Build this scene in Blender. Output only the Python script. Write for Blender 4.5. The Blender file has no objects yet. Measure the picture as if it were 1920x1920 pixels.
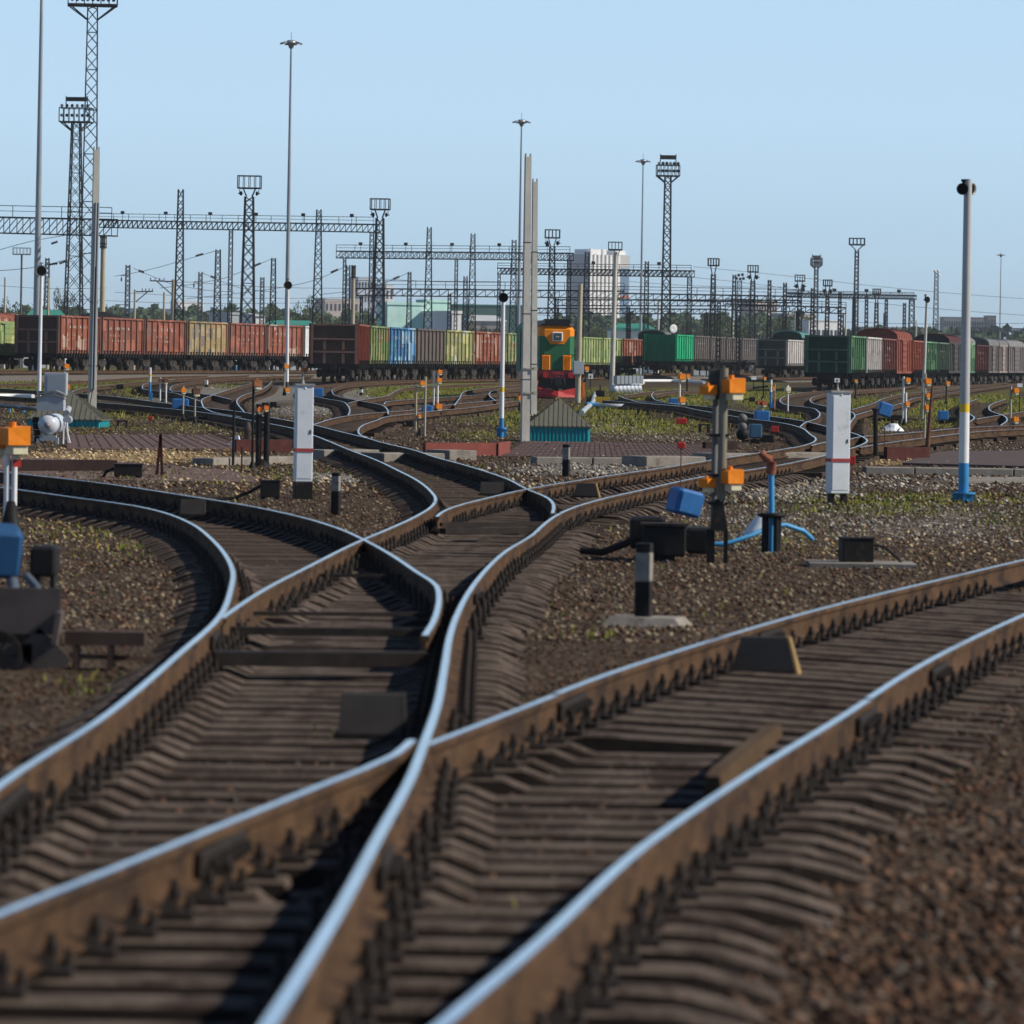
import bpy, math, random
import numpy as np
from mathutils import Vector, Matrix

# ------------------------------------------------------------------ camera, sky, sun, exposure
SC = bpy.context.scene
F = 9000.0                 # focal length in photo pixels (photo 1920 wide)
XC, YH = 960.0, 670.0      # principal column, horizon row
ROLL = math.radians(0.9)
CZ = 1.65
CA, SA = math.cos(ROLL), math.sin(ROLL)
cam_d = bpy.data.cameras.new('camera')
cam = bpy.data.objects.new('camera', cam_d)
SC.collection.objects.link(cam)
cam_d.sensor_width = 36.0
cam_d.lens = 36.0 * F / 1920.0
cam_d.shift_y = -(960.0 - YH) / 1920.0
cam_d.clip_start = 0.5
cam_d.clip_end = 30000
cam_d.dof.use_dof = True
cam_d.dof.focus_distance = 170.0
cam_d.dof.aperture_fstop = 5.2
cam.matrix_world = Matrix(((CA, -SA, 0, 0), (0, 0, -1, 0), (SA, CA, 0, CZ), (0, 0, 0, 1)))
SC.camera = cam

SUN_DIR = Vector((0.96, -0.12, 0.0)).normalized() * math.cos(math.radians(36))
SUN_DIR.z = math.sin(math.radians(36))
W = bpy.data.worlds.new('World')
SC.world = W
W.use_nodes = True
nt = W.node_tree
bg = nt.nodes['Background']
sky = nt.nodes.new('ShaderNodeTexSky')
sky.sky_type = 'NISHITA'
sky.sun_disc = False
sky.sun_elevation = math.radians(36)
sky.sun_rotation = math.atan2(SUN_DIR.x, SUN_DIR.y)
sky.altitude = 200
sky.air_density = 1.0
sky.dust_density = 0.15
sky.ozone_density = 1.5
sky_k = 0.05
bg.inputs['Strength'].default_value = sky_k
# clear morning air near the horizon: the low sky is a clean pale blue, the upper sky is blended darker to cut fill light
tcw = nt.nodes.new('ShaderNodeTexCoord'); sx = nt.nodes.new('ShaderNodeSeparateXYZ'); nt.links.new(tcw.outputs['Generated'], sx.inputs[0])
rw = nt.nodes.new('ShaderNodeValToRGB'); nt.links.new(sx.outputs['Z'], rw.inputs[0])
for i, (p, c) in enumerate([(0.0, (0.42, 0.57, 0.69)), (0.02, (0.47, 0.66, 0.82)), (0.05, (0.52, 0.735, 0.93)), (0.12, (0.47, 0.68, 0.92)), (0.2, (0.22, 0.38, 0.66)), (0.5, (0.06, 0.13, 0.30))]):
    if i > 1: rw.color_ramp.elements.new(p)
    rw.color_ramp.elements[i].position = p; rw.color_ramp.elements[i].color = c + (1,)
ml = nt.nodes.new('ShaderNodeVectorMath'); ml.operation = 'SCALE'; ml.inputs['Scale'].default_value = 1.0 / sky_k
nt.links.new(rw.outputs[0], ml.inputs[0])
mr = nt.nodes.new('ShaderNodeMapRange'); mr.inputs[1].default_value = 0.10; mr.inputs[2].default_value = 0.28; mr.inputs[3].default_value = 1.0; mr.inputs[4].default_value = 0.6
nt.links.new(sx.outputs['Z'], mr.inputs[0])
mw = nt.nodes.new('ShaderNodeMix'); mw.data_type = 'RGBA'
nt.links.new(mr.outputs[0], mw.inputs['Factor']); nt.links.new(sky.outputs[0], mw.inputs[6]); nt.links.new(ml.outputs[0], mw.inputs[7])
nt.links.new(mw.outputs[2], bg.inputs['Color'])
sd = bpy.data.lights.new('sun', 'SUN')
sd.energy = 5.0
sd.angle = math.radians(0.5)
sd.color = (1.0, 0.93, 0.82)
so = bpy.data.objects.new('sun', sd)
SC.collection.objects.link(so)
so.rotation_euler = SUN_DIR.to_track_quat('Z', 'Y').to_euler()
SC.view_settings.view_transform = 'Standard'
SC.view_settings.look = 'None'
SC.view_settings.exposure = 0.0
SC.view_settings.gamma = 1.0
SC.cycles.volume_step_rate = 5.0
SC.cycles.max_bounces = 5
SC.cycles.volume_bounces = 0

# ------------------------------------------------------------------ photo <-> place
_Yk = [0, 10.95, 13.4, 18.8, 33.4, 51, 75, 95, 127, 230, 320, 1e5]
_Hk = [1.5, 1.53, 1.56, 1.69, 1.80, 1.93, 1.94, 1.92, 1.87, 1.82, 1.80, 1.80]
_LY = np.log(np.array([max(y, 1.0) for y in _Yk]))
def RH(Y):                 # level of the rail heads at distance Y
    t = math.log(max(Y, 1.0))
    acc = 0.0
    for k in range(-3, 4): # smoothed piecewise profile
        acc += float(np.interp(t + k * 0.06, _LY, _Hk))
    return CZ - acc / 7.0
GZ = -0.30                 # ground below rail head
def dirs(x, y):
    dx, dy = x - XC, y - YH
    return (dx * CA + dy * SA) / F, (-dx * SA + dy * CA) / F
def at(x, y, Y):           # the point at distance Y seen at a photo position
    a, d = dirs(x, y)
    return Vector((a * Y, Y, CZ - d * Y))
def gp(x, y, dz=GZ):       # where a photo position meets the ground (rail level + dz)
    a, d = dirs(x, y)
    lo, hi = 6.0, 900.0
    f = lambda Y: (CZ - RH(Y) - dz) - d * Y
    if f(hi) > 0: return Vector((a * hi, hi, RH(hi) + dz))
    for _ in range(50):
        m = 0.5 * (lo + hi)
        if f(m) > 0: lo = m
        else: hi = m
    Y = 0.5 * (lo + hi)
    return Vector((a * Y, Y, RH(Y) + dz))
def G(Y): return RH(Y) + GZ

# ------------------------------------------------------------------ materials
MATS = {}
def lin(c): return tuple(((v / 255.0) / 12.92 if v / 255.0 <= 0.04045 else ((v / 255.0 + 0.055) / 1.055) ** 2.4) for v in c)
def mat(name, col, rough=0.7, metal=0.0, var=0.25, scale=3.0, col2=None, amount=0.5, bump=0.0, bscale=None, stretch=None, spec=None, emit=None):
    if name in MATS: return MATS[name]
    m = bpy.data.materials.new(name); m.use_nodes = True
    t = m.node_tree; N = t.nodes; L = t.links
    b = N['Principled BSDF']
    b.inputs['Roughness'].default_value = rough
    b.inputs['Metallic'].default_value = metal
    if spec is None and metal == 0: spec = .06 if rough >= .8 else (.15 if rough >= .55 else .35)
    if spec is not None: b.inputs['Specular IOR Level'].default_value = spec
    tc = N.new('ShaderNodeTexCoord'); mp = N.new('ShaderNodeMapping')
    L.new(tc.outputs['Object'], mp.inputs['Vector'])
    if stretch: mp.inputs['Scale'].default_value = stretch
    nz = N.new('ShaderNodeTexNoise'); nz.inputs['Scale'].default_value = scale; nz.inputs['Detail'].default_value = 6; nz.inputs['Roughness'].default_value = 0.65
    L.new(mp.outputs[0], nz.inputs['Vector'])
    rp = N.new('ShaderNodeValToRGB')
    c1 = tuple(v * (1 - var) for v in col); c3 = tuple(min(1, v * (1 + var)) for v in col)
    rp.color_ramp.elements[0].position = 0.3; rp.color_ramp.elements[0].color = c1 + (1,)
    rp.color_ramp.elements[1].position = 0.7; rp.color_ramp.elements[1].color = c3 + (1,)
    L.new(nz.outputs['Fac'], rp.inputs[0])
    out = rp.outputs[0]
    if col2:
        n2 = N.new('ShaderNodeTexNoise'); n2.inputs['Scale'].default_value = scale * 0.6; n2.inputs['Detail'].default_value = 9; n2.inputs['Roughness'].default_value = 0.75
        oi = N.new('ShaderNodeObjectInfo'); ad = N.new('ShaderNodeVectorMath'); ad.operation = 'ADD'
        ml = N.new('ShaderNodeMath'); ml.operation = 'MULTIPLY'; ml.inputs[1].default_value = 37.0
        L.new(oi.outputs['Random'], ml.inputs[0]); L.new(mp.outputs[0], ad.inputs[0]); L.new(ml.outputs[0], ad.inputs[1]); L.new(ad.outputs[0], n2.inputs['Vector'])
        r2 = N.new('ShaderNodeValToRGB'); p = 0.66 - 0.3 * amount
        r2.color_ramp.elements[0].position = p; r2.color_ramp.elements[1].position = p + 0.12
        L.new(n2.outputs['Fac'], r2.inputs[0])
        mx = N.new('ShaderNodeMix'); mx.data_type = 'RGBA'
        L.new(r2.outputs[0], mx.inputs['Factor']); L.new(out, mx.inputs[6]); mx.inputs[7].default_value = tuple(col2) + (1,)
        out = mx.outputs[2]
    L.new(out, b.inputs['Base Color'])
    if bump:
        bp = N.new('ShaderNodeBump'); bp.inputs['Strength'].default_value = bump; bp.inputs['Distance'].default_value = 0.02
        n3 = N.new('ShaderNodeTexNoise'); n3.inputs['Scale'].default_value = bscale or scale * 8; n3.inputs['Detail'].default_value = 5
        L.new(mp.outputs[0], n3.inputs['Vector']); L.new(n3.outputs['Fac'], bp.inputs['Height']); L.new(bp.outputs[0], b.inputs['Normal'])
    if emit:
        b.inputs['Emission Color'].default_value = tuple(emit) + (1,); b.inputs['Emission Strength'].default_value = 1.0
    MATS[name] = m
    return m

# ------------------------------------------------------------------ mesh builder
class MB:
    def __init__(s): s.v = []; s.f = []; s.m = []; s.sm = []
    def add(s, vs, fs, mi=0, smooth=False):
        o = len(s.v); s.v.extend([tuple(v) for v in vs])
        for f in fs: s.f.append([o + i for i in f]); s.m.append(mi); s.sm.append(smooth)
    def box(s, c, d, rz=0.0, mi=0, top=1.0, tilt=None):
        x, y, z = d[0] / 2, d[1] / 2, d[2] / 2
        R = Matrix.Rotation(rz, 3, 'Z')
        if tilt: R = R @ Matrix.Rotation(tilt[1], 3, tilt[0])
        vs = []
        for zz, k in ((-z, 1.0), (z, top)):
            for xx, yy in ((-x, -y), (x, -y), (x, y), (-x, y)):
                vs.append(R @ Vector((xx * k, yy * k, zz)) + Vector(c))
        s.add(vs, [(3, 2, 1, 0), (4, 5, 6, 7), (0, 1, 5, 4), (1, 2, 6, 5), (2, 3, 7, 6), (3, 0, 4, 7)], mi)
    def bevbox(s, c, d, b, rz=0.0, mi=0):   # box with chamfered edges
        x, y, z = d[0] / 2, d[1] / 2, d[2] / 2
        R = Matrix.Rotation(rz, 3, 'Z'); rings = []
        for zz, k in ((-z, b), (-z + b, 0), (z - b, 0), (z, b)):
            X, Y = x - k, y - k
            rings.append([R @ Vector(p) + Vector(c) for p in ((-X + b, -Y, zz), (X - b, -Y, zz), (X, -Y + b, zz), (X, Y - b, zz), (X - b, Y, zz), (-X + b, Y, zz), (-X, Y - b, zz), (-X, -Y + b, zz))])
        s.loft(rings, mi=mi)
    def loft(s, rings, mi=0, smooth=False, caps=True):
        n = len(rings[0]); vs = [p for r in rings for p in r]; fs = []
        for k in range(len(rings) - 1):
            for i in range(n):
                j = (i + 1) % n
                fs.append((k * n + i, k * n + j, (k + 1) * n + j, (k + 1) * n + i))
        s.add(vs, fs, mi, smooth)
        if caps:
            s.add(rings[0], [tuple(range(n))[::-1]], mi); s.add(rings[-1], [tuple(range(n))], mi)
    def beam(s, p, q, w, h=None, mi=0):
        p, q = Vector(p), Vector(q); h = h or w
        d = (q - p)
        if d.length < 1e-6: return
        d.normalize()
        up = Vector((0, 0, 1)) if abs(d.z) < 0.9 else Vector((0, 1, 0))
        a = d.cross(up).normalized() * (w / 2); b = a.cross(d).normalized() * (h / 2)
        s.loft([[p - a - b, p + a - b, p + a + b, p - a + b], [q - a - b, q + a - b, q + a + b, q - a + b]], mi)
    def tube(s, p, q, r, r2=None, n=10, mi=0, smooth=True, caps=True):
        p, q = Vector(p), Vector(q); r2 = r if r2 is None else r2
        d = (q - p).normalized()
        up = Vector((0, 0, 1)) if abs(d.z) < 0.9 else Vector((0, 1, 0))
        a = d.cross(up).normalized(); b = a.cross(d).normalized()
        A = [a * math.cos(2 * math.pi * i / n) - b * math.sin(2 * math.pi * i / n) for i in range(n)]
        s.loft([[p + u * r for u in A], [q + u * r2 for u in A]], mi, smooth, caps)
    def path(s, pts, r, n=8, mi=0):
        pts = [Vector(p) for p in pts]; rings = []
        for i, p in enumerate(pts):
            d = (pts[min(i + 1, len(pts) - 1)] - pts[max(i - 1, 0)]).normalized()
            up = Vector((0, 0, 1)) if abs(d.z) < 0.9 else Vector((0, 1, 0))
            a = d.cross(up).normalized(); b = a.cross(d).normalized()
            rings.append([p + (a * math.cos(2 * math.pi * k / n) - b * math.sin(2 * math.pi * k / n)) * r for k in range(n)])
        s.loft(rings, mi, True)
    def lathe(s, prof, c=(0, 0, 0), axis='Z', n=16, mi=0, smooth=True):
        rings = []
        for r, z in prof:
            ring = []
            for i in range(n):
                a = 2 * math.pi * i / n; u, w = r * math.cos(a), r * math.sin(a)
                if axis == 'Z': p = (u, w, z)
                elif axis == 'Y': p = (u, z, -w)
                else: p = (z, u, w)
                ring.append(Vector(p) + Vector(c))
            rings.append(ring)
        s.loft(rings, mi, smooth)
    def prism(s, poly, d, mi=0):            # polygon (3-D points) pushed along vector d
        d = Vector(d); s.loft([[Vector(p) for p in poly], [Vector(p) + d for p in poly]], mi)
    def quad(s, a, b, c, d, mi=0): s.add([a, b, c, d], [(0, 1, 2, 3)], mi)
    def build(s, name, mats, parent=None, loc=None, rz=0.0, fix=True):
        me = bpy.data.meshes.new(name)
        me.from_pydata([tuple(v) for v in s.v], [], s.f)
        mats = mats if isinstance(mats, (list, tuple)) else [mats]
        for m in mats: me.materials.append(m)
        me.polygons.foreach_set('material_index', s.m)
        me.polygons.foreach_set('use_smooth', s.sm)
        me.update()
        if fix:
            import bmesh
            bm = bmesh.new(); bm.from_mesh(me); bmesh.ops.recalc_face_normals(bm, faces=bm.faces); bm.to_mesh(me); bm.free()
        o = bpy.data.objects.new(name, me); SC.collection.objects.link(o)
        if parent is not None: o.parent = parent
        if loc is not None: o.location = loc
        if rz: o.rotation_euler = (0, 0, rz)
        return o
def thing(name, label, cat, loc=(0, 0, 0), rz=0.0, group=None):
    o = bpy.data.objects.new(name, None); SC.collection.objects.link(o)
    o.empty_display_size = 0.2
    o.location = loc; o.rotation_euler = (0, 0, rz); o['label'] = label; o['category'] = cat
    if group: o['group'] = group
    return o
def tag(o, label, cat, group=None):
    o['label'] = label; o['category'] = cat
    if group: o['group'] = group
    return o
def kind(o, k): o['kind'] = k; return o
def copy_tree(o, parent=None):
    c = o.copy(); SC.collection.objects.link(c)
    if parent is not None: c.parent = parent
    for ch in list(o.children): copy_tree(ch, c)
    return c
def recolor(o, m, slot=0):
    o.material_slots[slot].link = 'OBJECT'; o.material_slots[slot].material = m
def catmull(pts, step):
    P = [Vector(p) for p in pts]; P = [P[0] * 2 - P[1]] + P + [P[-1] * 2 - P[-2]]
    out = []
    for i in range(1, len(P) - 2):
        p0, p1, p2, p3 = P[i - 1:i + 3]
        n = max(2, int((p2 - p1).length / step(p1)))
        # centripetal-ish: chord-length tangents keep uneven points from overshooting
        d0, d1, d2 = max((p1 - p0).length, 1e-6), max((p2 - p1).length, 1e-6), max((p3 - p2).length, 1e-6)
        t1 = ((p1 - p0) / d0 - (p2 - p0) / (d0 + d1) + (p2 - p1) / d1) * d1
        t2 = ((p2 - p1) / d1 - (p3 - p1) / (d1 + d2) + (p3 - p2) / d2) * d1
        for k in range(n):
            t = k / n
            out.append((2 * t**3 - 3 * t**2 + 1) * p1 + (t**3 - 2 * t**2 + t) * t1 + (-2 * t**3 + 3 * t**2) * p2 + (t**3 - t**2) * t2)
    out.append(P[-2]); return out
R = random.Random(7)
# ------------------------------------------------------------------ ground sheet
def ground_material():
    m = bpy.data.materials.new('gravel_ground'); m.use_nodes = True
    t = m.node_tree; N = t.nodes; L = t.links; b = N['Principled BSDF']
    b.inputs['Roughness'].default_value = 0.95; b.inputs['Specular IOR Level'].default_value = 0.03
    geo = N.new('ShaderNodeNewGeometry')
    def noise(sc, det=6, rough=0.6):
        n = N.new('ShaderNodeTexNoise'); n.inputs['Scale'].default_value = sc; n.inputs['Detail'].default_value = det; n.inputs['Roughness'].default_value = rough
        L.new(geo.outputs['Position'], n.inputs['Vector']); return n
    def ramp(src, stops):
        r = N.new('ShaderNodeValToRGB'); e = r.color_ramp.elements
        while len(e) < len(stops): e.new(0.5)
        for i, (p, c) in enumerate(stops): e[i].position = p; e[i].color = tuple(c) + (1,)
        L.new(src, r.inputs[0]); return r
    def mix(f, a, c):
        x = N.new('ShaderNodeMix'); x.data_type = 'RGBA'; L.new(f, x.inputs['Factor'])
        for i, s in ((6, a), (7, c)):
            if isinstance(s, tuple): x.inputs[i].default_value = s + (1,)
            else: L.new(s, x.inputs[i])
        return x.outputs[2]
    vo = N.new('ShaderNodeTexVoronoi'); vo.inputs['Scale'].default_value = 22.0
    L.new(geo.outputs['Position'], vo.inputs['Vector'])
    stone = ramp(vo.outputs['Color'], [(0.0, (0.022, 0.014, 0.010)), (0.35, (0.045, 0.030, 0.021)), (0.6, (0.07, 0.048, 0.032)), (0.85, (0.13, 0.10, 0.07)), (1.0, (0.22, 0.18, 0.13))])
    at1 = N.new('ShaderNodeAttribute'); at1.attribute_name = 'cover'      # r grass, g pale stone, b sand
    sp = N.new('ShaderNodeSeparateColor'); L.new(at1.outputs['Color'], sp.inputs[0])
    pale = ramp(vo.outputs['Color'], [(0.0, (0.07, 0.062, 0.055)), (0.5, (0.18, 0.165, 0.145)), (1.0, (0.34, 0.31, 0.27))])
    sand = ramp(vo.outputs['Color'], [(0.0, (0.12, 0.075, 0.035)), (0.5, (0.26, 0.18, 0.09)), (1.0, (0.45, 0.34, 0.2))])
    grass = ramp(noise(3.0, 8, 0.7).outputs['Fac'], [(0.25, (0.10, 0.075, 0.03)), (0.45, (0.13, 0.125, 0.025)), (0.65, (0.17, 0.18, 0.03)), (0.8, (0.24, 0.21, 0.07))])
    def mask(src, nsc, lo, hi):
        n = noise(nsc, 8, 0.7); a = N.new('ShaderNodeMath'); a.operation = 'MULTIPLY_ADD'; L.new(src, a.inputs[0]); a.inputs[1].default_value = .6; L.new(n.outputs['Fac'], a.inputs[2])
        r = N.new('ShaderNodeMapRange'); r.inputs[1].default_value = lo; r.inputs[2].default_value = hi; L.new(a.outputs[0], r.inputs[0]); return r.outputs[0]
    c = mix(mask(sp.outputs[1], 1.1, 0.76, 1.0), stone.outputs[0], pale.outputs[0])
    c = mix(mask(sp.outputs[2], .9, 0.82, 1.06), c, sand.outputs[0])
    c = mix(mask(sp.outputs[0], .55, 0.74, 0.98), c, grass.outputs[0])
    L.new(c, b.inputs['Base Color'])
    bp = N.new('ShaderNodeBump'); bp.inputs['Strength'].default_value = 0.9; bp.inputs['Distance'].default_value = 0.03
    L.new(vo.outputs['Distance'], bp.inputs['Height']); L.new(bp.outputs[0], b.inputs['Normal'])
    return m
# ground cover seen in the photo: (x, y, half width, half height, channel, strength)
COVER = [
    (60, 715, 120, 26, 0, 1), (300, 712, 200, 14, 0, .8), (280, 735, 60, 12, 0, .9), (120, 775, 90, 20, 0, .6), (250, 775, 120, 14, 0, .6), (400, 800, 160, 12, 0, .55), (200, 803, 120, 10, 0, .5),
    (440, 722, 60, 10, 0, .6), (760, 735, 90, 14, 0, 1), (870, 730, 100, 20, 0, 1), (900, 715, 130, 10, 0, .7), (880, 775, 80, 20, 0, .5), (900, 815, 60, 12, 0, .6),
    (960, 780, 50, 40, 0, .8), (1150, 775, 90, 20, 0, .8), (1200, 800, 140, 15, 0, 1), (1130, 735, 90, 16, 0, .6), (1270, 745, 130, 20, 0, .9), (1250, 700, 160, 10, 0, .8), (1330, 815, 120, 10, 0, .4), (1440, 745, 70, 25, 0, .9),
    (1400, 715, 100, 10, 0, .7), (1480, 780, 50, 18, 0, .7), (1640, 790, 50, 25, 0, .6), (1620, 755, 50, 14, 0, .8), (1760, 760, 120, 22, 0, 1), (1860, 760, 80, 25, 0, 1), (1740, 795, 90, 9, 0, .8), (1880, 730, 80, 12, 0, .6), (1700, 735, 60, 8, 0, .5),
    (1700, 938, 250, 12, 0, .9), (1640, 955, 200, 14, 0, .55), (1900, 975, 60, 20, 0, .3), (250, 1010, 90, 30, 0, .28), (1450, 1000, 140, 40, 0, .2), (230, 890, 160, 12, 0, .35), (860, 890, 90, 16, 0, .4), (550, 890, 120, 14, 0, .35),
    (330, 740, 80, 16, 1, 1), (390, 742, 120, 26, 1, .9), (520, 738, 90, 20, 1, .85), (690, 735, 110, 22, 1, .9), (120, 708, 160, 22, 0, 1), (560, 770, 70, 14, 1, .7), (460, 745, 70, 18, 1, 1), (700, 732, 90, 16, 1, 1), (600, 760, 60, 20, 1, .9), (520, 800, 60, 14, 1, .6), (790, 722, 60, 8, 1, .8), (650, 895, 90, 10, 1, .9), (1090, 880, 160, 14, 1, .75), (1000, 920, 120, 18, 1, .35),
    (1800, 720, 180, 14, 1, .6), (1130, 800, 70, 20, 1, .5), (1750, 905, 220, 14, 1, .5), (1480, 920, 120, 30, 1, .7), (1700, 980, 260, 40, 1, .52), (1420, 980, 200, 40, 1, .45), (1250, 1000, 160, 40, 2, .12), (1650, 1030, 200, 30, 2, .2), (1250, 820, 120, 8, 1, .5), (1840, 838, 140, 10, 1, .2),
    (230, 856, 260, 13, 2, 1), (1700, 868, 240, 6, 2, .8), (1400, 900, 120, 20, 2, .3), (480, 905, 140, 20, 2, .25), (160, 970, 140, 50, 2, .22), (200, 990, 120, 40, 0, .35), (400, 880, 80, 10, 2, .4), (1150, 940, 200, 40, 2, .15),
]
def cover_at(px, py):
    c = np.zeros((len(px), 3))
    for x, y, hw, hh, ch, st in COVER:
        w = np.clip(1.5 - np.sqrt(((px - x) / hw) ** 2 + ((py - y) / hh) ** 2), 0, 1) * st
        c[:, ch] = np.maximum(c[:, ch], w)
    return c
def to_px(X, Y, Z):        # where a point of the place sits in the photo, used to look the ground cover up
    u, w = X / Y * F, (CZ - Z) / Y * F
    return XC + u * CA - w * SA, YH + u * SA + w * CA
_rows = np.concatenate([np.geomspace(5, 420, 330), np.geomspace(450, 5200, 40)])
_u = np.concatenate([-np.geomspace(1, .17, 24), np.linspace(-.16, .16, 170), np.geomspace(.17, 1, 24)])
RHr = np.array([RH(y) for y in _rows])
YY = np.repeat(_rows, len(_u)); XX = np.concatenate([_u * (0.8 * y + 14) for y in _rows]); ZZ = np.repeat(RHr + GZ, len(_u))
ZZ = ZZ + 0.012 * np.sin(XX * 3.1 + YY * 1.3) * np.sin(YY * 2.3 - XX)
nU = len(_u); nR = len(_rows)
me = bpy.data.meshes.new('ground')
idx = np.arange(nU * nR).reshape(nR, nU)
quads = np.stack([idx[:-1, :-1], idx[:-1, 1:], idx[1:, 1:], idx[1:, :-1]], -1).reshape(-1, 4)
me.from_pydata(np.stack([XX, YY, ZZ], -1).tolist(), [], quads.tolist())
px_, py_ = to_px(XX, YY, ZZ)
cv = cover_at(px_, py_); cv[YY > 330, 0] = np.maximum(cv[YY > 330, 0], .35)
ca_ = me.color_attributes.new('cover', 'FLOAT_COLOR', 'POINT')
ca_.data.foreach_set('color', np.concatenate([cv, np.ones((len(cv), 1))], 1).astype(np.float32).ravel())
me.materials.append(ground_material())
g = bpy.data.objects.new('ground', me); SC.collection.objects.link(g); kind(g, 'structure')

# ------------------------------------------------------------------ rails and sleepers
RUST = mat('rail_rust', (0.088, 0.052, 0.030), 0.85, var=.35, scale=5, col2=(0.04, 0.027, 0.021), amount=.62, bump=.2, stretch=(1, .5, 1))
STEEL = mat('polished_rail_head', (0.74, 0.77, 0.81), 0.16, metal=1.0, var=.16, scale=18, stretch=(1, .05, 1))
IRON = mat('dark_iron', (0.028, 0.022, 0.019), 0.75, var=.4, scale=9)
CONC = mat('dusty_sleeper_concrete', (0.108, 0.083, 0.067), 0.95, var=.4, scale=5, col2=(0.045, 0.032, 0.026), amount=.62, bump=.4, bscale=40)
TIMB = mat('old_sleeper_timber', (0.075, 0.055, 0.043), 0.9, var=.4, scale=4, col2=(0.05, 0.037, 0.03), amount=.5, bump=.4, bscale=30)
PROF = [(-.032, -.010), (-.021, -.002), (-.015, 0), (.015, 0), (.021, -.002), (.032, -.010), (.032, -.036), (.012, -.047), (.010, -.14), (.075, -.162), (.075, -.18), (-.075, -.18), (-.075, -.162), (-.010, -.14), (-.012, -.047), (-.032, -.036)]
_rail_n = [0]
RAILS = {}
def trace(pts, dz=0.0):
    return catmull([gp(x, y, 0) for x, y in pts], lambda p: 0.45 + p.y * 0.012)
def rail(line, parent, dull=False, name='rail'):
    _rail_n[0] += 1
    off = -0.0012 * (_rail_n[0] % 6)
    b = MB(); rings = []
    for i, p in enumerate(line):
        d = line[min(i + 1, len(line) - 1)] - line[max(i - 1, 0)]; d.z = 0; d.normalize()
        n = Vector((d.y, -d.x, 0)); z = RH(p.y) + off
        rings.append([Vector((p.x, p.y, z + q[1])) + n * q[0] for q in PROF])
    n = len(PROF); o = 0
    vs = [p for r in rings for p in r]; fa = []; fb = []
    for k in range(len(rings) - 1):
        for i in range(n):
            j = (i + 1) % n; f = (k * n + i, k * n + j, (k + 1) * n + j, (k + 1) * n + i)
            (fb if i in (1, 2, 3) and not dull else fa).append(f)
    b.add(vs, fa, 0); b.v.extend([]);
    for f in fb: b.f.append(list(f)); b.m.append(1); b.sm.append(False)
    b.add(rings[0], [tuple(range(n))], 0); b.add(rings[-1], [tuple(range(n))[::-1]], 0)
    return b.build(name, [RUST, STEEL], parent)
def cut(line, y0, y1):
    out = []
    for a, c in zip(line, line[1:]):
        lo, hi = min(a.y, c.y), max(a.y, c.y)
        if hi < y0 or lo > y1: continue
        ta, tc = 0.0, 1.0
        if hi > lo:
            for lim in (y0, y1):
                if lo < lim < hi:
                    t = (lim - a.y) / (c.y - a.y)
                    if (a.y < lim) == (lim == y0): ta = t
                    else: tc = t
        p, q = a.lerp(c, ta), a.lerp(c, tc)
        if not out or (out[-1] - p).length > 1e-5: out.append(p)
        out.append(q)
    return out
def x_at(line, Y):
    for a, c in zip(line, line[1:]):
        if min(a.y, c.y) <= Y <= max(a.y, c.y) and abs(c.y - a.y) > 1e-6:
            return a.x + (c.x - a.x) * (Y - a.y) / (c.y - a.y)
    return None
NEAR = {
 'A': [(-420, 1800), (-160, 1600), (0, 1470), (207, 1333), (333, 1227), (410, 1157), (433, 1103), (437, 1073), (423, 1040), (397, 1010), (353, 978), (300, 958), (250, 947), (133, 931), (33, 917), (-60, 906), (-250, 885)],
 'C': [(300, 2200), (500, 1922), (620, 1730), (713, 1560), (773, 1450), (797, 1387), (817, 1332), (833, 1253), (843, 1193), (863, 1137), (897, 1083), (947, 1033), (1000, 1000), (1022, 980), (1047, 963), (1080, 949), (1120, 937), (1207, 917), (1313, 894), (1433, 876), (1480, 868), (1560, 850), (1603, 838), (1626, 826), (1614, 817), (1591, 809), (1549, 799), (1500, 788), (1444, 780), (1387, 771), (1350, 765), (1275, 758), (1200, 752)],
 'B': [(-640, 2000), (-300, 1832), (0, 1709), (200, 1630), (400, 1550), (600, 1470), (740, 1412), (772, 1385)],
 'E': [(797, 1394), (860, 1370), (1000, 1316), (1100, 1277), (1320, 1204), (1500, 1151), (1720, 1096), (1920, 1049), (2200, 990)],
 'D': [(560, 2150), (820, 1922), (960, 1805), (1210, 1580), (1440, 1425), (1580, 1340), (1700, 1262), (1920, 1152), (2250, 1030)],
 'LO': [(796, 1190), (812, 1165), (821, 1138), (823, 1112), (818, 1096), (780, 1070), (740, 1043), (687, 1013), (633, 989), (563, 968), (480, 950), (333, 926), (167, 902), (77, 892), (0, 884), (-200, 866)],
 'SLf': [(415, 1157), (480, 1113), (580, 1060), (677, 1012), (730, 990), (780, 967), (810, 948), (817, 936), (807, 920), (780, 899), (747, 882), (705, 862), (655, 843), (587, 815), (547, 802), (467, 787), (430, 780), (330, 767), (180, 754), (0, 742), (-150, 733)],
 'SRt': [(1036, 962), (1038, 946), (1030, 935), (985, 915), (955, 899), (900, 880), (855, 867), (817, 857), (782, 845), (720, 830), (690, 821), (640, 809), (587, 796), (547, 789), (497, 780), (455, 772), (330, 758), (180, 740), (0, 728), (-150, 720)],
 'RLf': [(819, 968), (828, 960), (850, 950), (910, 934), (984, 917), (1066, 903), (1150, 890), (1240, 877), (1310, 866), (1400, 852), (1462, 843), (1507, 835), (1526, 828), (1530, 823), (1519, 814), (1500, 801), (1462, 792), (1406, 785), (1369, 779), (1312, 769), (1256, 760), (1200, 756), (1130, 750)],
}
LN = {k: trace(v) for k, v in NEAR.items()}
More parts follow.
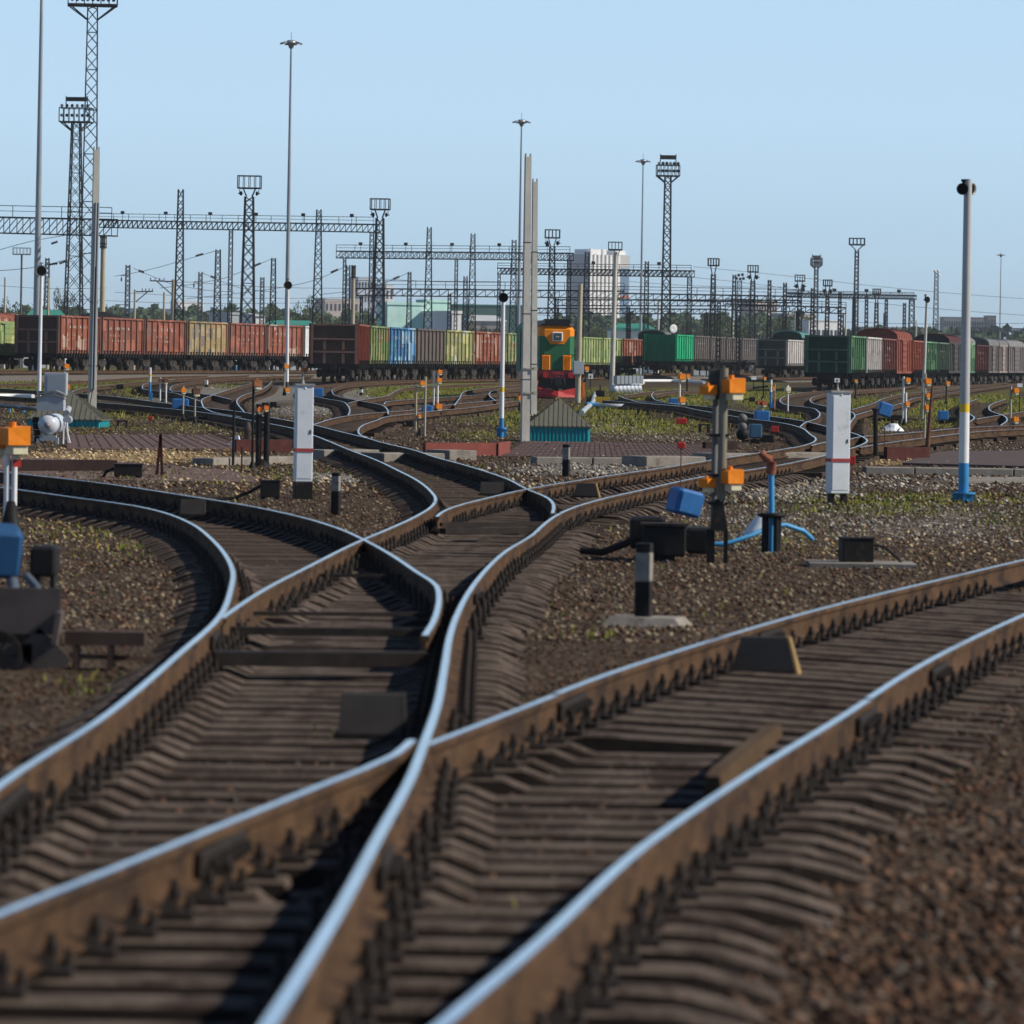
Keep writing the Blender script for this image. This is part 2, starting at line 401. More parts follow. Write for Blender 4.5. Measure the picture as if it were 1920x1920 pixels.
# one sleeper and one pair of fastenings serve every near track; each sleeper is an object of its own
def fast_mesh():
    b = MB()
    b.box((0, 0, -.188), (.33, .15, .02), rz=.03)
    for sx in (-1, 1):
        b.box((sx * .088, .005 * sx, -.160), (.07, .10, .05), top=.55, rz=.06 * sx)
        b.tube((sx * .104, 0, -.16), (sx * .101, .004, -.078), .013, n=6)
        b.tube((sx * .104, 0, -.138), (sx * .103, 0, -.104), .027, .020, n=6, smooth=False)
        b.tube((sx * .145, .035, -.185), (sx * .147, .033, -.125), .019, .010, n=6)
    return b
FAST = fast_mesh().build('rail_fastening', IRON); FAST_ME = FAST.data; bpy.data.objects.remove(FAST)
def sleeper_mesh(x0, x1, seats, rough, wave=True, wid=.22):
    xs = [x0, x0 + .06, x1 - .06, x1]
    for s in seats: xs += [s - .33, s - .2, s + .2, s + .33]
    for k in (.35, .6, .85): xs += [seats[-1] + .2 + (x1 - seats[-1] - .2) * k]
    xs = sorted(set(round(min(max(x, x0), x1), 3) for x in xs))
    x0, x1 = xs[0], xs[-1]
    rings = []
    for x in xs:
        dmin = min(abs(x - q) for q in seats); z = -.2
        if x > seats[-1] + .21 or (wave and x < seats[0] - .21):       # outer ends fall away and are rounded
            f = (x - seats[-1] - .2) / max(.05, x1 - seats[-1] - .2) if x > seats[-1] else (seats[0] - .2 - x) / max(.05, seats[0] - .2 - x0)
            z = -.188 - .11 * max(0.0, f) ** 1.5
        elif wave and dmin > .21: z = -.252
        if x in (x0, x1): z -= .05
        e1, e2 = rough.uniform(-.006, .006), rough.uniform(-.006, .006)
        w = wid / 2
        rings.append([Vector((x, -w - .05, -.42)), Vector((x, -w + .012 + e1, z - .012)), Vector((x, -w + .03 + e1, z)), Vector((x, w - .03 + e2, z)), Vector((x, w - .012 + e2, z - .012)), Vector((x, w + .05, -.42))])
    b = MB(); b.loft(rings)
    # shade between sleepers is put into the flank colour, tops stay lighter
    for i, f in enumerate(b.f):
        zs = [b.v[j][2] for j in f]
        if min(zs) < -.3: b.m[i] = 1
    return b
FLANK_SHADE = mat('shaded_sleeper_flank', (0.024, 0.018, 0.015), .9, var=.4, scale=6)
SLR = random.Random(3)
def put_sleeper(parent, c, ang, x0, x1, seats, m, wave=True, fast=True, mesh=None):
    if mesh is None:
        o = sleeper_mesh(x0, x1, seats, SLR, wave).build('sleeper', [m, FLANK_SHADE], parent)
    else:
        o = bpy.data.objects.new('sleeper', mesh); SC.collection.objects.link(o); o.parent = parent
    o.location = (c.x, c.y, RH(c.y) + SLR.uniform(-.008, .004)); o.rotation_euler = (0, 0, ang)
    if fast:
        for s in seats:
            f = bpy.data.objects.new('rail_fastening', FAST_ME); SC.collection.objects.link(f); f.parent = o; f.location = (s, 0, 0)
    return o
def sleepers_between(parent, lines, y0, y1, ov=(.55, .55), m=None, wave=True, fast=True, step=.54, perp=None):
    """sleepers that carry every rail of 'lines' crossing their station; perp = rail they stand square to"""
    base = LN[perp or lines[0]]
    Y = y0
    while Y < y1:
        xs = sorted(x for x in (x_at(LN[k], Y) for k in lines) if x is not None)
        xa, xb = x_at(base, Y - .5), x_at(base, Y + .5)
        if len(xs) >= 2 and xa is not None and xb is not None:
            ang = -math.atan2(xb - xa, 1.0)
            cx = 0.5 * (xs[0] + xs[-1]); c = Vector((cx, Y, 0)); ca, sa = math.cos(ang), math.sin(ang)
            seats = []
            for k in lines:             # where each rail crosses the turned sleeper
                s = None
                for it in range(-100, 101):
                    l = it * .05; x = x_at(LN[k], Y + l * sa)
                    if x is not None and abs(x - (cx + l * ca)) < .03 * max(1, abs(ca)): s = l; break
                if s is not None and all(abs(s - q) > .12 for q in seats): seats.append(s)
            if len(seats) >= 2:
                j = SLR.uniform(-.05, .05)
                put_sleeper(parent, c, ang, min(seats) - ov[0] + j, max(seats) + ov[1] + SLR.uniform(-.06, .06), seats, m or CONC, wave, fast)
        Y += step * (1 + SLR.uniform(-.04, .04))
    return Y
t1 = thing('railway_turnout', 'nearest turnout, whose crossing nose splits the two foreground tracks', 'railway turnout', (0, 12, G(12)), group='railway turnouts')
t1.location = (0, 0, 0)
rail(cut(LN['A'], 0, 33.4), t1); rail(cut(LN['C'], 0, 33.6), t1); rail(LN['B'], t1); rail(cut(LN['D'], 0, 25), t1); rail(cut(LN['E'], 0, 25), t1)
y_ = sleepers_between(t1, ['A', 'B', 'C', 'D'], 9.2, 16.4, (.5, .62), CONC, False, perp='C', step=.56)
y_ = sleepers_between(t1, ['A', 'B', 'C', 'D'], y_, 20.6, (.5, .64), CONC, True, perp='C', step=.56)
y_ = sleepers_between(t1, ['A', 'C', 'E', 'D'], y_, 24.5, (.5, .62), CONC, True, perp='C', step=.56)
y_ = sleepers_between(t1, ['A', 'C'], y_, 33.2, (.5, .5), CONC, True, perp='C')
t2 = thing('railway_track', 'wide curving track with polished rails running off past the right edge', 'railway track')
rail(cut(LN['D'], 25.0, 200), t2); rail(cut(LN['E'], 25.0, 200), t2)
sleepers_between(t2, ['D', 'E'], 24.75, 44, (.55, .6), CONC, True, perp='D', step=.55)
t3 = thing('railway_turnout', 'second turnout, where a sharp curve leaves for the left edge', 'railway turnout', group='railway turnouts')
rail(cut(LN['A'], 33.4, 400), t3); rail(LN['LO'], t3)
rail(cut(LN['SLf'], 0, 64), t3); rail(cut(LN['C'], 33.6, 60), t3)
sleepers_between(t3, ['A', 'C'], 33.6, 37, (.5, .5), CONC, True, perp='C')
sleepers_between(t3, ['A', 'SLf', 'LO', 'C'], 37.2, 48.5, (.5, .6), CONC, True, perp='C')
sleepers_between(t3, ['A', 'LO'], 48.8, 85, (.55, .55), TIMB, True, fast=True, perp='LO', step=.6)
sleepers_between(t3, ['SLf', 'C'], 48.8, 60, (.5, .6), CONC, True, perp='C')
t4 = thing('railway_turnout', 'third turnout, beside the signal post with two orange lamp heads', 'railway turnout', group='railway turnouts')
rail(cut(LN['SLf'], 64, 105), t4); rail(cut(LN['SRt'], 0, 105), t4)
rail(cut(LN['RLf'], 0, 92), t4); rail(cut(LN['C'], 60, 92), t4)
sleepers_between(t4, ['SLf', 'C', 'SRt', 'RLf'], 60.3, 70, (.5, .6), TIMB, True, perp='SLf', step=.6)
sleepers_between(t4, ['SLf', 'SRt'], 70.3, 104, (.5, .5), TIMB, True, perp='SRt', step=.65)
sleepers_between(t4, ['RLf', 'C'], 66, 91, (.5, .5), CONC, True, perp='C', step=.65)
FAR = {
 'sl_straight': ('far straight track slanting off to the left below the rust red wagons', [cut(LN['SLf'], 105, 2000), cut(LN['SRt'], 105, 2000)]),
 'sr_left': ('track swinging left beyond the concrete crossing, past the second teal-walled hut', [cut(LN['RLf'], 92, 2000), cut(LN['C'], 92, 2000)]),
 'r4': ('far turnout branch running right from behind the middle white cabinet', [
   [(587, 796), (630, 783), (652, 779), (687, 775), (727, 772), (767, 769), (815, 762), (855, 757), (922, 751), (960, 747)],
   [(690, 821), (676, 815), (672, 807), (680, 797), (705, 788), (729, 780), (767, 776), (815, 770), (880, 764), (945, 755), (975, 751)]]),
 'mid': ('curved track leading to the brown wagon end of the middle train', [
   [(653, 778), (656, 769), (652, 760), (640, 752), (605, 746), (580, 739), (572, 730), (590, 723), (640, 718), (700, 714), (780, 710)],
   [(728, 776), (726, 767), (712, 758), (675, 751), (635, 743), (623, 735), (628, 727), (655, 721), (705, 717), (780, 713), (860, 709), (960, 704)]]),
 'loco': ('grassy track winding up to the green and orange locomotive', [
   [(652, 756), (675, 750), (712, 745), (742, 733), (760, 727), (860, 721), (1000, 716)], [(720, 758), (730, 752), (767, 749), (840, 744), (930, 738), (1060, 734)]]),
 'mid_loop': ('short track kinking through the grass left of the locomotive', [
   [(852, 760), (862, 746), (875, 733), (955, 723), (990, 720)], [(930, 751), (920, 744), (918, 737), (928, 732), (965, 729), (1000, 727)]]),
 'left_in': ('tight turnout leg below the tan wagon', [
   [(475, 717), (430, 730), (400, 740), (381, 747), (379, 757), (388, 767), (417, 776), (452, 781)], [(510, 715), (490, 730), (450, 744), (444, 751), (452, 765), (458, 772)]]),
 'left_a': ('paler curved track that hugs the grey gravel under the rust red wagons', [
   [(590, 703), (480, 707), (380, 714), (330, 721), (320, 727), (331, 734), (392, 740), (434, 749)], [(590, 699), (480, 703), (330, 711), (277, 718), (267, 725), (278, 731), (317, 735), (345, 742), (376, 752)]]),
 'left_b': ('overgrown track half lost in the grass at the left', [
   [(-60, 722), (60, 718), (150, 714), (260, 708), (420, 703)], [(130, 737), (150, 729), (200, 722), (300, 713), (430, 706)]]),
 'srr': ('far track running right below the blue hooded machines', [
   [(1521, 835), (1549, 828), (1591, 823), (1614, 818), (1666, 814), (1728, 809), (1801, 802), (1832, 800), (1960, 795)], [(1612, 838), (1640, 833), (1666, 829), (1728, 821), (1801, 812), (1853, 807), (1960, 802)]]),
 'right_train': ('double-bent track that leads up to the dark green wagon end', [
   [(1500, 800), (1510, 792), (1530, 785), (1537, 778), (1534, 771), (1517, 764), (1481, 760), (1466, 755), (1463, 749), (1474, 742), (1507, 736), (1600, 729)],
   [(1590, 800), (1597, 788), (1603, 779), (1591, 770), (1551, 762), (1526, 756), (1519, 750), (1528, 743), (1560, 737), (1645, 731), (1707, 723), (1801, 712), (1940, 701)]]),
 'front_right': ('track in pale ballast running in front of the right-hand train', [
   [(1597, 768), (1634, 757), (1660, 746), (1690, 739), (1749, 733), (1812, 725), (1940, 711)], [(1603, 778), (1634, 769), (1686, 757), (1720, 745), (1760, 739), (1812, 732), (1940, 716)]]),
 'small_right': ('small turnout in bright grass behind the tall loudspeaker pole', [
   [(1832, 748), (1803, 760), (1803, 768), (1822, 778), (1827, 783), (1818, 790), (1801, 800)], [(1885, 748), (1855, 761), (1858, 770), (1884, 780), (1888, 788), (1876, 797)], [(1830, 786), (1874, 778), (1950, 768)]]),
 'mid_right': ('track curving through the grass behind the white pipe', [
   [(1160, 742), (1180, 749), (1215, 756), (1290, 762)], [(1225, 735), (1223, 744), (1238, 752), (1275, 758)], [(1170, 741), (1230, 733), (1310, 729)], [(1228, 740), (1260, 735), (1320, 732), (1440, 722)]]),
}
far_b = {}
for k, (lab, lines) in FAR.items():
    t = thing('railway_track', lab, 'railway track')
    tl = []
    for l in lines:
        w = l if isinstance(l[0], Vector) else trace(l)
        if len(w) > 1: tl.append(w); rail(w, t, dull=False)
    # sleepers along the first two rails, small in the picture: one mesh
    b = MB(); a, c = tl[0], tl[1]
    n = int(min(400, max((p - q).length for p, q in [(a[0], a[-1])]) / .65))
    La = [0]
    for p, q in zip(a, a[1:]): La.append(La[-1] + (q - p).length)
    d = .3; i = 0; cnt = 0
    while d < La[-1] and cnt < 400:
        while i < len(La) - 2 and La[i + 1] < d: i += 1
        f = (d - La[i]) / max(1e-6, La[i + 1] - La[i]); p = a[i].lerp(a[i + 1], f)
        q = min(c, key=lambda v: (v - p).length)
        if 0.8 < (q - p).length < 3.2:
            u = (q - p); u.z = 0; u.normalize(); pz = RH(p.y)
            b.beam((p.x - u.x * .55, p.y - u.y * .55, pz - .28), (q.x + u.x * .55, q.y + u.y * .55, pz - .28), .25, .16)
        d += .62; cnt += 1
    if b.v: kind(b.build('sleeper', TIMB, t), 'stuff')

# ---- rods between the point blades, joint plates on the rails
def rod(parent, x0, y0, x1, y1, w, name='stretcher_bar', dz=-.13, h=None):
    p, q = gp(x0, y0, dz), gp(x1, y1, dz); b = MB(); b.beam(p, q, w, h or w * .6); b.build(name, IRON, parent)
rod(t3, 425, 1182, 800, 1186, .09); rod(t3, 400, 1234, 800, 1236, .16, h=.09); rod(t3, 470, 1150, 805, 1152, .05); rod(t3, 560, 1078, 800, 1081, .05)
rod(t4, 825, 984, 1035, 982, .09); rod(t4, 830, 996, 1010, 994, .12)
def joint(parent, key, Y, l=.9):
    x = x_at(LN[key], Y); x2 = x_at(LN[key], Y + .5); a = -math.atan2(x2 - x, .5)
    for sd_ in (-1, 1):
        b = MB(); b.bevbox((sd_ * .03, 0, -.095), (.035, l, .10), .01)
        for k in range(6): b.tube((sd_ * .045, -l / 2 + .1 + k * (l - .2) / 5, -.095), (sd_ * .085, -l / 2 + .1 + k * (l - .2) / 5, -.095), .024, n=6, smooth=False)
        o = b.build('joint_plate', IRON, parent); o.location = (x, Y, RH(Y)); o.rotation_euler = (0, 0, a)
joint(t1, 'A', 18.6, 1.1); joint(t1, 'D', 24.6); joint(t1, 'E', 25.4); joint(t1, 'C', 16.2, .7); joint(t1, 'B', 16.6, .8); joint(t2, 'E', 33); joint(t3, 'C', 39); joint(t3, 'A', 31.5, .8); joint(t2, 'D', 29)
# ------------------------------------------------------------------ loose stones and weeds (nobody could count them)
rs = np.random.default_rng(5)
def stones(name, y0, y1, n, smin, smax, cols, power=1.0):
    u = rs.random(n); Y = y0 * (y1 / y0) ** u
    X = (rs.random(n) * 2 - 1) * (0.125 * Y + 1.0)
    Z = np.interp(Y, _rows, RHr) + GZ
    S = (smin + (smax - smin) * rs.random(n) ** 2.5) * np.where(Y < 24, 1.5, 1.0)
    base = np.array([(1, 0, 0), (-1, 0, 0), (0, 1, 0), (0, -1, 0), (0, 0, 1), (0, 0, -.4), (.6, .6, .5), (-.6, -.6, .5)])[:6]
    V = base[None] * (0.55 + 0.75 * rs.random((n, 6, 1))) + rs.normal(0, .18, (n, 6, 3))
    V = V * S[:, None, None] * np.array([1, 1, .75]) + np.stack([X, Y, Z + S * .12], -1)[:, None, :]
    fc = np.array([(0, 2, 4), (2, 1, 4), (1, 3, 4), (3, 0, 4), (2, 0, 5), (1, 2, 5), (3, 1, 5), (0, 3, 5)])
    Fs = (fc[None] + (np.arange(n) * 6)[:, None, None]).reshape(-1, 3)
    me = bpy.data.meshes.new(name)
    me.vertices.add(n * 6); me.vertices.foreach_set('co', V.reshape(-1).astype(np.float32))
    me.loops.add(len(Fs) * 3); me.loops.foreach_set('vertex_index', Fs.reshape(-1).astype(np.int32))
    me.polygons.add(len(Fs)); me.polygons.foreach_set('loop_start', np.arange(0, len(Fs) * 3, 3, dtype=np.int32))
    me.update(calc_edges=True)
    px, py = to_px(X, Y, Z); cvr = cover_at(px, py)
    C = np.array(cols)[rs.integers(0, len(cols), n)] * (0.6 + 0.8 * rs.random((n, 1)))
    pale = np.array([(.36, .33, .29), (.24, .22, .20), (.42, .36, .28)])[rs.integers(0, 3, n)] * (.6 + .7 * rs.random((n, 1)))
    sand = np.array([(.42, .29, .14), (.3, .2, .1), (.55, .42, .25)])[rs.integers(0, 3, n)] * (.6 + .7 * rs.random((n, 1)))
    r = rs.random(n); C = np.where((r < cvr[:, 1])[:, None], pale, C); r = rs.random(n); C = np.where((r < cvr[:, 2])[:, None], sand, C)
    a = me.color_attributes.new('tint', 'FLOAT_COLOR', 'POINT')
    a.data.foreach_set('color', np.repeat(np.concatenate([C, np.ones((n, 1))], 1), 6, 0).astype(np.float32).ravel())
    m = bpy.data.materials.get('loose_stone')
    if not m:
        m = bpy.data.materials.new('loose_stone'); m.use_nodes = True
        at_ = m.node_tree.nodes.new('ShaderNodeAttribute'); at_.attribute_name = 'tint'
        bb = m.node_tree.nodes['Principled BSDF']; bb.inputs['Roughness'].default_value = .9; bb.inputs['Specular IOR Level'].default_value = .06
        m.node_tree.links.new(at_.outputs['Color'], bb.inputs['Base Color'])
    me.materials.append(m)
    o = bpy.data.objects.new(name, me); SC.collection.objects.link(o); kind(o, 'stuff'); return o
BR = [(.075, .045, .030), (.055, .033, .024), (.095, .058, .038), (.04, .026, .019), (.12, .086, .064), (.11, .058, .036), (.085, .072, .062)]
stones('gravel', 8.5, 36, 60000, .009, .028, BR)
stones('gravel', 36, 75, 80000, .010, .036, BR + [(.20, .16, .11), (.25, .2, .13)])
stones('gravel', 75, 190, 50000, .02, .06, BR + [(.24, .19, .13), (.28, .23, .16)])
def weeds():
    n = 260000; u = rs.random(n); Y = 40 * (330 / 40) ** u ; X = (rs.random(n) * 2 - 1) * (.115 * Y)
    Z = np.interp(Y, _rows, RHr) + GZ
    px, py = to_px(X, Y, Z); c = cover_at(px, py)[:, 0]
    patch = .5 + .5 * np.sin(X * 1.7 + np.sin(Y * .9) * 2) * np.sin(Y * .45 + X * .8)
    k = rs.random(n) < c * (.25 + .75 * patch) * .8 + .004; X, Y, Z = X[k], Y[k], Z[k]
    # a few weeds in the near gravel too
    for wx, wy in [(1110, 1195), (1570, 1265), (1480, 905), (1250, 990), (1450, 1010), (630, 1395), (330, 1720), (150, 1280), (230, 1030), (160, 1300), (1180, 1000), (1690, 960), (1500, 960), (1870, 985), (990, 1345), (1030, 1750), (860, 880), (410, 905)]:
        p = gp(wx, wy); q = 26; X = np.append(X, p.x + rs.normal(0, .07 + p.y * .002, q)); Y = np.append(Y, p.y + rs.normal(0, .15 + p.y * .006, q)); Z = np.append(Z, np.full(q, p.z))
    n = len(X); H = (.05 + .2 * rs.random(n) ** 2) * np.where(Y > 150, .75, .4); Wd = .006 + H * .06 + Y * .00006
    a = rs.random(n) * 6.28; le = rs.normal(0, .4, (n, 2)) * H[:, None]
    P = np.stack([X, Y, Z], -1); w = np.stack([np.cos(a) * Wd, np.sin(a) * Wd, np.zeros(n)], -1)
    V = np.stack([P - w, P + w, P + np.stack([le[:, 0] * .4, le[:, 1] * .4, H * .6], -1) + w * .7, P + np.stack([le[:, 0], le[:, 1], H], -1)], 1).reshape(-1, 3)
    Fs = (np.array([(0, 1, 2), (0, 2, 3)])[None] + (np.arange(n) * 4)[:, None, None]).reshape(-1, 3)
    me = bpy.data.meshes.new('grass'); me.vertices.add(n * 4); me.vertices.foreach_set('co', V.reshape(-1).astype(np.float32))
    me.loops.add(len(Fs) * 3); me.loops.foreach_set('vertex_index', Fs.reshape(-1).astype(np.int32))
    me.polygons.add(len(Fs)); me.polygons.foreach_set('loop_start', np.arange(0, len(Fs) * 3, 3, dtype=np.int32)); me.update(calc_edges=True)
    C = np.array([(.14, .16, .03), (.19, .19, .035), (.24, .21, .06), (.11, .13, .025)])[rs.integers(0, 4, n)] * (.7 + .6 * rs.random((n, 1)))
    at_ = me.color_attributes.new('tint', 'FLOAT_COLOR', 'POINT'); at_.data.foreach_set('color', np.repeat(np.concatenate([C, np.ones((n, 1))], 1), 4, 0).astype(np.float32).ravel())
    me.materials.append(bpy.data.materials['loose_stone']); o = bpy.data.objects.new('grass', me); SC.collection.objects.link(o); kind(o, 'stuff')
weeds()
# ------------------------------------------------------------------ wagons
def paint(name, c, rust=(0.09, 0.04, 0.025), amount=.35, var=.22, patches=None):
    """weathered wagon paint: noise, runs of dirt, rust blotches; patches = colours of repainted panels"""
    if name in MATS: return MATS[name]
    m = bpy.data.materials.new(name); m.use_nodes = True
    t = m.node_tree; N = t.nodes; L = t.links; b = N['Principled BSDF']; b.inputs['Roughness'].default_value = .65; b.inputs['Specular IOR Level'].default_value = .15
    tc = N.new('ShaderNodeTexCoord'); oi = N.new('ShaderNodeObjectInfo')
    sc = N.new('ShaderNodeMath'); sc.operation = 'MULTIPLY'; sc.inputs[1].default_value = 91; L.new(oi.outputs['Random'], sc.inputs[0])
    ad = N.new('ShaderNodeVectorMath'); ad.operation = 'ADD'; L.new(tc.outputs['Object'], ad.inputs[0]); L.new(sc.outputs[0], ad.inputs[1])
    def noise(scale, st, lo, hi):
        mp = N.new('ShaderNodeMapping'); mp.inputs['Scale'].default_value = st; L.new(ad.outputs[0], mp.inputs[0])
        n = N.new('ShaderNodeTexNoise'); n.inputs['Scale'].default_value = scale; n.inputs['Detail'].default_value = 7; n.inputs['Roughness'].default_value = .7; L.new(mp.outputs[0], n.inputs[0])
        r = N.new('ShaderNodeMapRange'); r.inputs[1].default_value = lo; r.inputs[2].default_value = hi; L.new(n.outputs['Fac'], r.inputs[0]); return r.outputs[0]
    def mix(f, a, col):
        x = N.new('ShaderNodeMix'); x.data_type = 'RGBA'
        if isinstance(f, float): x.inputs['Factor'].default_value = f
        else: L.new(f, x.inputs['Factor'])
        for i, s in ((6, a), (7, col)):
            if isinstance(s, tuple): x.inputs[i].default_value = tuple(s) + (1,)
            else: L.new(s, x.inputs[i])
        return x.outputs[2]
    o = mix(noise(.9, (1, 1, 1), .3, .7), tuple(v * (1 - var) for v in c), tuple(min(1, v * (1 + var)) for v in c))
    if patches:
        mp = N.new('ShaderNodeMapping'); mp.inputs['Scale'].default_value = (.01, 1.0, 1.6); L.new(ad.outputs[0], mp.inputs[0])
        vo = N.new('ShaderNodeTexVoronoi'); vo.distance = 'CHEBYCHEV'; vo.inputs['Scale'].default_value = .75; vo.inputs['Randomness'].default_value = .55; L.new(mp.outputs[0], vo.inputs['Vector'])
        rp = N.new('ShaderNodeValToRGB'); rp.color_ramp.interpolation = 'CONSTANT'; e = rp.color_ramp.elements
        for i, (p, col, a_) in enumerate([(0, c, 0)] + [(.60 + .40 * i / len(patches), q, 1) for i, q in enumerate(patches)]):
            if i == 0: q = e[0]
            elif i == 1: q = e[1]; q.position = p
            else: q = e.new(p)
            q.color = tuple(col) + (a_,)
        sp = N.new('ShaderNodeSeparateColor'); L.new(vo.outputs['Color'], sp.inputs[0]); L.new(sp.outputs[0], rp.inputs[0])
        o = mix(rp.outputs['Alpha'], o, rp.outputs[0])
    o = mix(noise(2.2, (1, 1, .12), .52, .78), o, tuple(v * .45 + .01 for v in c))
    o = mix(noise(3.5, (1, 1, .5), .70 - .28 * amount, .80 - .2 * amount), o, rust)
    L.new(o, b.inputs['Base Color']); MATS[name] = m; return m
BLACK = mat('sooty_steel', (0.014, 0.013, 0.013), .7, var=.5, scale=3, col2=(0.03, 0.024, 0.02), amount=.4)
WHEEL = mat('bogie_steel', (0.05, 0.042, 0.037), .6, var=.5, scale=5)
MARK = mat('white_lettering', (0.40, 0.36, 0.32), .7, var=.3, scale=4)
COAL = mat('coal', (0.016, 0.016, 0.018), .85, var=.4, scale=4, bump=.6, bscale=9)
HL, HW = 6.35, 1.55      # half length of body, half width
def gondola_body(ribs=8, z0=1.28, z1=3.85):
    b = MB(); w = .09
    b.box((-HW + w / 2, 0, (z0 + z1) / 2), (w, 2 * HL, z1 - z0)); b.box((HW - w / 2, 0, (z0 + z1) / 2), (w, 2 * HL, z1 - z0))
    b.box((0, 0, z0 + .05), (2 * HW - 2 * w - .01, 2 * HL - .02, .1))
    for s in (-1, 1):
        for i in range(ribs):
            y = -HL + .09 + (2 * HL - .18) * i / (ribs - 1)
            b.box((s * (HW + .055), y, (z0 + z1) / 2 - .04), (.11, .17, z1 - z0 - .12))
        b.box((s * (HW + .045), 0, z1 - .05), (.15, 2 * HL + .1, .12)); b.box((s * (HW + .03), 0, z0 + .02), (.1, 2 * HL, .14))
        for k in (.33, .62): b.box((s * (HW + .012), 0, z0 + (z1 - z0) * k), (.025, 2 * HL, .035))
    return b
def gondola_end(s, z0=1.2, z1=3.85):
    b = MB(); y = s * (HL + .03); h = z1 - z0
    b.box((0, y, (z0 + z1) / 2), (2 * HW - .02, .07, h))
    for x in (-HW + .1, HW - .1): b.box((x, y + s * .11, (z0 + z1) / 2), (.15, .16, h), mi=1)
    b.box((0, y + s * .09, z1 - .06), (2 * HW - .36, .12, .12), mi=1)
    for k in (.30, .62): b.box((0, y + s * .11, z0 + h * k), (2 * HW - .36, .17, .12), mi=1)
    for x in (-.62, .62):
        b.box((x, y + s * .1, z0 + h * .14), (.18, .13, h * .25), mi=1); b.box((x, y + s * .1, z0 + h * .46), (.18, .13, h * .22), mi=1)
    return b
def hatch_row():
    b = MB()
    for s in (-1, 1):
        for i in range(14):
            y = -HL + .5 + (2 * HL - 1) * i / 13
            b.box((s * (HW + .10), y, 1.18), (.08, .16, .56)); b.box((s * (HW + .07), y + .3, 1.16), (.06, .12, .36), tilt=('X', .25)); b.box((s * (HW + .06), y + .45, 1.22), (.05, .08, .5))
    b.box((0, 0, 1.1), (1.9, 2 * HL - .6, .3))
    return b
def underframe():
    b = MB(); b.box((0, 0, 1.0), (.5, 2 * HL + .2, .34)); b.box((0, 0, 1.16), (2.7, 2 * HL, .14))
    for s in (-1, 1):
        b.box((0, s * (HL + .02), 1.05), (2.7, .16, .30)); b.box((s * .95, .6, .82), (.5, 1.2, .4))
    return b
def coupler_mesh(s):
    b = MB(); b.box((0, s * (HL + .35), 1.0), (.22, .6, .22)); b.box((0, s * (HL + .55), .98), (.4, .24, .38)); b.box((.5, s * (HL + .1), .75), (.06, .06, .5)); b.tube((.35, s * (HL + .15), 1.0), (.4, s * (HL + .3), .55), .03); return b
def bogie_frame():
    b = MB()
    for s in (-1, 1):
        b.prism([(s * 1.02, -1.25, .55), (s * 1.02, -.95, .78), (s * 1.02, -.35, .8), (s * 1.02, -.2, .45), (s * 1.02, .2, .45), (s * 1.02, .35, .8), (s * 1.02, .95, .78), (s * 1.02, 1.25, .55), (s * 1.02, .9, .40), (s * 1.02, .4, .28), (s * 1.02, -.4, .28), (s * 1.02, -.9, .40)], (s * .16, 0, 0))
        b.box((s * 1.1, 0, .6), (.2, .35, .42))
    b.box((0, 0, .62), (2.0, .4, .3)); return b
def wheelset():
    b = MB(); b.tube((-1.05, 0, 0), (1.05, 0, 0), .08, n=10)
    for s in (-1, 1):
        b.lathe([(.02, s * .83), (.475, s * .83), (.475, s * .74), (.505, s * .735), (.505, s * .705), (.02, s * .70)], axis='X', n=20, smooth=False)
        b.lathe([(.02, s * 1.19), (.12, s * 1.19), (.12, s * 1.0)], axis='X', n=12)
    return b
def marks(seed):
    r = random.Random(seed); b = MB()
    for row, (z, n, h) in enumerate(((3.1, 8, .26), (2.55, 5, .2), (2.2, 6, .13))):
        y = -4.6 + r.uniform(0, 1)
        for i in range(n):
            wd = r.uniform(.12, .3)
            b.box((HW + .022, y, z + r.uniform(-.03, .03)), (.012, wd, h * r.uniform(.4, 1)))
            b.box((HW + .022, y + wd * .7, z - h * .2), (.012, wd * .4, h * .35))
            y += r.uniform(.5, 1.6)
    return b
def make_chassis(t):
    underframe().build('underframe', BLACK, t)
    for s in (-1, 1): coupler_mesh(s).build('coupler', BLACK, t)
    for s in (-1, 1):
        bo = bogie_frame().build('bogie', WHEEL, t); bo.location = (0, s * 4.33, 0)
        for q in (-1, 1):
            w = wheelset().build('wheelset', WHEEL, bo); w.location = (0, q * .925, .475)
def make_gondola():
    t = thing('gondola_wagon', 'x', 'freight wagon', group='open freight wagons')
    gondola_body().build('body', BLACK, t)
    for s in (-1, 1): gondola_end(s).build('end_wall', [BLACK, WHEEL], t)
    hatch_row().build('hatch_row', BLACK, t); make_chassis(t); marks(1).build('lettering', MARK, t)
    return t
def arch(z, rise, n=10, w=HW + .08):
    return [(w * math.cos(math.pi * (1 - i / n)), z + rise * math.sin(math.pi * i / n) ** .75) for i in range(n + 1)]
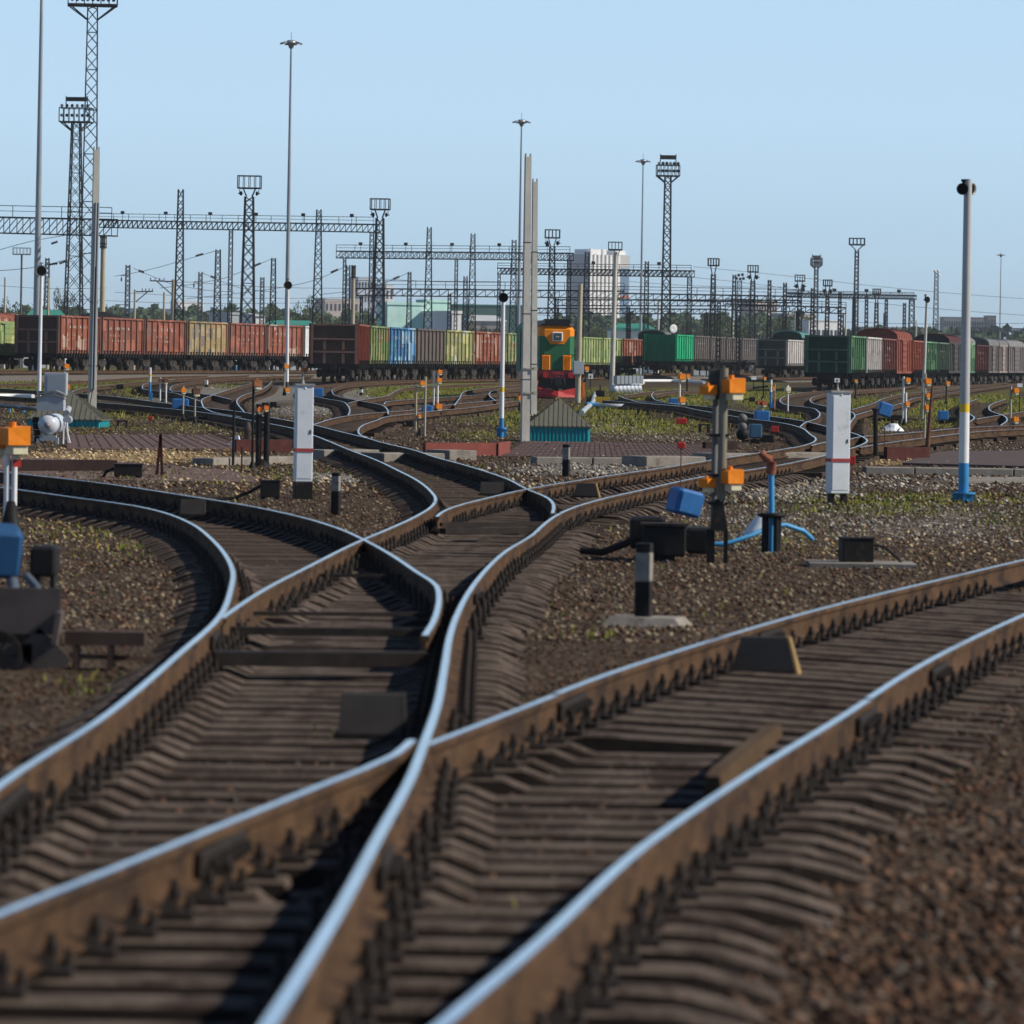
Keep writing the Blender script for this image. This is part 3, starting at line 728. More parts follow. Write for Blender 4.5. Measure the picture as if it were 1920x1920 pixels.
def make_boxcar():
    t = thing('boxcar', 'x', 'freight wagon', group='covered freight wagons')
    b = MB(); z0, z1 = 1.15, 3.95
    b.box((0, 0, (z0 + z1) / 2), (2 * HW, 2 * HL, z1 - z0))
    for s in (-1, 1):
        for i in range(9):
            y = -HL + .1 + (2 * HL - .2) * i / 8
            b.box((s * (HW + .03), y, (z0 + z1) / 2), (.08, .1, z1 - z0 - .1))
        b.box((s * (HW + .03), 0, z1 - .06), (.09, 2 * HL, .12)); b.box((s * (HW + .03), 0, z0 + .08), (.09, 2 * HL, .16))
        for k in (.3, .62): b.box((0, s * (HL + .03), z0 + (z1 - z0) * k), (2 * HW - .1, .08, .1))
    a = arch(z1 - .02, .72, w=HW - .01)
    for s in (-1, 1): b.prism([(x, s * (HL - .05), z) for x, z in a], (0, s * .05, 0))
    b.build('body', BLACK, t)
    r = MB(); a = arch(z1, .75); ai = arch(z1 - .03, .68, w=HW + .02)
    for p, q, pi, qi in zip(a, a[1:], ai, ai[1:]):
        y0, y1 = -HL - .12, HL + .12
        vs = [(p[0], y0, p[1]), (q[0], y0, q[1]), (q[0], y1, q[1]), (p[0], y1, p[1]), (pi[0], y0, pi[1]), (qi[0], y0, qi[1]), (qi[0], y1, qi[1]), (pi[0], y1, pi[1])]
        r.add(vs, [(0, 1, 2, 3), (7, 6, 5, 4), (0, 4, 5, 1), (3, 2, 6, 7)])
    for i in range(9):
        y = -HL + 2 * HL * i / 8
        for p, q in zip(a, a[1:]): r.beam((p[0], y, p[1] + .01), (q[0], y, q[1] + .01), .07, .03)
    r.build('roof', BLACK, t, fix=True)
    d = MB()
    for s in (-1, 1):
        d.box((s * (HW + .07), 0, 2.5), (.08, 3.6, 2.55)); d.box((s * (HW + .10), 0, 3.78), (.06, 5.5, .08))
        for i in range(5):
            for k in (-1.3, -.45, .45, 1.3): d.box((s * (HW + .12), k, 1.5 + i * .48), (.03, .6, .14))
    d.build('door', BLACK, t); make_chassis(t); marks(5).build('lettering', MARK, t)
    return t
PROTO_G, PROTO_B = make_gondola(), make_boxcar()
_used = set()
MARKS = [marks(s).build('m', MARK) for s in range(11, 17)]
MARK_ME = [o.data for o in MARKS]
for o in MARKS: bpy.data.objects.remove(o)
def wagon(kind_, label, loc, rz, body, end=None, roof=None, door=None, load=False, mk=0, lower=None):
    pro = PROTO_G if kind_ == 'g' else PROTO_B
    t = pro if pro.name not in _used else copy_tree(pro)
    _used.add(pro.name)
    t['label'] = label; t.scale = (1, 1, 1); t.location = loc; t.rotation_euler = (0, 0, rz)
    for ch in list(t.children):
        n = ch.name.split('.')[0]
        if n == 'body': recolor(ch, body)
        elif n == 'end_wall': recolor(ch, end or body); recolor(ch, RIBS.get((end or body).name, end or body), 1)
        elif n == 'roof': recolor(ch, roof or body)
        elif n == 'door': recolor(ch, door or body)
        elif n == 'hatch_row' and lower: recolor(ch, lower)
        elif n == 'lettering':
            if mk is None: bpy.data.objects.remove(ch)
            else: ch.data = MARK_ME[mk % len(MARK_ME)]
    if load:
        b = MB(); n = 14
        rings = []
        for i in range(n + 1):
            y = -HL + .15 + (2 * HL - .3) * i / n; hgt = .08 + .55 * math.sin(math.pi * i / n) ** .8 * (1 + .25 * math.sin(i * 1.9))
            rings.append([Vector((x * (HW - .12), y, 3.62 + max(.0, hgt * (1 - abs(x) ** 1.6) + .05 * math.sin(i * 3 + x * 9)))) for x in (-1, -.6, -.25, .1, .45, .8, 1)] + [Vector((HW - .12, y, 3.5)), Vector((-HW + .12, y, 3.5))])
        b.loft(rings, smooth=True); b.build('coal_load', COAL, t)
    return t
L13 = 13.92
def chain(xs, y0, Y0, zr):
    """near end at photo column xs[0] (near right-hand corner), each next corner one wagon further along"""
    out = []; Y = Y0; X = dirs(xs[0], y0)[0] * Y
    for x in xs[1:]:
        k = dirs(x, y0)[0]
        lo, hi = Y, Y + L13
        for _ in range(40):
            m = (lo + hi) / 2
            if math.hypot(k * m - X, m - Y) < L13: lo = m
            else: hi = m
        Yn = (lo + hi) / 2; Xn = k * Yn
        d = Vector((Xn - X, Yn - Y, 0)).normalized(); n = Vector((-d.y, d.x, 0))
        c = Vector(((X + Xn) / 2, (Y + Yn) / 2, 0)) + n * HW
        c.z = zr
        out.append((c, math.atan2(-d.x, d.y), d)); X, Y = Xn, Yn
    return out
def train_track(lab, ch, ext0, ext1, bed=0.75):
    t = thing('railway_track', lab, 'railway track')
    c0, _, d0 = ch[0]; c1, _, d1 = ch[-1]
    pts = ([c0 - d0 * ext0] if ext0 else []) + [c for c, _, _ in ch] + ([c1 + d1 * ext1] if ext1 else [])
    line = catmull(pts, lambda p: 5.0); z = c0.z
    def strip(off, prof, name, m):
        b = MB(); rings = []
        for i, p in enumerate(line):
            d = (line[min(i + 1, len(line) - 1)] - line[max(i - 1, 0)]); d.z = 0; d.normalize(); n = Vector((d.y, -d.x, 0))
            rings.append([Vector((p.x, p.y, z + q[1])) + n * (q[0] + off) for q in prof])
        b.loft(rings); return b.build(name, m, t)
    for s in (-.76, .76): strip(s, [(-.04, 0), (.04, 0), (.04, -.05), (.012, -.06), (.075, -.18), (-.075, -.18), (-.012, -.06), (-.04, -.05)], 'rail', RUST)
    low = min(-.5, G(350) - z - .06)
    strip(0, [(-1.8, -.3), (1.8, -.3), (2.7, low), (-2.7, low)], 'ballast_bed', MATS['pale_ballast'])
    b = MB(); La = 0
    for p, q in zip(line, line[1:]):
        n = max(1, int((q - p).length / .62)); d = (q - p).normalized(); nn = Vector((d.y, -d.x, 0))
        for i in range(n):
            c = p.lerp(q, i / n); b.beam(Vector((c.x, c.y, z - .27)) - nn * 1.35, Vector((c.x, c.y, z - .27)) + nn * 1.35, .25, .15)
    kind(b.build('sleeper', TIMB, t), 'stuff')
mat('pale_ballast', (0.13, 0.115, 0.10), .95, var=.5, scale=14, col2=(0.10, 0.085, 0.07), amount=.5, bump=.8, bscale=30)
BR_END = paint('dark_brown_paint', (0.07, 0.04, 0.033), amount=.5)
RIBS = {'dark_brown_paint': paint('brown_rib_worn_lit', (0.22, 0.12, 0.095), amount=.4), 'dark_green_paint': paint('green_rib_worn_lit', (0.075, 0.15, 0.11), amount=.3), 'dark_grey_paint': paint('grey_rib_worn_lit', (0.22, 0.20, 0.185), amount=.3)}  # ribs paler than their panels: rust contrast plus sunlight put into the colour
RED = paint('rust_red_paint', (0.215, 0.078, 0.050), amount=.42, patches=[(.2, .07, .05), (.33, .12, .08), (.18, .1, .08)])
RED2 = paint('brick_red_paint', (0.23, 0.065, 0.042), amount=.4)
RED3 = paint('oxide_red_paint', (0.25, 0.085, 0.05), amount=.35, patches=[(.28, .12, .09), (.2, .06, .04), (.42, .3, .24)])
TAN = paint('tan_paint', (0.30, 0.22, 0.11), amount=.15, patches=[(.17, .15, .13), (.36, .29, .17), (.22, .19, .14), (.36, .20, .12)])
GRN = paint('faded_green_paint', (0.17, 0.22, 0.085), amount=.3, patches=[(.3, .3, .14), (.1, .2, .12), (.33, .2, .1)])
BLU = paint('blue_paint', (0.05, 0.14, 0.27), amount=.15, patches=[(.16, .36, .6), (.07, .2, .3), (.3, .42, .52)])
GBR = paint('grey_brown_paint', (0.115, 0.092, 0.082), amount=.25)
OLV = paint('olive_yellow_paint', (0.25, 0.24, 0.11), amount=.15, patches=[(.42, .45, .42), (.22, .25, .1), (.46, .44, .2)])
LIM = paint('lime_paint', (0.26, 0.31, 0.13), amount=.15, patches=[(.4, .44, .2), (.2, .3, .12)])
WHT = paint('white_paint_streaked', (0.6, 0.6, 0.58), amount=.25)
EMR = paint('emerald_paint', (0.02, 0.38, 0.18), amount=.04, rust=(.03, .15, .08))
GRY = paint('warm_grey_paint', (0.14, 0.122, 0.115), amount=.2)
DGR = paint('dark_grey_paint', (0.06, 0.057, 0.055), amount=.3)
DGN = paint('dark_green_paint', (0.018, 0.05, 0.034), amount=.2)
MGN = paint('worn_green_paint', (0.10, 0.21, 0.11), amount=.35, patches=[(.2, .33, .2), (.08, .15, .1)])
WRD = paint('white_and_red_paint', (0.5, 0.48, 0.46), amount=.5, rust=(.33, .07, .05))
MAR = paint('maroon_paint', (0.10, 0.035, 0.03), amount=.3)
ORD = paint('orange_red_paint', (0.30, 0.095, 0.055), amount=.35)
GRF = paint('grey_roof_paint', (0.23, 0.23, 0.22), amount=.2)
TEA = paint('teal_roof_paint', (0.13, 0.30, 0.27), amount=.12)
# left train
c = chain([108, 186, 269, 349, 427, 498, 567, 632], 660, 332, 0.22)
labs = ['rust red open wagon with dark brown end wall, foremost of the left train', 'rust red open wagon behind the concrete pole, heaped with coal', 'rust red open wagon with white scrawls between the coal wagon and the tan one',
        'tan open wagon patched with grey squares and an orange end', 'rust red open wagon coupled right behind the tan wagon', 'rust red open wagon beside the thin white loudspeaker pole, last before a white one', 'mostly hidden white open wagon at the tail of the rust red train']
cols = [RED3, RED, RED, TAN, RED, RED3, WHT]
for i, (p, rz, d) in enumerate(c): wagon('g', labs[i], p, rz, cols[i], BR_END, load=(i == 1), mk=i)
train_track('straight track under the rust red wagon train', c, 40, 30)
p, rz, d = c[0]
wagon('b', 'lime boxcar with a red roof cut off by the left edge', p + Vector((-5.5, 5.0, 0)), rz + .02, LIM, DGR, roof=RED3, mk=None).scale = (1, 1, .87)
# middle train
c = chain([669, 691, 728, 778, 833, 888, 942, 990, 1030, 1062, 1090, 1128, 1166, 1204], 665, 316, -0.17)
cols = [RED2, GRN, BLU, GBR, OLV, RED3, GRN, GBR, RED, OLV, LIM, LIM, RED3]
labs = ['brown open wagon showing its whole dark end wall, head of the middle train', 'faded green open wagon right behind the brown end wagon', 'bright blue open wagon, lower than its neighbours', 'plain grey brown open wagon next to the blue one',
        'olive yellow open wagon with pale patches', 'orange red open wagon between the olive one and the loudspeaker pole', 'faded green open wagon partly behind the two concrete poles', 'grey brown open wagon hidden behind the locomotive cab', 'rust red open wagon hidden behind the locomotive',
        'olive open wagon hidden behind the locomotive side', 'lime open wagon just right of the locomotive', 'lime open wagon with grey patches, behind the slim lamp pole', 'red open wagon blackened along its lower half, left of the emerald one']
for i, (p, rz, d) in enumerate(c):
    if i in (7, 8, 9): continue
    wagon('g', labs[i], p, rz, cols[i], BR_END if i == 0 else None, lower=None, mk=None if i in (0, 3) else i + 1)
train_track('curved track under the middle train of mixed colours', c, 6, 4)
# emerald wagon and the grey train behind
c = chain([1266, 1300, 1330.5, 1360, 1389, 1418], 672, 474, 0.30)
wagon('g', 'bright emerald green open wagon with ribbed end', *c[0][:2], EMR, paint('emerald_end_shaded', (0.008, 0.16, 0.08), amount=.05, rust=(.02, .1, .06)), mk=None)  # end wall in a darker emerald that carries the shade of that side
for i, w in enumerate(['first', 'second', 'third']):
    wagon('g', f'warm grey open wagon, {w} behind the emerald one', *c[i + 1][:2], GRY, mk=i)
wagon('g', 'warm grey open wagon right before the dark one with the white side', *c[4][:2], GRY, mk=4)
train_track('track under the emerald and grey wagons', c, 12, 10)
p = at(1228, 650, 560); p.z = 0.42
wagon('b', 'boxcar whose grey green arched roof shows above the emerald wagon', p, math.atan2(-1.2, 13.8), DGN, DGN, roof=GRF, mk=None)
c = chain([1474, 1506, 1536], 676, 486, 0.02)
wagon('g', 'dark open wagon with white and red slatted side', *c[0][:2], WRD, DGR, mk=None)
wagon('g', 'dark open wagon hidden behind the dark green end wall', *c[1][:2], GRY, DGR, mk=None)
train_track('track under the dark wagon with the white side', c, 12, 10)
p = at(1484, 650, 526); p.z = 0.34
wagon('b', 'teal covered wagon whose arched roof shows over the dark wagon', p, math.atan2(-1.9, 13.8), DGN, DGN, roof=TEA, mk=None)
# right train
c = chain([1592, 1622.5, 1652, 1679, 1709, 1733, 1757.5, 1777, 1804, 1828, 1852, 1872, 1889, 1921, 1950], 678, 338, -0.30)
spec = [('g', MGN, DGN, None, 'green open wagon with a wide dark green end wall, head of its train'), ('g', WRD, None, None, 'white and red open wagon right behind the dark green end wagon'), ('g', paint('dull_maroon_paint', (.17, .07, .06), amount=.4), None, None, 'dull maroon open wagon between the white one and the red boxcar'),
        ('b', RED2, None, RED2, 'red boxcar with tall arched roof'), ('g', ORD, None, None, 'orange red open wagon right behind the red boxcar'), ('g', MGN, None, None, 'green open wagon behind the thin loudspeaker pole'), ('g', paint('grey_green_paint', (.12, .16, .12), amount=.45), None, None, 'grey green open wagon next to a black-walled boxcar'),
        ('b', DGR, None, MAR, 'black-walled boxcar with a dark red brown arched roof'), ('b', MGN, None, GRF, 'green boxcar with grey roof partly behind the tall loudspeaker pole'), ('g', MAR, None, None, 'maroon open wagon right behind the tall loudspeaker pole'), ('b', GRY, None, GRF, 'grey roofed boxcar with a red end, first past the tall pole'),
        ('b', paint('grey_pink_paint', (.26, .22, .20), amount=.45, rust=(.25, .07, .05)), None, GRF, 'grey roofed boxcar with white and red wall'), ('b', GRY, None, GRF, 'grey roofed boxcar, last before the dark maroon boxcar'), ('b', MAR, None, MAR, 'dark maroon boxcar cut off at the right edge')]
for i, ((p, rz, d), (k, body, end, roof, lab)) in enumerate(zip(c, spec)):
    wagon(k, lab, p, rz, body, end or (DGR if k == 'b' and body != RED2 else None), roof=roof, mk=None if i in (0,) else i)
train_track('long track under the right-hand train', c, 10, 10)

# ------------------------------------------------------------------ locomotive
def locomotive():
    Y = 250.0; p = at(1044, 739, Y); s = F / Y          # nose seen almost straight on
    p.z = RH(Y) + .0
    # a small shunter
    t = thing('locomotive', 'green and orange diesel locomotive with red nose plough, facing us', 'locomotive', p, math.radians(4.0)); t.scale = (.86, .86, .97)
    GREEN = mat('locomotive_green', (0.03, 0.15, 0.07), .6, var=.12, scale=1.5, spec=.2)
    ORNG = mat('locomotive_orange', (0.85, 0.25, 0.01), .6, spec=.2, var=.08, scale=2)
    REDL = mat('locomotive_red', (0.42, 0.02, 0.02), .5, var=.2, scale=2)
    DARK = mat('locomotive_black', (0.012, 0.012, 0.013), .5)
    GLS = mat('headlight_glass', (0.02, 0.025, 0.03), .1, spec=.8)
    WH = mat('white_trim', (0.8, 0.8, 0.78), .5, var=.05)
    def sec(z, w, ch, y=0.0, back=12.0): return [Vector(q) for q in ((-w, y + ch, z), (-w + ch, y, z), (w - ch, y, z), (w, y + ch, z), (w, back, z), (-w, back, z))]
    b = MB(); b.loft([sec(1.25, 1.05, .28, .25), sec(3.05, 1.05, .28, .25)]); b.build('hood', GREEN, t)
    b = MB(); rg = [sec(3.051, 1.05, .28, .25), sec(3.40, 1.05, .28, .25), sec(3.62, .86, .28, .45)]; b.loft(rg)
    b.build('hood_top', ORNG, t)
    # orange mask that narrows downwards in front of the green nose
    b = MB(); b.prism([(-.77, .24, 3.06), (.77, .24, 3.06), (.42, .24, 2.62), (-.42, .24, 2.62)], (0, -.012, 0)); b.build('nose_mask', ORNG, t)
    # roof with brow
    b = MB(); b.loft([sec(3.63, 1.02, .25, .22), sec(3.70, .98, .25, .22)]); b.box((0, 5, 3.80), (1.5, 9.0, .22)); b.box((0, 1.2, 3.92), (1.5, 1.0, .1)); b.build('roof', DARK, t)
    b = MB(); b.box((0, .8, 4.2), (.05, .05, .6)); b.box((-.1, .8, 4.1), (.22, .05, .05)); b.build('horn_mast', DARK, t)
    # headlight
    b = MB(); fr = []
    b.bevbox((0, .16, 3.02), (.62, .16, .5), .03); hl = b.build('headlight', WH, t)
    b = MB(); b.bevbox((0, .09, 3.02), (.50, .06, .38), .02); b.build('headlight_glass', GLS, hl)
    b = MB()
    for k in (-.06, .06): b.tube((k, .065, 3.02), (k, .04, 3.02), .045, n=12)
    b.build('bulb', mat('lamp_lens', (.5, .5, .48), .2), hl)
    # louvred orange hatches
    for sx in (-.66, .60):
        b = MB(); b.box((sx, .22, 1.62), (.50, .06, .82))
        for k in range(6): b.box((sx - .2 + k * .08, .15, 1.62), (.075, .012, .80), rz=.75)
        b.build('orange_hatch', ORNG, t)
    # wide cab far behind the hood
    b = MB(); b.loft([[Vector(q) for q in ((-1.48, 11, 1.2), (1.48, 11, 1.2), (1.48, 14.5, 1.2), (-1.48, 14.5, 1.2))], [Vector(q) for q in ((-1.48, 11, 3.55), (1.48, 11, 3.55), (1.48, 14.5, 3.55), (-1.48, 14.5, 3.55))], [Vector(q) for q in ((-1.1, 11, 3.95), (1.1, 11, 3.95), (1.1, 14.5, 3.95), (-1.1, 14.5, 3.95))]])
    cab = b.build('cab', GREEN, t)
    for sx in (-1, 1):
        b = MB(); b.box((sx * 1.26, 10.97, 2.9), (.3, .04, .6)); b.build('cab_window', GLS, cab)
    # platform, hand rails
    b = MB(); b.box((0, 7, 1.17), (2.9, 15.2, .12)); b.build('platform', DARK, t)
    b = MB()
    for sx in (-1, 1):
        for y in (-.5, 2, 5, 8): b.tube((sx * 1.4, y, 1.2), (sx * 1.4, y, 2.25), .02, n=6)
        b.tube((sx * 1.4, -.5, 2.25), (sx * 1.4, 8, 2.25), .02, n=6)
        b.tube((sx * 1.4, -.5, 2.05), (sx * .5, -.5, 2.05), .02, n=6)
    b.build('handrail', DARK, t)
    # red buffer beam with raised pads and lettering
    b = MB(); b.box((0, -.55, .98), (3.0, .14, .42)); bb = b.build('buffer_beam', mat('dull_red', (0.13, 0.02, 0.022), .6), t)
    for sx in (-.75, .78):
        b = MB(); b.tube((sx, -.62, .97), (sx, -.68, .97), .17, n=16); b.build('marker_light', REDL, bb)
    for txt, sz, z in (('ТЭМ2У', .21, .99), ('545', .17, .80)):
        cu = bpy.data.curves.new('lettering', 'FONT'); cu.body = txt; cu.size = sz; cu.extrude = .004; cu.align_x = 'CENTER'
        tmp = bpy.data.objects.new('lettering', cu); SC.collection.objects.link(tmp)
        dg = bpy.context.evaluated_depsgraph_get(); me = bpy.data.meshes.new_from_object(tmp.evaluated_get(dg)); bpy.data.objects.remove(tmp)
        me.materials.clear(); me.materials.append(mat('letter_red', (0.75, 0.10, 0.12), .5)); lo = bpy.data.objects.new('lettering', me); SC.collection.objects.link(lo); lo.parent = bb
        lo.location = (0.0, -.626, z); lo.rotation_euler = (math.pi / 2, 0, 0)
    # dark frame, coupler, plough
    b = MB(); b.box((0, -.3, .5), (2.4, .3, .55)); b.build('nose_frame', DARK, t)
    b = MB(); b.box((0, -.85, .62), (.26, .7, .28)); b.box((0, -1.1, .62), (.42, .25, .46)); b.build('coupler', DARK, t)
    b = MB()
    for sx in (-1, 1):
        b.path([(sx * .35, -.65, .8), (sx * .42, -.8, .45), (sx * .3, -.8, .2), (sx * .5, -.7, .08)], .03)
    b.build('air_hose', DARK, t)
    b = MB(); b.loft([[Vector(q) for q in ((-1.5, -.55, .35), (0, -.95, .1), (1.5, -.55, .35), (1.5, -.5, .35), (0, -.85, .1), (-1.5, -.5, .35))], [Vector(q) for q in ((-1.48, -.62, -.34 + .12), (0, -1.15, -.22), (1.48, -.62, -.34 + .12), (1.48, -.57, -.2), (0, -1.05, -.2), (-1.48, -.57, -.2))]])
    b.box((-1.35, -.55, .38), (.3, .1, .5)); b.box((1.35, -.55, .38), (.3, .1, .5)); pl = b.build('plough', REDL, t)
    for sx in (-1, 1):
        b = MB(); b.box((sx * 1.3, -.66, .52), (.2, .05, .3), tilt=('Y', sx * -.3)); b.build('plough_bracket', ORNG, pl)
    for sx in (-1,1):
        b = MB(); b.box((sx * 1.62, .2, .1), (.14, .5, .95)); b.build('step', ORNG if sx > 0 else DARK, t)
    for y in (1.2, 3.0, 4.8, 9.5, 11.3, 13.1):
        w = wheelset().build('wheelset', WHEEL, t); w.location = (0, y, .5 - .02)
    b = MB(); b.box((0, 7, .55), (2.3, 13.5, .4)); b.build('bogie_frame', DARK, t)
locomotive()
# ------------------------------------------------------------------ masts, towers, gantries, poles
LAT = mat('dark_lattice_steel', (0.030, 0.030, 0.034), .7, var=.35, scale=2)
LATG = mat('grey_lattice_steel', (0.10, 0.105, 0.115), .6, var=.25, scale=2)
GALV = mat('galvanised_pole', (0.30, 0.32, 0.34), .45, metal=.3, var=.2, scale=2, stretch=(1, 1, .2))
CPOL = mat('pole_concrete', (0.52, 0.49, 0.43), .9, var=.18, scale=3, col2=(.2, .18, .15), amount=.25, bump=.2, stretch=(1, 1, .4))
CPOB = mat('brownish_pole_concrete', (0.42, 0.36, 0.26), .9, var=.2, scale=2, col2=(.15, .11, .08), amount=.25, stretch=(1, 1, .3))
WHP = mat('white_pole_paint', (0.72, 0.72, 0.72), .5, var=.08, scale=4, col2=(.35, .3, .27), amount=.1)
BLP = mat('blue_pole_paint', (0.03, 0.22, 0.48), .5, var=.15, scale=4)
YEP = mat('yellow_pole_paint', (0.75, 0.48, 0.02), .5, var=.1, scale=4)
HORN = mat('horn_grey', (0.22, 0.20, 0.17), .45, var=.15, scale=5); HORNI = mat('horn_inside', (0.010, 0.009, 0.009), .8)
FLOOD = mat('floodlight_grey', (0.30, 0.31, 0.32), .35, metal=.4, var=.15)
def yh_at(x): return YH + (x - XC) * math.tan(ROLL)
def stand(x, ytop, H):
    """a thing of real height H on level ground whose top is seen at (x, ytop)"""
    Y = F * (H - 1.92) / (yh_at(x) - ytop)
    for _ in range(6): Y = F * (H - (CZ - G(Y))) / (yh_at(x) - ytop)
    p = at(x, ytop, Y); return Vector((p.x, Y, G(Y))), F / Y
def lattice(b, H, wb, wt, leg=.13, br=.055, z0=0.0, ratio=1.15):
    zs = [z0]
    while zs[-1] < H - .3:
        w = wb + (wt - wb) * (zs[-1] - z0) / (H - z0); zs.append(min(H, zs[-1] + max(.55, 2 * w * ratio)))
    zs[-1] = H
    hw = lambda z: wb + (wt - wb) * (z - z0) / (H - z0)
    cs = [(-1, -1), (1, -1), (1, 1), (-1, 1)]
    for sx, sy in cs: b.beam((sx * wb, sy * wb, z0), (sx * wt, sy * wt, H), leg)
    for i, (a, c) in enumerate(zip(zs, zs[1:])):
        ha, hc = hw(a), hw(c)
        for (ax, ay), (cx, cy) in zip(cs, cs[1:] + cs[:1]):
            b.beam((ax * ha, ay * ha, a), (cx * hc, cy * hc, c), br); b.beam((cx * ha, cy * ha, a), (ax * hc, ay * hc, c), br)
            if i % 3 == 0: b.beam((ax * ha, ay * ha, a), (cx * ha, cy * ha, a), br)
def lamp_basket(b, z, w, h, d=None, bars=5, th=.07, floor=True):
    d = d or w * .6
    for zz in (z, z + h): 
        for q in ((-w / 2, w / 2, -d / 2), (-w / 2, w / 2, d / 2)): b.beam((q[0], q[2], zz), (q[1], q[2], zz), th * (1.5 if zz == z else 1))
        for x in (-w / 2, w / 2): b.beam((x, -d / 2, zz), (x, d / 2, zz), th)
    for i in range(bars):
        x = -w / 2 + w * i / (bars - 1)
        for y in (-d / 2, d / 2): b.beam((x, y, z), (x, y, z + h), th * (1 if i in (0, bars - 1) else .7))
    if floor: b.box((0, 0, z - .02), (w, d, .08))
    b.beam((-w / 2, -d / 2, z), (w / 2, -d / 2, z), th * 1.4)
def horn(parent, loc, r, ang, m=None):
    """re-entrant loudspeaker horn, mouth turned by ang from straight at the viewer"""
    o = MB(); o.lathe([(r * .25, r * 1.5), (r * .32, r * .9), (r * .6, r * .3), (r, 0), (r * 1.03, -.02), (r * .97, -.02), (r * .55, r * .35), (r * .2, r * .6), (.005, r * .6)], axis='Y', n=20)
    h = o.build('loudspeaker', m or HORN, parent, fix=False); h.location = loc; h.rotation_euler = (0, 0, ang)
    o = MB(); o.lathe([(r * .94, .0), (r * .5, r * .38), (.004, r * .42)], axis='Y', n=20); o.lathe([(r * .18, r * .42), (r * .24, r * .1), (.004, r * .02)], axis='Y', n=12)
    o.build('horn_mouth', HORNI, h)
    o = MB(); o.box((0, r * .9, r * .9), (.04, .04, r * 1.2)); o.box((0, r * .9, r * 1.5), (r * .8, .04, .04)); o.build('horn_bracket', LAT, h)
# pointed lattice masts: photo column and row of the tip, real height, px widths at foot and tip, label
MASTS = [
 (339, 355, 15, 20, 9, 'tall lattice mast, tallest bare one, left of the square caged lamp tower'),
 (598, 393, 15, 22, 8, 'tall lattice mast between the slim steel lamp pole and the brown wagon end'),
 (805, 426, 15, 19, 7, 'lattice mast standing in front of the mint building, tallest there'),
 (887, 438, 15, 18, 7, 'lattice mast rising above the orange red wagon'),
 (964, 450, 14, 16, 7, 'lattice mast just left of the paired concrete poles'),
 (409, 468, 13, 16, 8, 'lattice mast with an anchored wire running down to its left, above the tan wagon'),
 (513, 484, 13, 14, 7, 'lattice mast with an anchored wire, left of the slim steel lamp pole'),
 (240, 497, 12, 10, 7, 'pale lattice mast with two small arms in front of the left trees'),
 (376, 510, 12, 10, 6, 'thin lattice mast between the two taller ones above the rust red wagons'),
 (492, 520, 12, 9, 6, 'thin lattice mast half behind the one right of the square lamp cage tower'),
 (768, 510, 13, 12, 5, 'lattice mast at the left half of the mint building'),
 (843, 550, 10, 8, 5, 'short lattice mast at the right corner of the mint building'),
 (873, 518, 12, 10, 6, 'thin lattice mast left of the one above the orange red wagon'),
 (653, 497, 12, 9, 6, 'thin lattice mast behind the round concrete pole with a dark cap'),
 (1101, 472, 14, 14, 7, 'lattice mast in front of the dark side of the tower block'),
 (1213, 490, 14, 10, 6, 'lattice mast right of the tower block beside a slim lamp pole'),
 (1377, 515, 13, 10, 5, 'lattice mast touching the cluster of round lamps'),
 (1443, 525, 12, 8, 5, 'bare lattice mast before the pale flat-roofed block'),
 (1472, 530, 12, 8, 5, 'bare lattice mast at the end of the right gantry'),
 (1524, 540, 12, 8, 5, 'bare lattice mast close to the pale floodlight tower with a screen'),
 (1575, 547, 11, 7, 4, 'bare lattice mast right of the low lamp cage tower'),
 (1625, 552, 11, 7, 4, 'bare lattice mast right of the tall slender lamp tower'),
 (1662, 560, 11, 6, 4, 'bare lattice mast left of the end post of the far gantry'),
 (1696, 568, 11, 5, 4, 'small bare lattice mast at the far gantry, near its end post'),
 (1659, 587, 8, 4, 3, 'smallest lattice mast, over the red boxcar'),
 (89, 484, 13, 12, 6, 'lattice mast half behind the leftmost steel lamp pole'),
]
for x, yt, H, wb, wt, lab in MASTS:
    p, s = stand(x, yt, H)
    b = MB(); lattice(b, H, wb / 2 / s, wt / 2 / s, leg=1.8 / s + .02, br=.8 / s + .01)
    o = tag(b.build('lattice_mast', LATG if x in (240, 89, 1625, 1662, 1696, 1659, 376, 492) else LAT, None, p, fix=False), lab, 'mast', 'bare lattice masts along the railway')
    if lab.startswith('pale lattice') or 'thin lattice mast between' in lab or x == 89:
        c = MB()
        for k, l in ((.90, -12), (.62, -22)): c.beam((0, 0, H * k), (l / s, 0, H * k), 1.2 / s); c.beam((l / s, 0, H * k), (l / s, 0, H * k - 10 / s), 1.0 / s); c.box((l / s, 0, H * k - 8 / s), (2.5 / s, 2.5 / s, 6 / s))
        c.build('wire_arm', LAT, o)
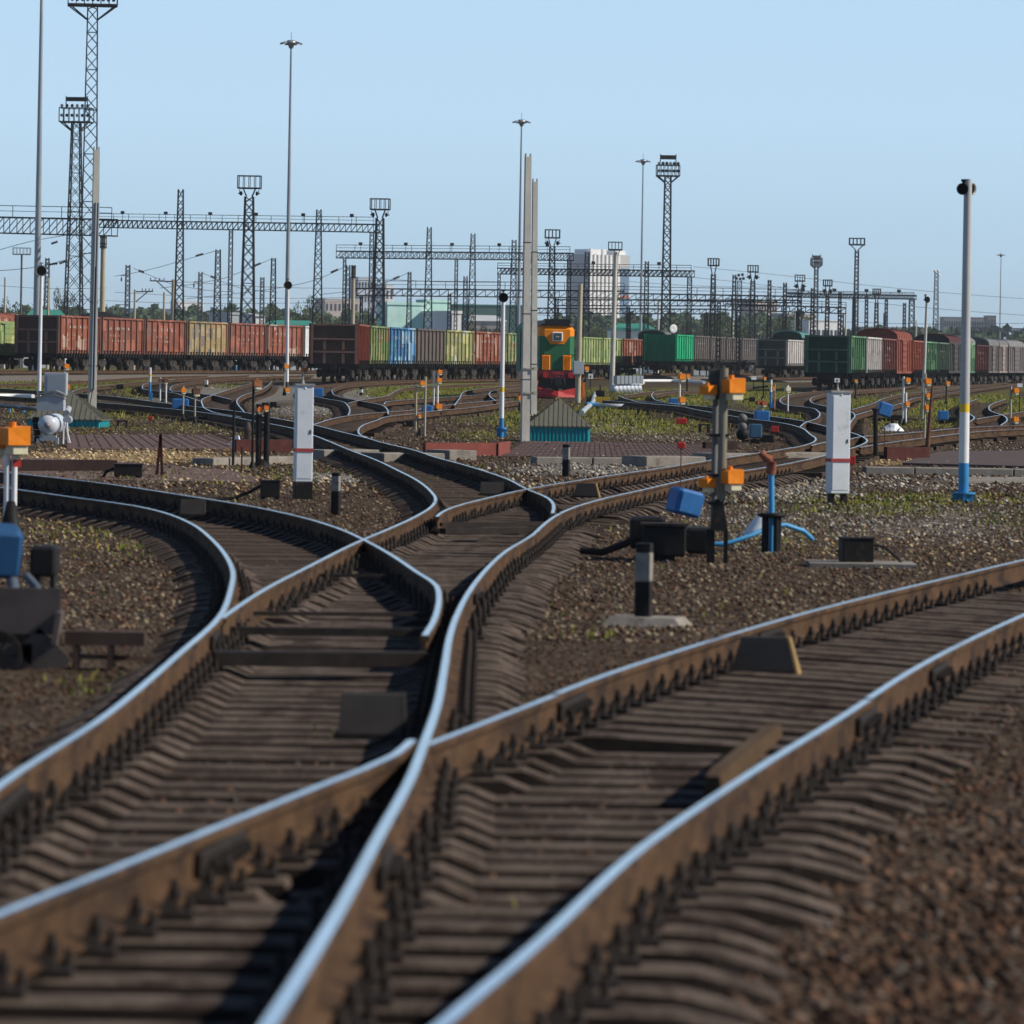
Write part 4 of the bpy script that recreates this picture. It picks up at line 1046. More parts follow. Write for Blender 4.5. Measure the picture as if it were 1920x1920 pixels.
# lamp towers: tip, height, foot and tip px widths of the shaft, cage (width, height px), extras, label
TOWERS = [
 (468, 330, 17, 29, 15, 42, 23, 'h', 'lamp tower with empty square cage and two horns, biggest of its kind'),
 (713, 373, 17, 24, 13, 35, 20, 'h', 'lamp tower with square cage and two horns at the right end of the long gantry'),
 (1036, 431, 17, 16, 9, 27, 15, 'h', 'lamp tower with square cage and horns directly behind the locomotive'),
 (1338, 485, 16, 12, 7, 20, 13, '', 'lamp tower with an empty cage, first right of the far gantry post'),
 (1412, 498, 16, 13, 7, 19, 12, 'h', 'lamp tower with cage and small horns next to the round lamps cluster'),
 (1500, 516, 16, 11, 6, 18, 11, 'h', 'lamp tower with cage, left of the pale tower with a screen'),
 (1552, 525, 15, 9, 5, 16, 11, 'h', 'low lamp tower with cage, right of the pale tower with a screen'),
 (1644, 542, 15, 10, 5, 14, 9, '', 'lamp tower with small cage sitting on the far gantry'),
 (1607, 447, 24, 9, 6, 28, 12, 'b', 'tallest slender lamp tower on the right half, wide flat cage'),
]
for x, yt, H, wb, wt, cw, ch, ex, lab in TOWERS:
    p, s = stand(x, yt, H); t = thing('lamp_tower', lab, 'lamp tower', p, R.uniform(-.15, .15), 'lamp towers with a cage on top')
    neck = 16 / s if ex != 'b' else 10 / s
    zt = H - ch / s - neck
    b = MB(); lattice(b, zt, wb / 2 / s, wt / 2 / s, leg=2.0 / s + .02, br=.8 / s + .015); b.build('shaft', LAT, t, fix=False)
    b = MB(); lamp_basket(b, H - ch / s, cw / s, ch / s, th=1.7 / s); 
    for sx in (-1, 1):
        for sy in (-1, 1): b.beam((sx * wt / 3 / s, sy * wt / 3 / s, zt), (sx * cw * (.28 if ex != 'b' else .45) / s, sy * .15, H - ch / s), 1.6 / s)
    b.build('lamp_cage', LAT, t, fix=False)
    if ex == 'h':
        for sx in (-1, 1): horn(t, (sx * cw * .36 / s, -.3, zt + 6 / s), 4.2 / s, sx * -.9, LAT)
# two great floodlight masts at the left, one right of centre, a pale one further right
def flood_tower(x, yt, H, wb, wt, cw, ch, screen, lab, m, yaw=0.0, n=7):
    p, s = stand(x, yt, H); t = thing('floodlight_tower', lab, 'floodlight tower', p, yaw)
    zc = H - (screen + ch) / s
    b = MB(); lattice(b, zc, wb / 2 / s, wt / 2 / s, leg=2.3 / s, br=1.0 / s); b.build('shaft', m, t, fix=False)
    b = MB(); lamp_basket(b, zc, cw / s, ch / s, d=cw * .7 / s, bars=7, th=1.6 / s)
    b.box((0, 0, zc), (cw / s, cw * .7 / s, 2 / s))
    for sx in (-1, 1):
        for sy in (-1, 1): b.beam((sx * wt / 2 / s, sy * wt / 2 / s, zc - cw * .3 / s), (sx * cw * .48 / s, sy * cw * .33 / s, zc), 2 / s)
    b.build('platform', m, t, fix=False)
    if screen:
        b = MB(); w = cw * .7 / s; b.box((0, 0, H - 5 / s), (w, .3, 8 / s))
        for q in (-1, 1): b.beam((q * w / 2, 0, zc + ch / s), (q * w / 2, 0, H + 1 / s), 1.6 / s)
        for k in range(4): b.beam((-w / 2, -.2, H - 8 / s + k * 2 / s), (w / 2, -.2, H - 8 / s + k * 2 / s), .8 / s)
        b.build('screen_panel', m, t, fix=False)
    for k in range(n):
        for row in (0, 1):
            if row and not screen: continue
            f = MB(); xx = -cw * .42 / s + cw * .84 / s * k / (n - 1); zz = zc + ch * (.45 if row == 0 else 1.15) / s
            f.lathe([(.02, .3), (2.2 / s, .2), (3.2 / s, -.1), (3.0 / s, -.12), (.02, -.05)], c=(xx, -cw * .3 / s, zz), axis='Y', n=10); f.build('floodlight', FLOOD if k % 3 == 0 else LAT, t)
    return t
flood_tower(174, -8, 40, 34, 18, 92, 18, 0, 'tallest dark floodlight tower, its crowded platform cut by the top edge', LAT, .1, 9)
flood_tower(144, 181, 34, 34, 15, 58, 26, 22, 'dark floodlight tower with screen, half behind the tallest tower', LAT, -.1, 6)
flood_tower(1253, 290, 32, 18, 11, 42, 20, 20, 'dark floodlight tower with round lamps and screen, right of the tower block', LAT, .05, 6)
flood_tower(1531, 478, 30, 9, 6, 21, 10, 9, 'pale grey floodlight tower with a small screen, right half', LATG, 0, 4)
# cluster of round lamps, dish mast
p, s = stand(1387, 514, 20); t = thing('lamp_tower', 'short pale lattice tower topped by a cluster of round lamps', 'lamp tower', p, 0)
b = MB(); lattice(b, 20 - 12 / s, 5 / s, 4 / s, 1.3 / s, .8 / s); b.build('shaft', LATG, t, fix=False)
for k, (dx, dz) in enumerate(((-6, 4), (-2, 10), (5, 11), (7, 4), (1, 3))):
    b = MB(); b.lathe([(.05, .4), (3 / s, 0), (.05, -.1)], c=(dx / s, -.3, 20 - 12 / s + dz / s), axis='Y', n=10); b.build('round_lamp', LAT, t)
p, s = stand(1756, 505, 45); t = thing('antenna_mast', 'far lattice mast carrying white round dishes, right of the thin loudspeaker pole', 'antenna mast', p, 0)
b = MB(); lattice(b, 45 - 6 / s, 6 / s, 3 / s, 1.4 / s, .8 / s); b.build('shaft', LATG, t, fix=False)
for dx, dz in ((-3, 2), (2.5, 3), (4, -5)):
    b = MB(); b.lathe([(.05, .3), (3 / s, -.3), (.05, -.2)], c=(dx / s, -.5, 45 - 6 / s + dz / s), axis='Y', n=10); b.build('dish', WHP, t)
# slim steel lamp poles with a crown of lamps
def high_mast(x, yt, H, wb, lab, crown=44):
    p, s = stand(x, yt, H); t = thing('steel_lamp_pole', lab, 'lamp pole', p, 0, 'slim steel lamp poles with a crown of lamps')
    b = MB(); n = 5
    for k in range(n): b.tube((0, 0, H * k / n), (0, 0, H * (k + 1) / n), (wb * (1 - .66 * k / n)) / 2 / s, (wb * (1 - .66 * (k + 1) / n)) / 2 / s, n=12)
    b.build('pole', GALV, t)
    b = MB(); c = crown / s; b.lathe([(c * .08, -c * .25), (c * .13, -c * .12), (c * .22, -c * .05), (c * .22, .02 * c), (c * .16, .1 * c), (.01, .12 * c)], c=(0, 0, H), n=14); b.tube((0, 0, H), (0, 0, H + c * .45), c * .012, n=6)
    for k in range(7): a = k * 2 * math.pi / 7 + .3; b.beam((0, 0, H - c * .06), (math.cos(a) * c * .36, math.sin(a) * c * .36, H - c * .04), c * .03)
    b.build('lamp_crown', FLOOD, t)
    for k in range(7):
        a = k * 2 * math.pi / 7 + .3; b = MB(); x_, y_ = math.cos(a) * c * .38, math.sin(a) * c * .38
        b.box((x_, y_, H - c * .02), (c * .2, c * .13, c * .07), rz=a, tilt=('Y', .35)); b.build('lamp_head', FLOOD, t)
high_mast(546, 80, 30, 10, 'slim steel lamp pole with lamp crown rising highest, above the thin white horn pole')
high_mast(978, 228, 30, 8, 'slim steel lamp pole behind the tall pair of concrete poles', 36)
high_mast(1206, 302, 30, 6, 'slim steel lamp pole between the tower block and the screened floodlight tower', 30)
high_mast(1877, 478, 30, 3.5, 'thin far lamp pole at the right, over the grey roofed boxcars', 17)
high_mast(79, -60, 33, 15, 'thick steel lamp pole at the left, its top beyond the upper edge')
# gantries across the tracks
def gantry(x0, y0, Y0, x1, y1, Y1, hb, hr, lab, m=LAT, posts=(), th=1.0, lamps=0, step=None):
    a, c = at(x0, y0, Y0), at(x1, y1, Y1); s = F / ((Y0 + Y1) / 2); d = c - a; L_ = d.length; u = d.normalized(); nrm = Vector((-u.y, u.x, 0)).normalized() * .6
    base = Vector((a.x, a.y, G(Y0))); t = thing('gantry', lab, 'gantry', base, 0, 'lattice gantries over the tracks'); rel = a - base
    b = MB(); h = hb / s; up = Vector((0, 0, 1)); n = max(3, int(L_ / (step or h * 1.3)))
    for sd_ in (-1, 1):
        o = rel + nrm * sd_ * .5
        b.beam(o, o + d, 2.4 * th / s); b.beam(o - up * h, o + d - up * h, 2.0 * th / s)
        for k in range(n + 1):
            q = o + d * (k / n); b.beam(q, q - up * h, 1.1 * th / s)
            if k < n: b.beam(q - up * h, o + d * ((k + 1) / n), 1.0 * th / s)
    b.build('truss', m, t, fix=False)
    if hr:
        b = MB(); r = hr / s; o = rel - nrm * .5; b.beam(o + up * r, o + d + up * r, 1.1 * th / s); b.beam(o + up * r * .55, o + d + up * r * .55, .8 * th / s)
        m_ = max(2, n // 3)
        for k in range(m_ + 1): q = o + d * (k / m_); b.beam(q, q + up * r, 1.0 * th / s)
        b.build('handrail', m, t, fix=False)
    for k in range(lamps):
        b = MB(); q = rel + d * ((k + .5) / lamps); b.box((q.x, q.y, q.z + (hr + 3) / s), (7 / s, .4, 5 / s)); b.beam(q, q + up * hr / s, .9 / s); b.build('lamp', LAT, t)
    for f, w in posts:
        q = rel + d * f; b = MB(); lt = MB(); lattice(lt, q.z - h, w / 2 / s, w / 2 / s * .8, 1.8 / s, .9 / s); b = lt; o = b.build('post', m, t, fix=False); o.location = (q.x, q.y, 0)
    return t
gantry(-60, 406, 400, 215, 412, 385, 30, 22, 'heavy dark gantry with handrail at the left edge, behind the floodlight towers', th=1.25, posts=((.0, 10),))
gantry(190, 413, 470, 706, 421, 430, 14, 13, 'long lattice gantry ending at the lamp tower above the brown wagon end', posts=((.494, 8), (.985, 8)), lamps=6)
gantry(634, 471, 590, 1072, 475, 560, 13, 12, 'lattice gantry behind the lattice masts, ending just left of the tower block', posts=((.03, 6), (.52, 6), (.99, 8)), lamps=5)
gantry(668, 541, 400, 1170, 546, 400, 13, 15, 'low dark gantry with handrail running behind the locomotive roof', th=1.0, posts=((.02, 5), (.75, 6)))
gantry(936, 503, 720, 1299, 508, 680, 11, 10, 'lattice gantry crossing in front of the tower block to a lattice post', posts=((.0, 6), (.985, 9)), lamps=3)
gantry(1040, 562, 520, 1500, 563, 520, 11, 0, 'lower gantry beam without handrail behind the lime wagons', posts=((.3, 6), (.75, 7)))
gantry(1160, 550, 480, 1502, 556, 480, 12, 13, 'dark gantry with handrail right of the tower block', posts=((.55, 7),))
gantry(1360, 570, 560, 1586, 577, 560, 11, 10, 'gantry that ends in a handrailed platform above the dark green wagon', posts=((.6, 6), (.97, 6)))
gantry(1476, 550, 820, 1716, 554, 800, 7, 5, 'far thin gantry that ends at a stout post over the red boxcar', posts=((.53, 6), (.975, 11)), lamps=4)
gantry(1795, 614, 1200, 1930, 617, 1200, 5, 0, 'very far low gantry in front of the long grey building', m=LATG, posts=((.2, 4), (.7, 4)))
gantry(1000, 578, 600, 1360, 580, 600, 9, 0, 'lowest dark gantry beam, seen through the masts right of the locomotive', posts=((.5, 6), (.9, 6)))
# concrete poles: (x, ytop, height, px diameter foot, tip, label, kind)
def round_pole(x, yt, H, wb, wt, lab, m=CPOB, cap=0, arm=None):
    p, s = stand(x, yt, H); t = thing('concrete_pole', lab, 'pole', p, 0)
    b = MB(); b.tube((0, 0, 0), (0, 0, H), wb / 2 / s, wt / 2 / s, n=12); b.build('shaft', m, t)
    if cap:
        b = MB()
        for z in (H - 4 / s, H - 16 / s, H - 22 / s): b.tube((0, 0, z), (0, 0, z + 2 / s), wt * .75 / s, n=10)
        for k in range(6): a = k * 1.05; b.beam((math.cos(a) * wt * .62 / s, math.sin(a) * wt * .62 / s, H - 24 / s), (math.cos(a) * wt * .62 / s, math.sin(a) * wt * .62 / s, H + 1 / s), 1.4 / s)
        b.build('clamp_bundle', LAT, t)
    if arm:
        l, dz = arm; b = MB(); b.beam((0, 0, H - 4 / s), (l / s, 0, H - 3 / s), 2.2 / s); b.beam((0, 0, H - 4 / s - abs(l) * .6 / s), (l * .7 / s, 0, H - 4 / s), 1.8 / s)
        for k in range(4): b.box((l * (.4 + k * .19) / s, 0, H), (1.5 / s, 1.5 / s, 5 / s))
        b.build('cross_arm', LAT, t)
round_pole(194, 442, 12, 12, 9, 'brown round concrete pole with clamps under the heavy gantry end', cap=1)
round_pole(663, 498, 11, 9, 6, 'leaning round concrete pole with dark clamps, left of the horned lamp tower', cap=1)
round_pole(325, 524, 10, 8, 6, 'brown pole with a long cross arm to its left, beside the tallest lattice mast', arm=(-44, 0))
round_pole(10, 520, 10, 5, 4, 'thin concrete pole over the lime boxcar', m=CPOL)
round_pole(91, 521, 10, 5.5, 4, 'thin brown concrete pole right of the thick steel lamp pole')
round_pole(253, 543, 9, 5, 4, 'concrete pole with a short bracket to the right, over the coal wagon', arm=(34, 0))
round_pole(308, 548, 9, 4.5, 4, 'concrete pole left of the one with a long cross arm')
round_pole(678, 560, 9, 4, 3, 'thin pale pole behind the brown wagon end', m=CPOL)
round_pole(1235, 560, 10, 5, 4, 'pale concrete pole rising behind the emerald wagon', m=CPOL)
round_pole(1375, 565, 10, 4, 3.5, 'pale concrete pole behind the warm grey wagons', m=CPOL)
round_pole(1491, 578, 10, 4, 3, 'pale concrete pole over the teal arched roof', m=CPOL)
round_pole(1586, 586, 10, 4, 3, 'pale concrete pole at the handrailed platform end', m=CPOL)
round_pole(1718, 600, 10, 3, 2.5, 'small pale pole left of the thin loudspeaker pole', m=CPOL)
p, s = stand(41, 464, 14); t = thing('lamp_pole', 'thin lamp pole with a wide railed platform on top, over the left trees', 'lamp pole', p, 0)
b = MB(); b.tube((0, 0, 0), (0, 0, 14 - 13 / s), 2.2 / s, 1.8 / s, n=10); b.build('pole', LATG, t); b = MB(); lamp_basket(b, 14 - 13 / s, 32 / s, 12 / s, th=1.0 / s, bars=6); b.build('platform', LATG, t, fix=False)
# overhead wires with insulators
WIRE = mat('overhead_wire', (0.05, 0.055, 0.06), .6)
def wire(pts, Y, lab, r=.5, ins=()):
    P = [at(x, y, Y) for x, y in pts]; base = Vector((P[0].x, Y, G(Y))); s = F / Y; t = thing('overhead_wire', lab, 'wire', base, 0, 'overhead wires')
    L_ = catmull(P, lambda q: 4); b = MB(); b.path([q - base for q in L_], r / s, n=5); b.build('wire', WIRE, t)
    for x, y, dx, dy in ins:
        q, w = at(x - dx, y - dy, Y) - base, at(x + dx, y + dy, Y) - base; b = MB(); b.tube(q, w, 1.4 / s, n=7)
        for k in range(4): e = q.lerp(w, (k + .5) / 4); f = (w - q).normalized() * (.8 / s); b.tube(e - f, e + f, 2.4 / s, n=8)
        b.build('insulator', LAT, t)
wire([(409, 469), (340, 489), (270, 508), (215, 518)], 560, 'wire running from the tan wagon mast down to the left', ins=[(374, 478, 7, -2)])
wire([(513, 484), (470, 502), (420, 522), (300, 540)], 620, 'wire running from the mast left of the steel lamp pole', ins=[(483, 496, 6, -2.5)])
wire([(645, 501), (598, 523), (540, 537), (480, 546), (350, 560)], 640, 'wire sagging left from behind the clamped concrete pole', ins=[(627, 508, 7, -3)])
wire([(768, 510), (742, 522), (700, 538), (600, 552)], 600, 'wire dropping left from the mast by the mint building', ins=[(743, 521, 6, -2.5)])
wire([(1300, 500), (1436, 513), (1600, 532), (1760, 548), (1930, 561)], 700, 'upper long wire crossing the sky at the right', .35)
wire([(1300, 520), (1436, 535), (1600, 563), (1760, 579), (1930, 592)], 700, 'lower long wire crossing the sky at the right', .35)
wire([(-10, 471), (60, 452), (130, 440)], 420, 'wire climbing to the heavy gantry at the left edge', .6, ins=[(102, 455, 6, -2)])
wire([(-10, 508), (60, 502), (128, 486), (180, 470)], 420, 'wire with a bundle of insulators left of the floodlight towers', .6, ins=[(100, 495, 8, -1), (117, 492, 6, -2)])
wire([(250, 503), (290, 520), (325, 534), (440, 548)], 700, 'wire falling right from the pale lattice mast', .45, ins=[(265, 509, 5, 2)])
wire([(380, 512), (400, 521), (450, 540), (520, 548)], 720, 'wire falling right from the thin mast among the rust red wagons', .45, ins=[(400, 520, 5, 2)])

for k, (x0, y0, x1, y1, sag, Y, lab) in enumerate([(215, 548, 720, 556, 7, 650, 'contact wire low over the rust red wagons'), (120, 560, 640, 566, 6, 600, 'lower contact wire over the rust red wagons'), (340, 528, 720, 540, 5, 700, 'contact wire between the lattice masts left of centre'),
   (1000, 590, 1500, 598, 5, 620, 'contact wire over the emerald and grey wagons'), (1180, 528, 1480, 538, 4, 700, 'contact wire right of the tower block'), (-20, 534, 200, 540, 4, 500, 'contact wire behind the left thick lamp pole'), (700, 522, 1000, 528, 4, 620, 'contact wire behind the masts over the blue wagon'), (1500, 600, 1930, 606, 4, 900, 'contact wire far behind the red boxcar')]):
    wire([(x0, y0), (x0 * .6 + x1 * .4, y0 * .6 + y1 * .4 + sag), (x0 * .2 + x1 * .8, y0 * .2 + y1 * .8 + sag * .6), (x1, y1)], Y, lab, .38)

# ------------------------------------------------------------------ trees and town
TRUNK = mat('tree_bark', (0.06, 0.05, 0.04), .9, var=.3, scale=4)
def leaf_mat(name, c):
    m = mat(name, c, .9, var=.45, scale=.5, col2=tuple(v * .55 for v in c), amount=.45, spec=.1); return m
LEAF = [leaf_mat('birch_leaves', (0.075, 0.105, 0.04)), leaf_mat('poplar_leaves', (0.055, 0.085, 0.038)), leaf_mat('pale_leaves', (0.095, 0.12, 0.05))]
def crown_mesh(seed, n=1700, narrow=1.0):
    r = np.random.default_rng(seed); q = r.integers(5, 9)
    cen = np.stack([r.normal(0, .25, q) * narrow, r.normal(0, .25, q), r.uniform(.32, .82, q)], -1); rad = r.uniform(.15, .27, q)
    k = r.integers(0, q, n); v = r.normal(0, 1, (n, 3)); v /= np.linalg.norm(v, axis=1)[:, None]
    P = cen[k] + v * (rad[k] * r.random(n) ** .4)[:, None] * np.array([narrow, 1, 1.05])
    P = P[P[:, 2] > .12]; n = len(P); sz = r.uniform(.012, .03, n)
    a = r.normal(0, 1, (n, 3)); a /= np.linalg.norm(a, axis=1)[:, None]; c = np.cross(a, r.normal(0, 1, (n, 3))); c /= np.linalg.norm(c, axis=1)[:, None]
    V = np.stack([P - a * sz[:, None], P + c * sz[:, None] * .7, P + a * sz[:, None], P - c * sz[:, None] * .7], 1).reshape(-1, 3)
    me = bpy.data.meshes.new('crown'); me.from_pydata(V.tolist(), [], np.arange(n * 4).reshape(-1, 4).tolist()); return me
CROWNS = []
for k in range(6):
    me = crown_mesh(20 + k, narrow=(.6 if k in (1, 4) else 1.0)); me.materials.append(LEAF[k % 3]); CROWNS.append(me)
tb = MB(); tb.tube((0, 0, 0), (0, 0, .45), .028, .018, n=8)
for k in range(5): a = k * 1.3; tb.tube((0, 0, .2 + k * .05), (math.cos(a) * .2, math.sin(a) * .2, .5 + k * .06), .012, .005, n=6)
tm = tb.build('trunk', TRUNK); TRUNK_ME = tm.data; bpy.data.objects.remove(tm)
def tree(x, yt, w, Y, k, lab):
    p = at(x, yt, Y); g_ = G(Y); H = (p.z - g_) / .98; s = F / Y
    t = thing('tree', lab, 'tree', (p.x, Y, g_), R.uniform(0, 6), 'trees beyond the trains')
    for nm, me in (('trunk', TRUNK_ME), ('crown', CROWNS[k])):
        o = bpy.data.objects.new(nm, me); SC.collection.objects.link(o); o.parent = t; wd = w / s / .8
        o.scale = (wd, wd, H) if nm == 'crown' else (H * .6, H * .6, H)
T = [(-6, 562, 60, 0, 'broad tree at the left edge, over the lime boxcar'), (22, 556, 44, 2, 'tree left of the thin pole with the railed platform'), (50, 548, 50, 0, 'rounded tree behind the railed lamp platform pole'), (108, 545, 50, 3, 'large rounded tree right of the thick steel lamp pole'), (126, 538, 34, 1, 'tall tree touching the floodlight towers'),
 (214, 572, 46, 2, 'low tree right of the brown clamped pole'), (242, 566, 50, 0, 'bushy tree behind the pale lattice mast with arms'), (280, 574, 44, 5, 'tree above the heaped coal'), (352, 572, 40, 3, 'tree between the two lattice masts over the third rust red wagon'), (385, 566, 40, 0, 'dark tree by the mast over the tan wagon'), (428, 572, 46, 2, 'bushy tree behind the tan wagon'), (452, 566, 36, 5, 'tree left of the square cage lamp tower'),
 (487, 568, 44, 3, 'tree right of the square cage lamp tower'), (520, 562, 44, 0, 'broad tree left of the thin white horn pole'), (570, 543, 42, 4, 'tallest pointed tree, right of the thin white horn pole'), (590, 556, 34, 2, 'tree at the foot of the mast left of the brown wagon end'), (632, 574, 50, 0, 'wide tree above the brown wagon end'), (688, 566, 44, 3, 'dark tree behind the horned lamp tower'), (735, 556, 46, 5, 'tree behind the left corner of the mint building'),
 (900, 588, 40, 2, 'low tree right of the white block'), (930, 594, 36, 0, 'low tree below the long pale roofs'), (1062, 560, 36, 3, 'tree right behind the locomotive roof'), (1110, 588, 46, 0, 'tree at the foot of the tower block'), (1140, 592, 40, 5, 'bushy tree above the lime wagons'), (1190, 578, 40, 2, 'tree right of the tower block foot'), (1230, 580, 46, 3, 'tree behind the emerald wagon pole'),
 (1275, 578, 46, 0, 'broad tree right of the screened floodlight tower'), (1320, 574, 46, 5, 'tree behind the warm grey wagons'), (1360, 578, 46, 2, 'tree left of the pale flat block'), (1400, 582, 40, 3, 'tree before the pale flat block'), (1462, 568, 44, 0, 'tall tree left of the teal arched roof'), (1490, 580, 36, 2, 'tree over the teal arched roof'), (1748, 600, 14, 1, 'lone small tree at the foot of the dish mast'), (1640, 612, 30, 0, 'low tree over the red boxcar roof')]
for i, (x, yt, w, k, lab) in enumerate(T): tree(x, yt, w, 840 + (i * 53) % 240, k, lab)
def far_wood(name, spans, Y):
    r = np.random.default_rng(int(Y)); V = []
    for x0, x1, y0, y1, n in spans:
        xs = r.uniform(x0, x1, n); prof = y0 + (y1 - y0) * (.35 + .4 * np.sin(xs * .13 + Y) * np.sin(xs * .047)) ; ys = prof + (655 + (xs - 960) * .0157 - prof) * r.random(n)
        for x, y in zip(xs, ys):
            p = at(x, y, Y + r.uniform(-60, 60)); z = r.uniform(.6, 1.5) * Y / 1500; a = Vector(r.normal(0, 1, 3)).normalized() * z; c = a.cross(Vector(r.normal(0, 1, 3))).normalized() * z
            V += [p - a, p - c * .8, p + a, p + c * .8]
    me = bpy.data.meshes.new(name); me.from_pydata([tuple(v) for v in V], [], np.arange(len(V)).reshape(-1, 4).tolist()); me.materials.append(LEAF[1]); o = bpy.data.objects.new(name, me); SC.collection.objects.link(o); kind(o, 'stuff')
far_wood('far_wood', [(-60, 560, 572, 596, 5200), (560, 800, 580, 604, 2000), (1040, 1520, 585, 606, 4600), (1500, 1960, 612, 626, 2600)], 1500)
# buildings
def facade(t, x0, x1, z0, z1, y, cols, rows, m, ww=.5, wh=.55, name='window'):
    b = MB(); b.box((0, 0, 0), ((x1 - x0) / cols * ww, .1, (z1 - z0) / rows * wh)); first = b.build(name, m, t)
    for k in range(cols * rows):                 # every window an object of its own
        o = first if k == 0 else first.copy()
        if k: SC.collection.objects.link(o)
        o.location = (x0 + (x1 - x0) * (k % cols + .5) / cols, y - .06, z0 + (z1 - z0) * (k // cols + .5) / rows)
GLASS = mat('dark_window_glass', (0.045, 0.055, 0.07), .15, var=.3, scale=.3)
PALE = mat('pale_render', (0.80, 0.79, 0.77), .85, var=.08, scale=.2); GREYW = mat('grey_render', (0.24, 0.245, 0.27), .85, var=.08, scale=.1); MINT = mat('mint_render', (0.48, 0.73, 0.66), .85, var=.15, scale=.35, col2=(.62, .78, .74), amount=.35)
PINK = mat('pinkish_render', (0.50, 0.42, 0.38), .85, var=.1, scale=.2); ROOFG = mat('green_roof_sheet', (0.05, 0.24, 0.18), .6, var=.12, scale=.3); ROOFL = mat('light_roof_sheet', (0.5, 0.52, 0.52), .7, var=.15, scale=.2); REDT = mat('red_trim', (.42, .12, .07), .8, var=.1)
def tower_block():
    Y = 2000.0; s = F / Y; th = math.radians(38); c = at(1103, 470, Y); g_ = G(Y); H = at(1124, 467, Y).z - g_
    t = thing('apartment_tower', 'tall apartment tower with windowless flank and white balcony front', 'apartment tower', (c.x, Y, g_), th)
    W_ = 80 / s / math.cos(th); D = 38 / s / math.sin(th)
    b = MB(); b.box((W_ / 2, D / 2, (H - 10 / s) / 2), (W_, D, H - 10 / s)); b.build('wall', GREYW2, t)
    b = MB(); b.box((W_ * .3, D / 2, H - 5 / s), (W_ * .42, D * .7, 10 / s)); b.build('roof_house', PALE, t)
    b = MB(); b.box((W_ * .87, D / 2, H - 5 / s), (W_ * .2, D * .7, 8 / s)); b.build('roof_house', PALE, t)
    n = 8; wz = W_ * .76; hz = H - 10 / s
    for k in range(n):
        b = MB(); b.box((wz * (k + .5) / n, -.45, hz / 2 + (1.2 if k % 3 == 0 else 0)), (wz / n * .5, .9, hz + (2.4 if k % 3 == 0 else 0))); b.build('pier', PALE, t)
    for k in range(1, n):
        x = wz * k / n; facade(t, x - wz / n * .2, x + wz / n * .2, 0, hz, .04, 1, 14, GLASS, .95, .86, 'balcony_window')
    b = MB(); b.box((W_ * .87, -.2, hz * .45), (W_ * .2, .4, hz * .86)); b.build('blue_glazing', mat('blue_glazing', (0.14, 0.22, 0.33), .25, var=.25, scale=.15), t)
    for z in (hz * .30, hz * .62):
        b = MB(); b.box((W_ * .87, -.45, z), (W_ * .2, .3, 4 / s)); b.build('red_band', REDT, t)
GREYW2 = mat('pale_grey_render', (0.50, 0.495, 0.49), .85, var=.08, scale=.1)
tower_block()
def block(x0, x1, yt, Y, lab, wall, cols=0, rows=0, roof=None, depth=12, pitch=0, name='building', ybot=None, yaw=.38):
    a, c = at(x0, yt, Y), at(x1, yt, Y); g_ = G(Y) if ybot is None else at(x0, ybot, Y).z; cx = (a.x + c.x) / 2; W_ = c.x - a.x; H = (a.z + c.z) / 2 - G(Y); s = F / Y; W_ = W_ / math.cos(yaw)
    t = thing(name, lab, 'building', (cx, Y, G(Y)), yaw, 'town buildings beyond the trains')
    hw_ = H - pitch / s; b = MB(); b.box((0, depth / 2, hw_ / 2), (W_, depth, hw_)); b.build('wall', wall, t)
    r = MB()
    if pitch: r.loft([[Vector(q) for q in ((-W_ / 2 - .3, -.3, hw_), (W_ / 2 + .3, -.3, hw_), (W_ / 2 + .3, depth + .3, hw_), (-W_ / 2 - .3, depth + .3, hw_))], [Vector(q) for q in ((-W_ / 3, depth / 2 - .1, H), (W_ / 3, depth / 2 - .1, H), (W_ / 3, depth / 2 + .1, H), (-W_ / 3, depth / 2 + .1, H))]])
    else: r.box((0, depth / 2, hw_ + .2), (W_ + .3, depth + .3, .4))
    r.build('roof', roof or wall, t)
    if cols: facade(t, -W_ / 2, W_ / 2, H * .35, hw_ - .5, 0, cols, rows, GLASS)
    return t
t = block(727, 800, 572, 700, 'mint green rendered building behind the middle train', MINT, roof=MINT, depth=4)
def wall_windows(t, W_, n, z, w, h):
    for k in range(n):
        b = MB(); b.box((-W_ / 2 + W_ * (k + .5 + .12 * (-1) ** k) / n, -.02, z), (w, .2, h)); b.build('window', GLASS, t)
wall_windows(t, 5.9, 5, 4.0, .6, 2.0)
t = block(800.5, 845, 567, 706, 'taller right part of the mint building with dark windows', MINT, depth=4)
wall_windows(t, 3.5, 3, 4.0, .6, 2.0)
block(848, 865, 588, 690, 'small white block right of the mint building', PALE)
block(672, 700, 521, 2100, 'pale tall block behind the horned lamp tower', mat('pale_blue_render', (.5, .54, .6), .8, var=.05), 5, 4)
block(723, 738, 535, 2000, 'white narrow block right of the horned lamp tower', PALE, 2, 3)
block(610, 680, 562, 1900, 'pinkish apartment block with flat roof above the brown wagon', PINK, 9, 3, ROOFL)
block(205, 345, 580, 1900, 'low blue grey works behind the left trees', mat('blue_grey_cladding', (.25, .33, .45), .7, var=.2, scale=.1), 14, 1, ROOFL, depth=40, yaw=.08)
block(334, 382, 566, 2400, 'white distant block behind the lattice mast feet', PALE, 6, 2)
block(480, 497, 587, 900, 'small white gabled house behind the rust red wagons', PALE, 1, 1, ROOFL, pitch=6, name='house')
block(432, 448, 590, 850, 'small grey white shed left of the square cage tower', ROOFL, name='shed')
block(880, 950, 590, 1100, 'long pale roofed sheds right of the white block', PINK, 8, 1, ROOFL, depth=30, pitch=12, yaw=.08)
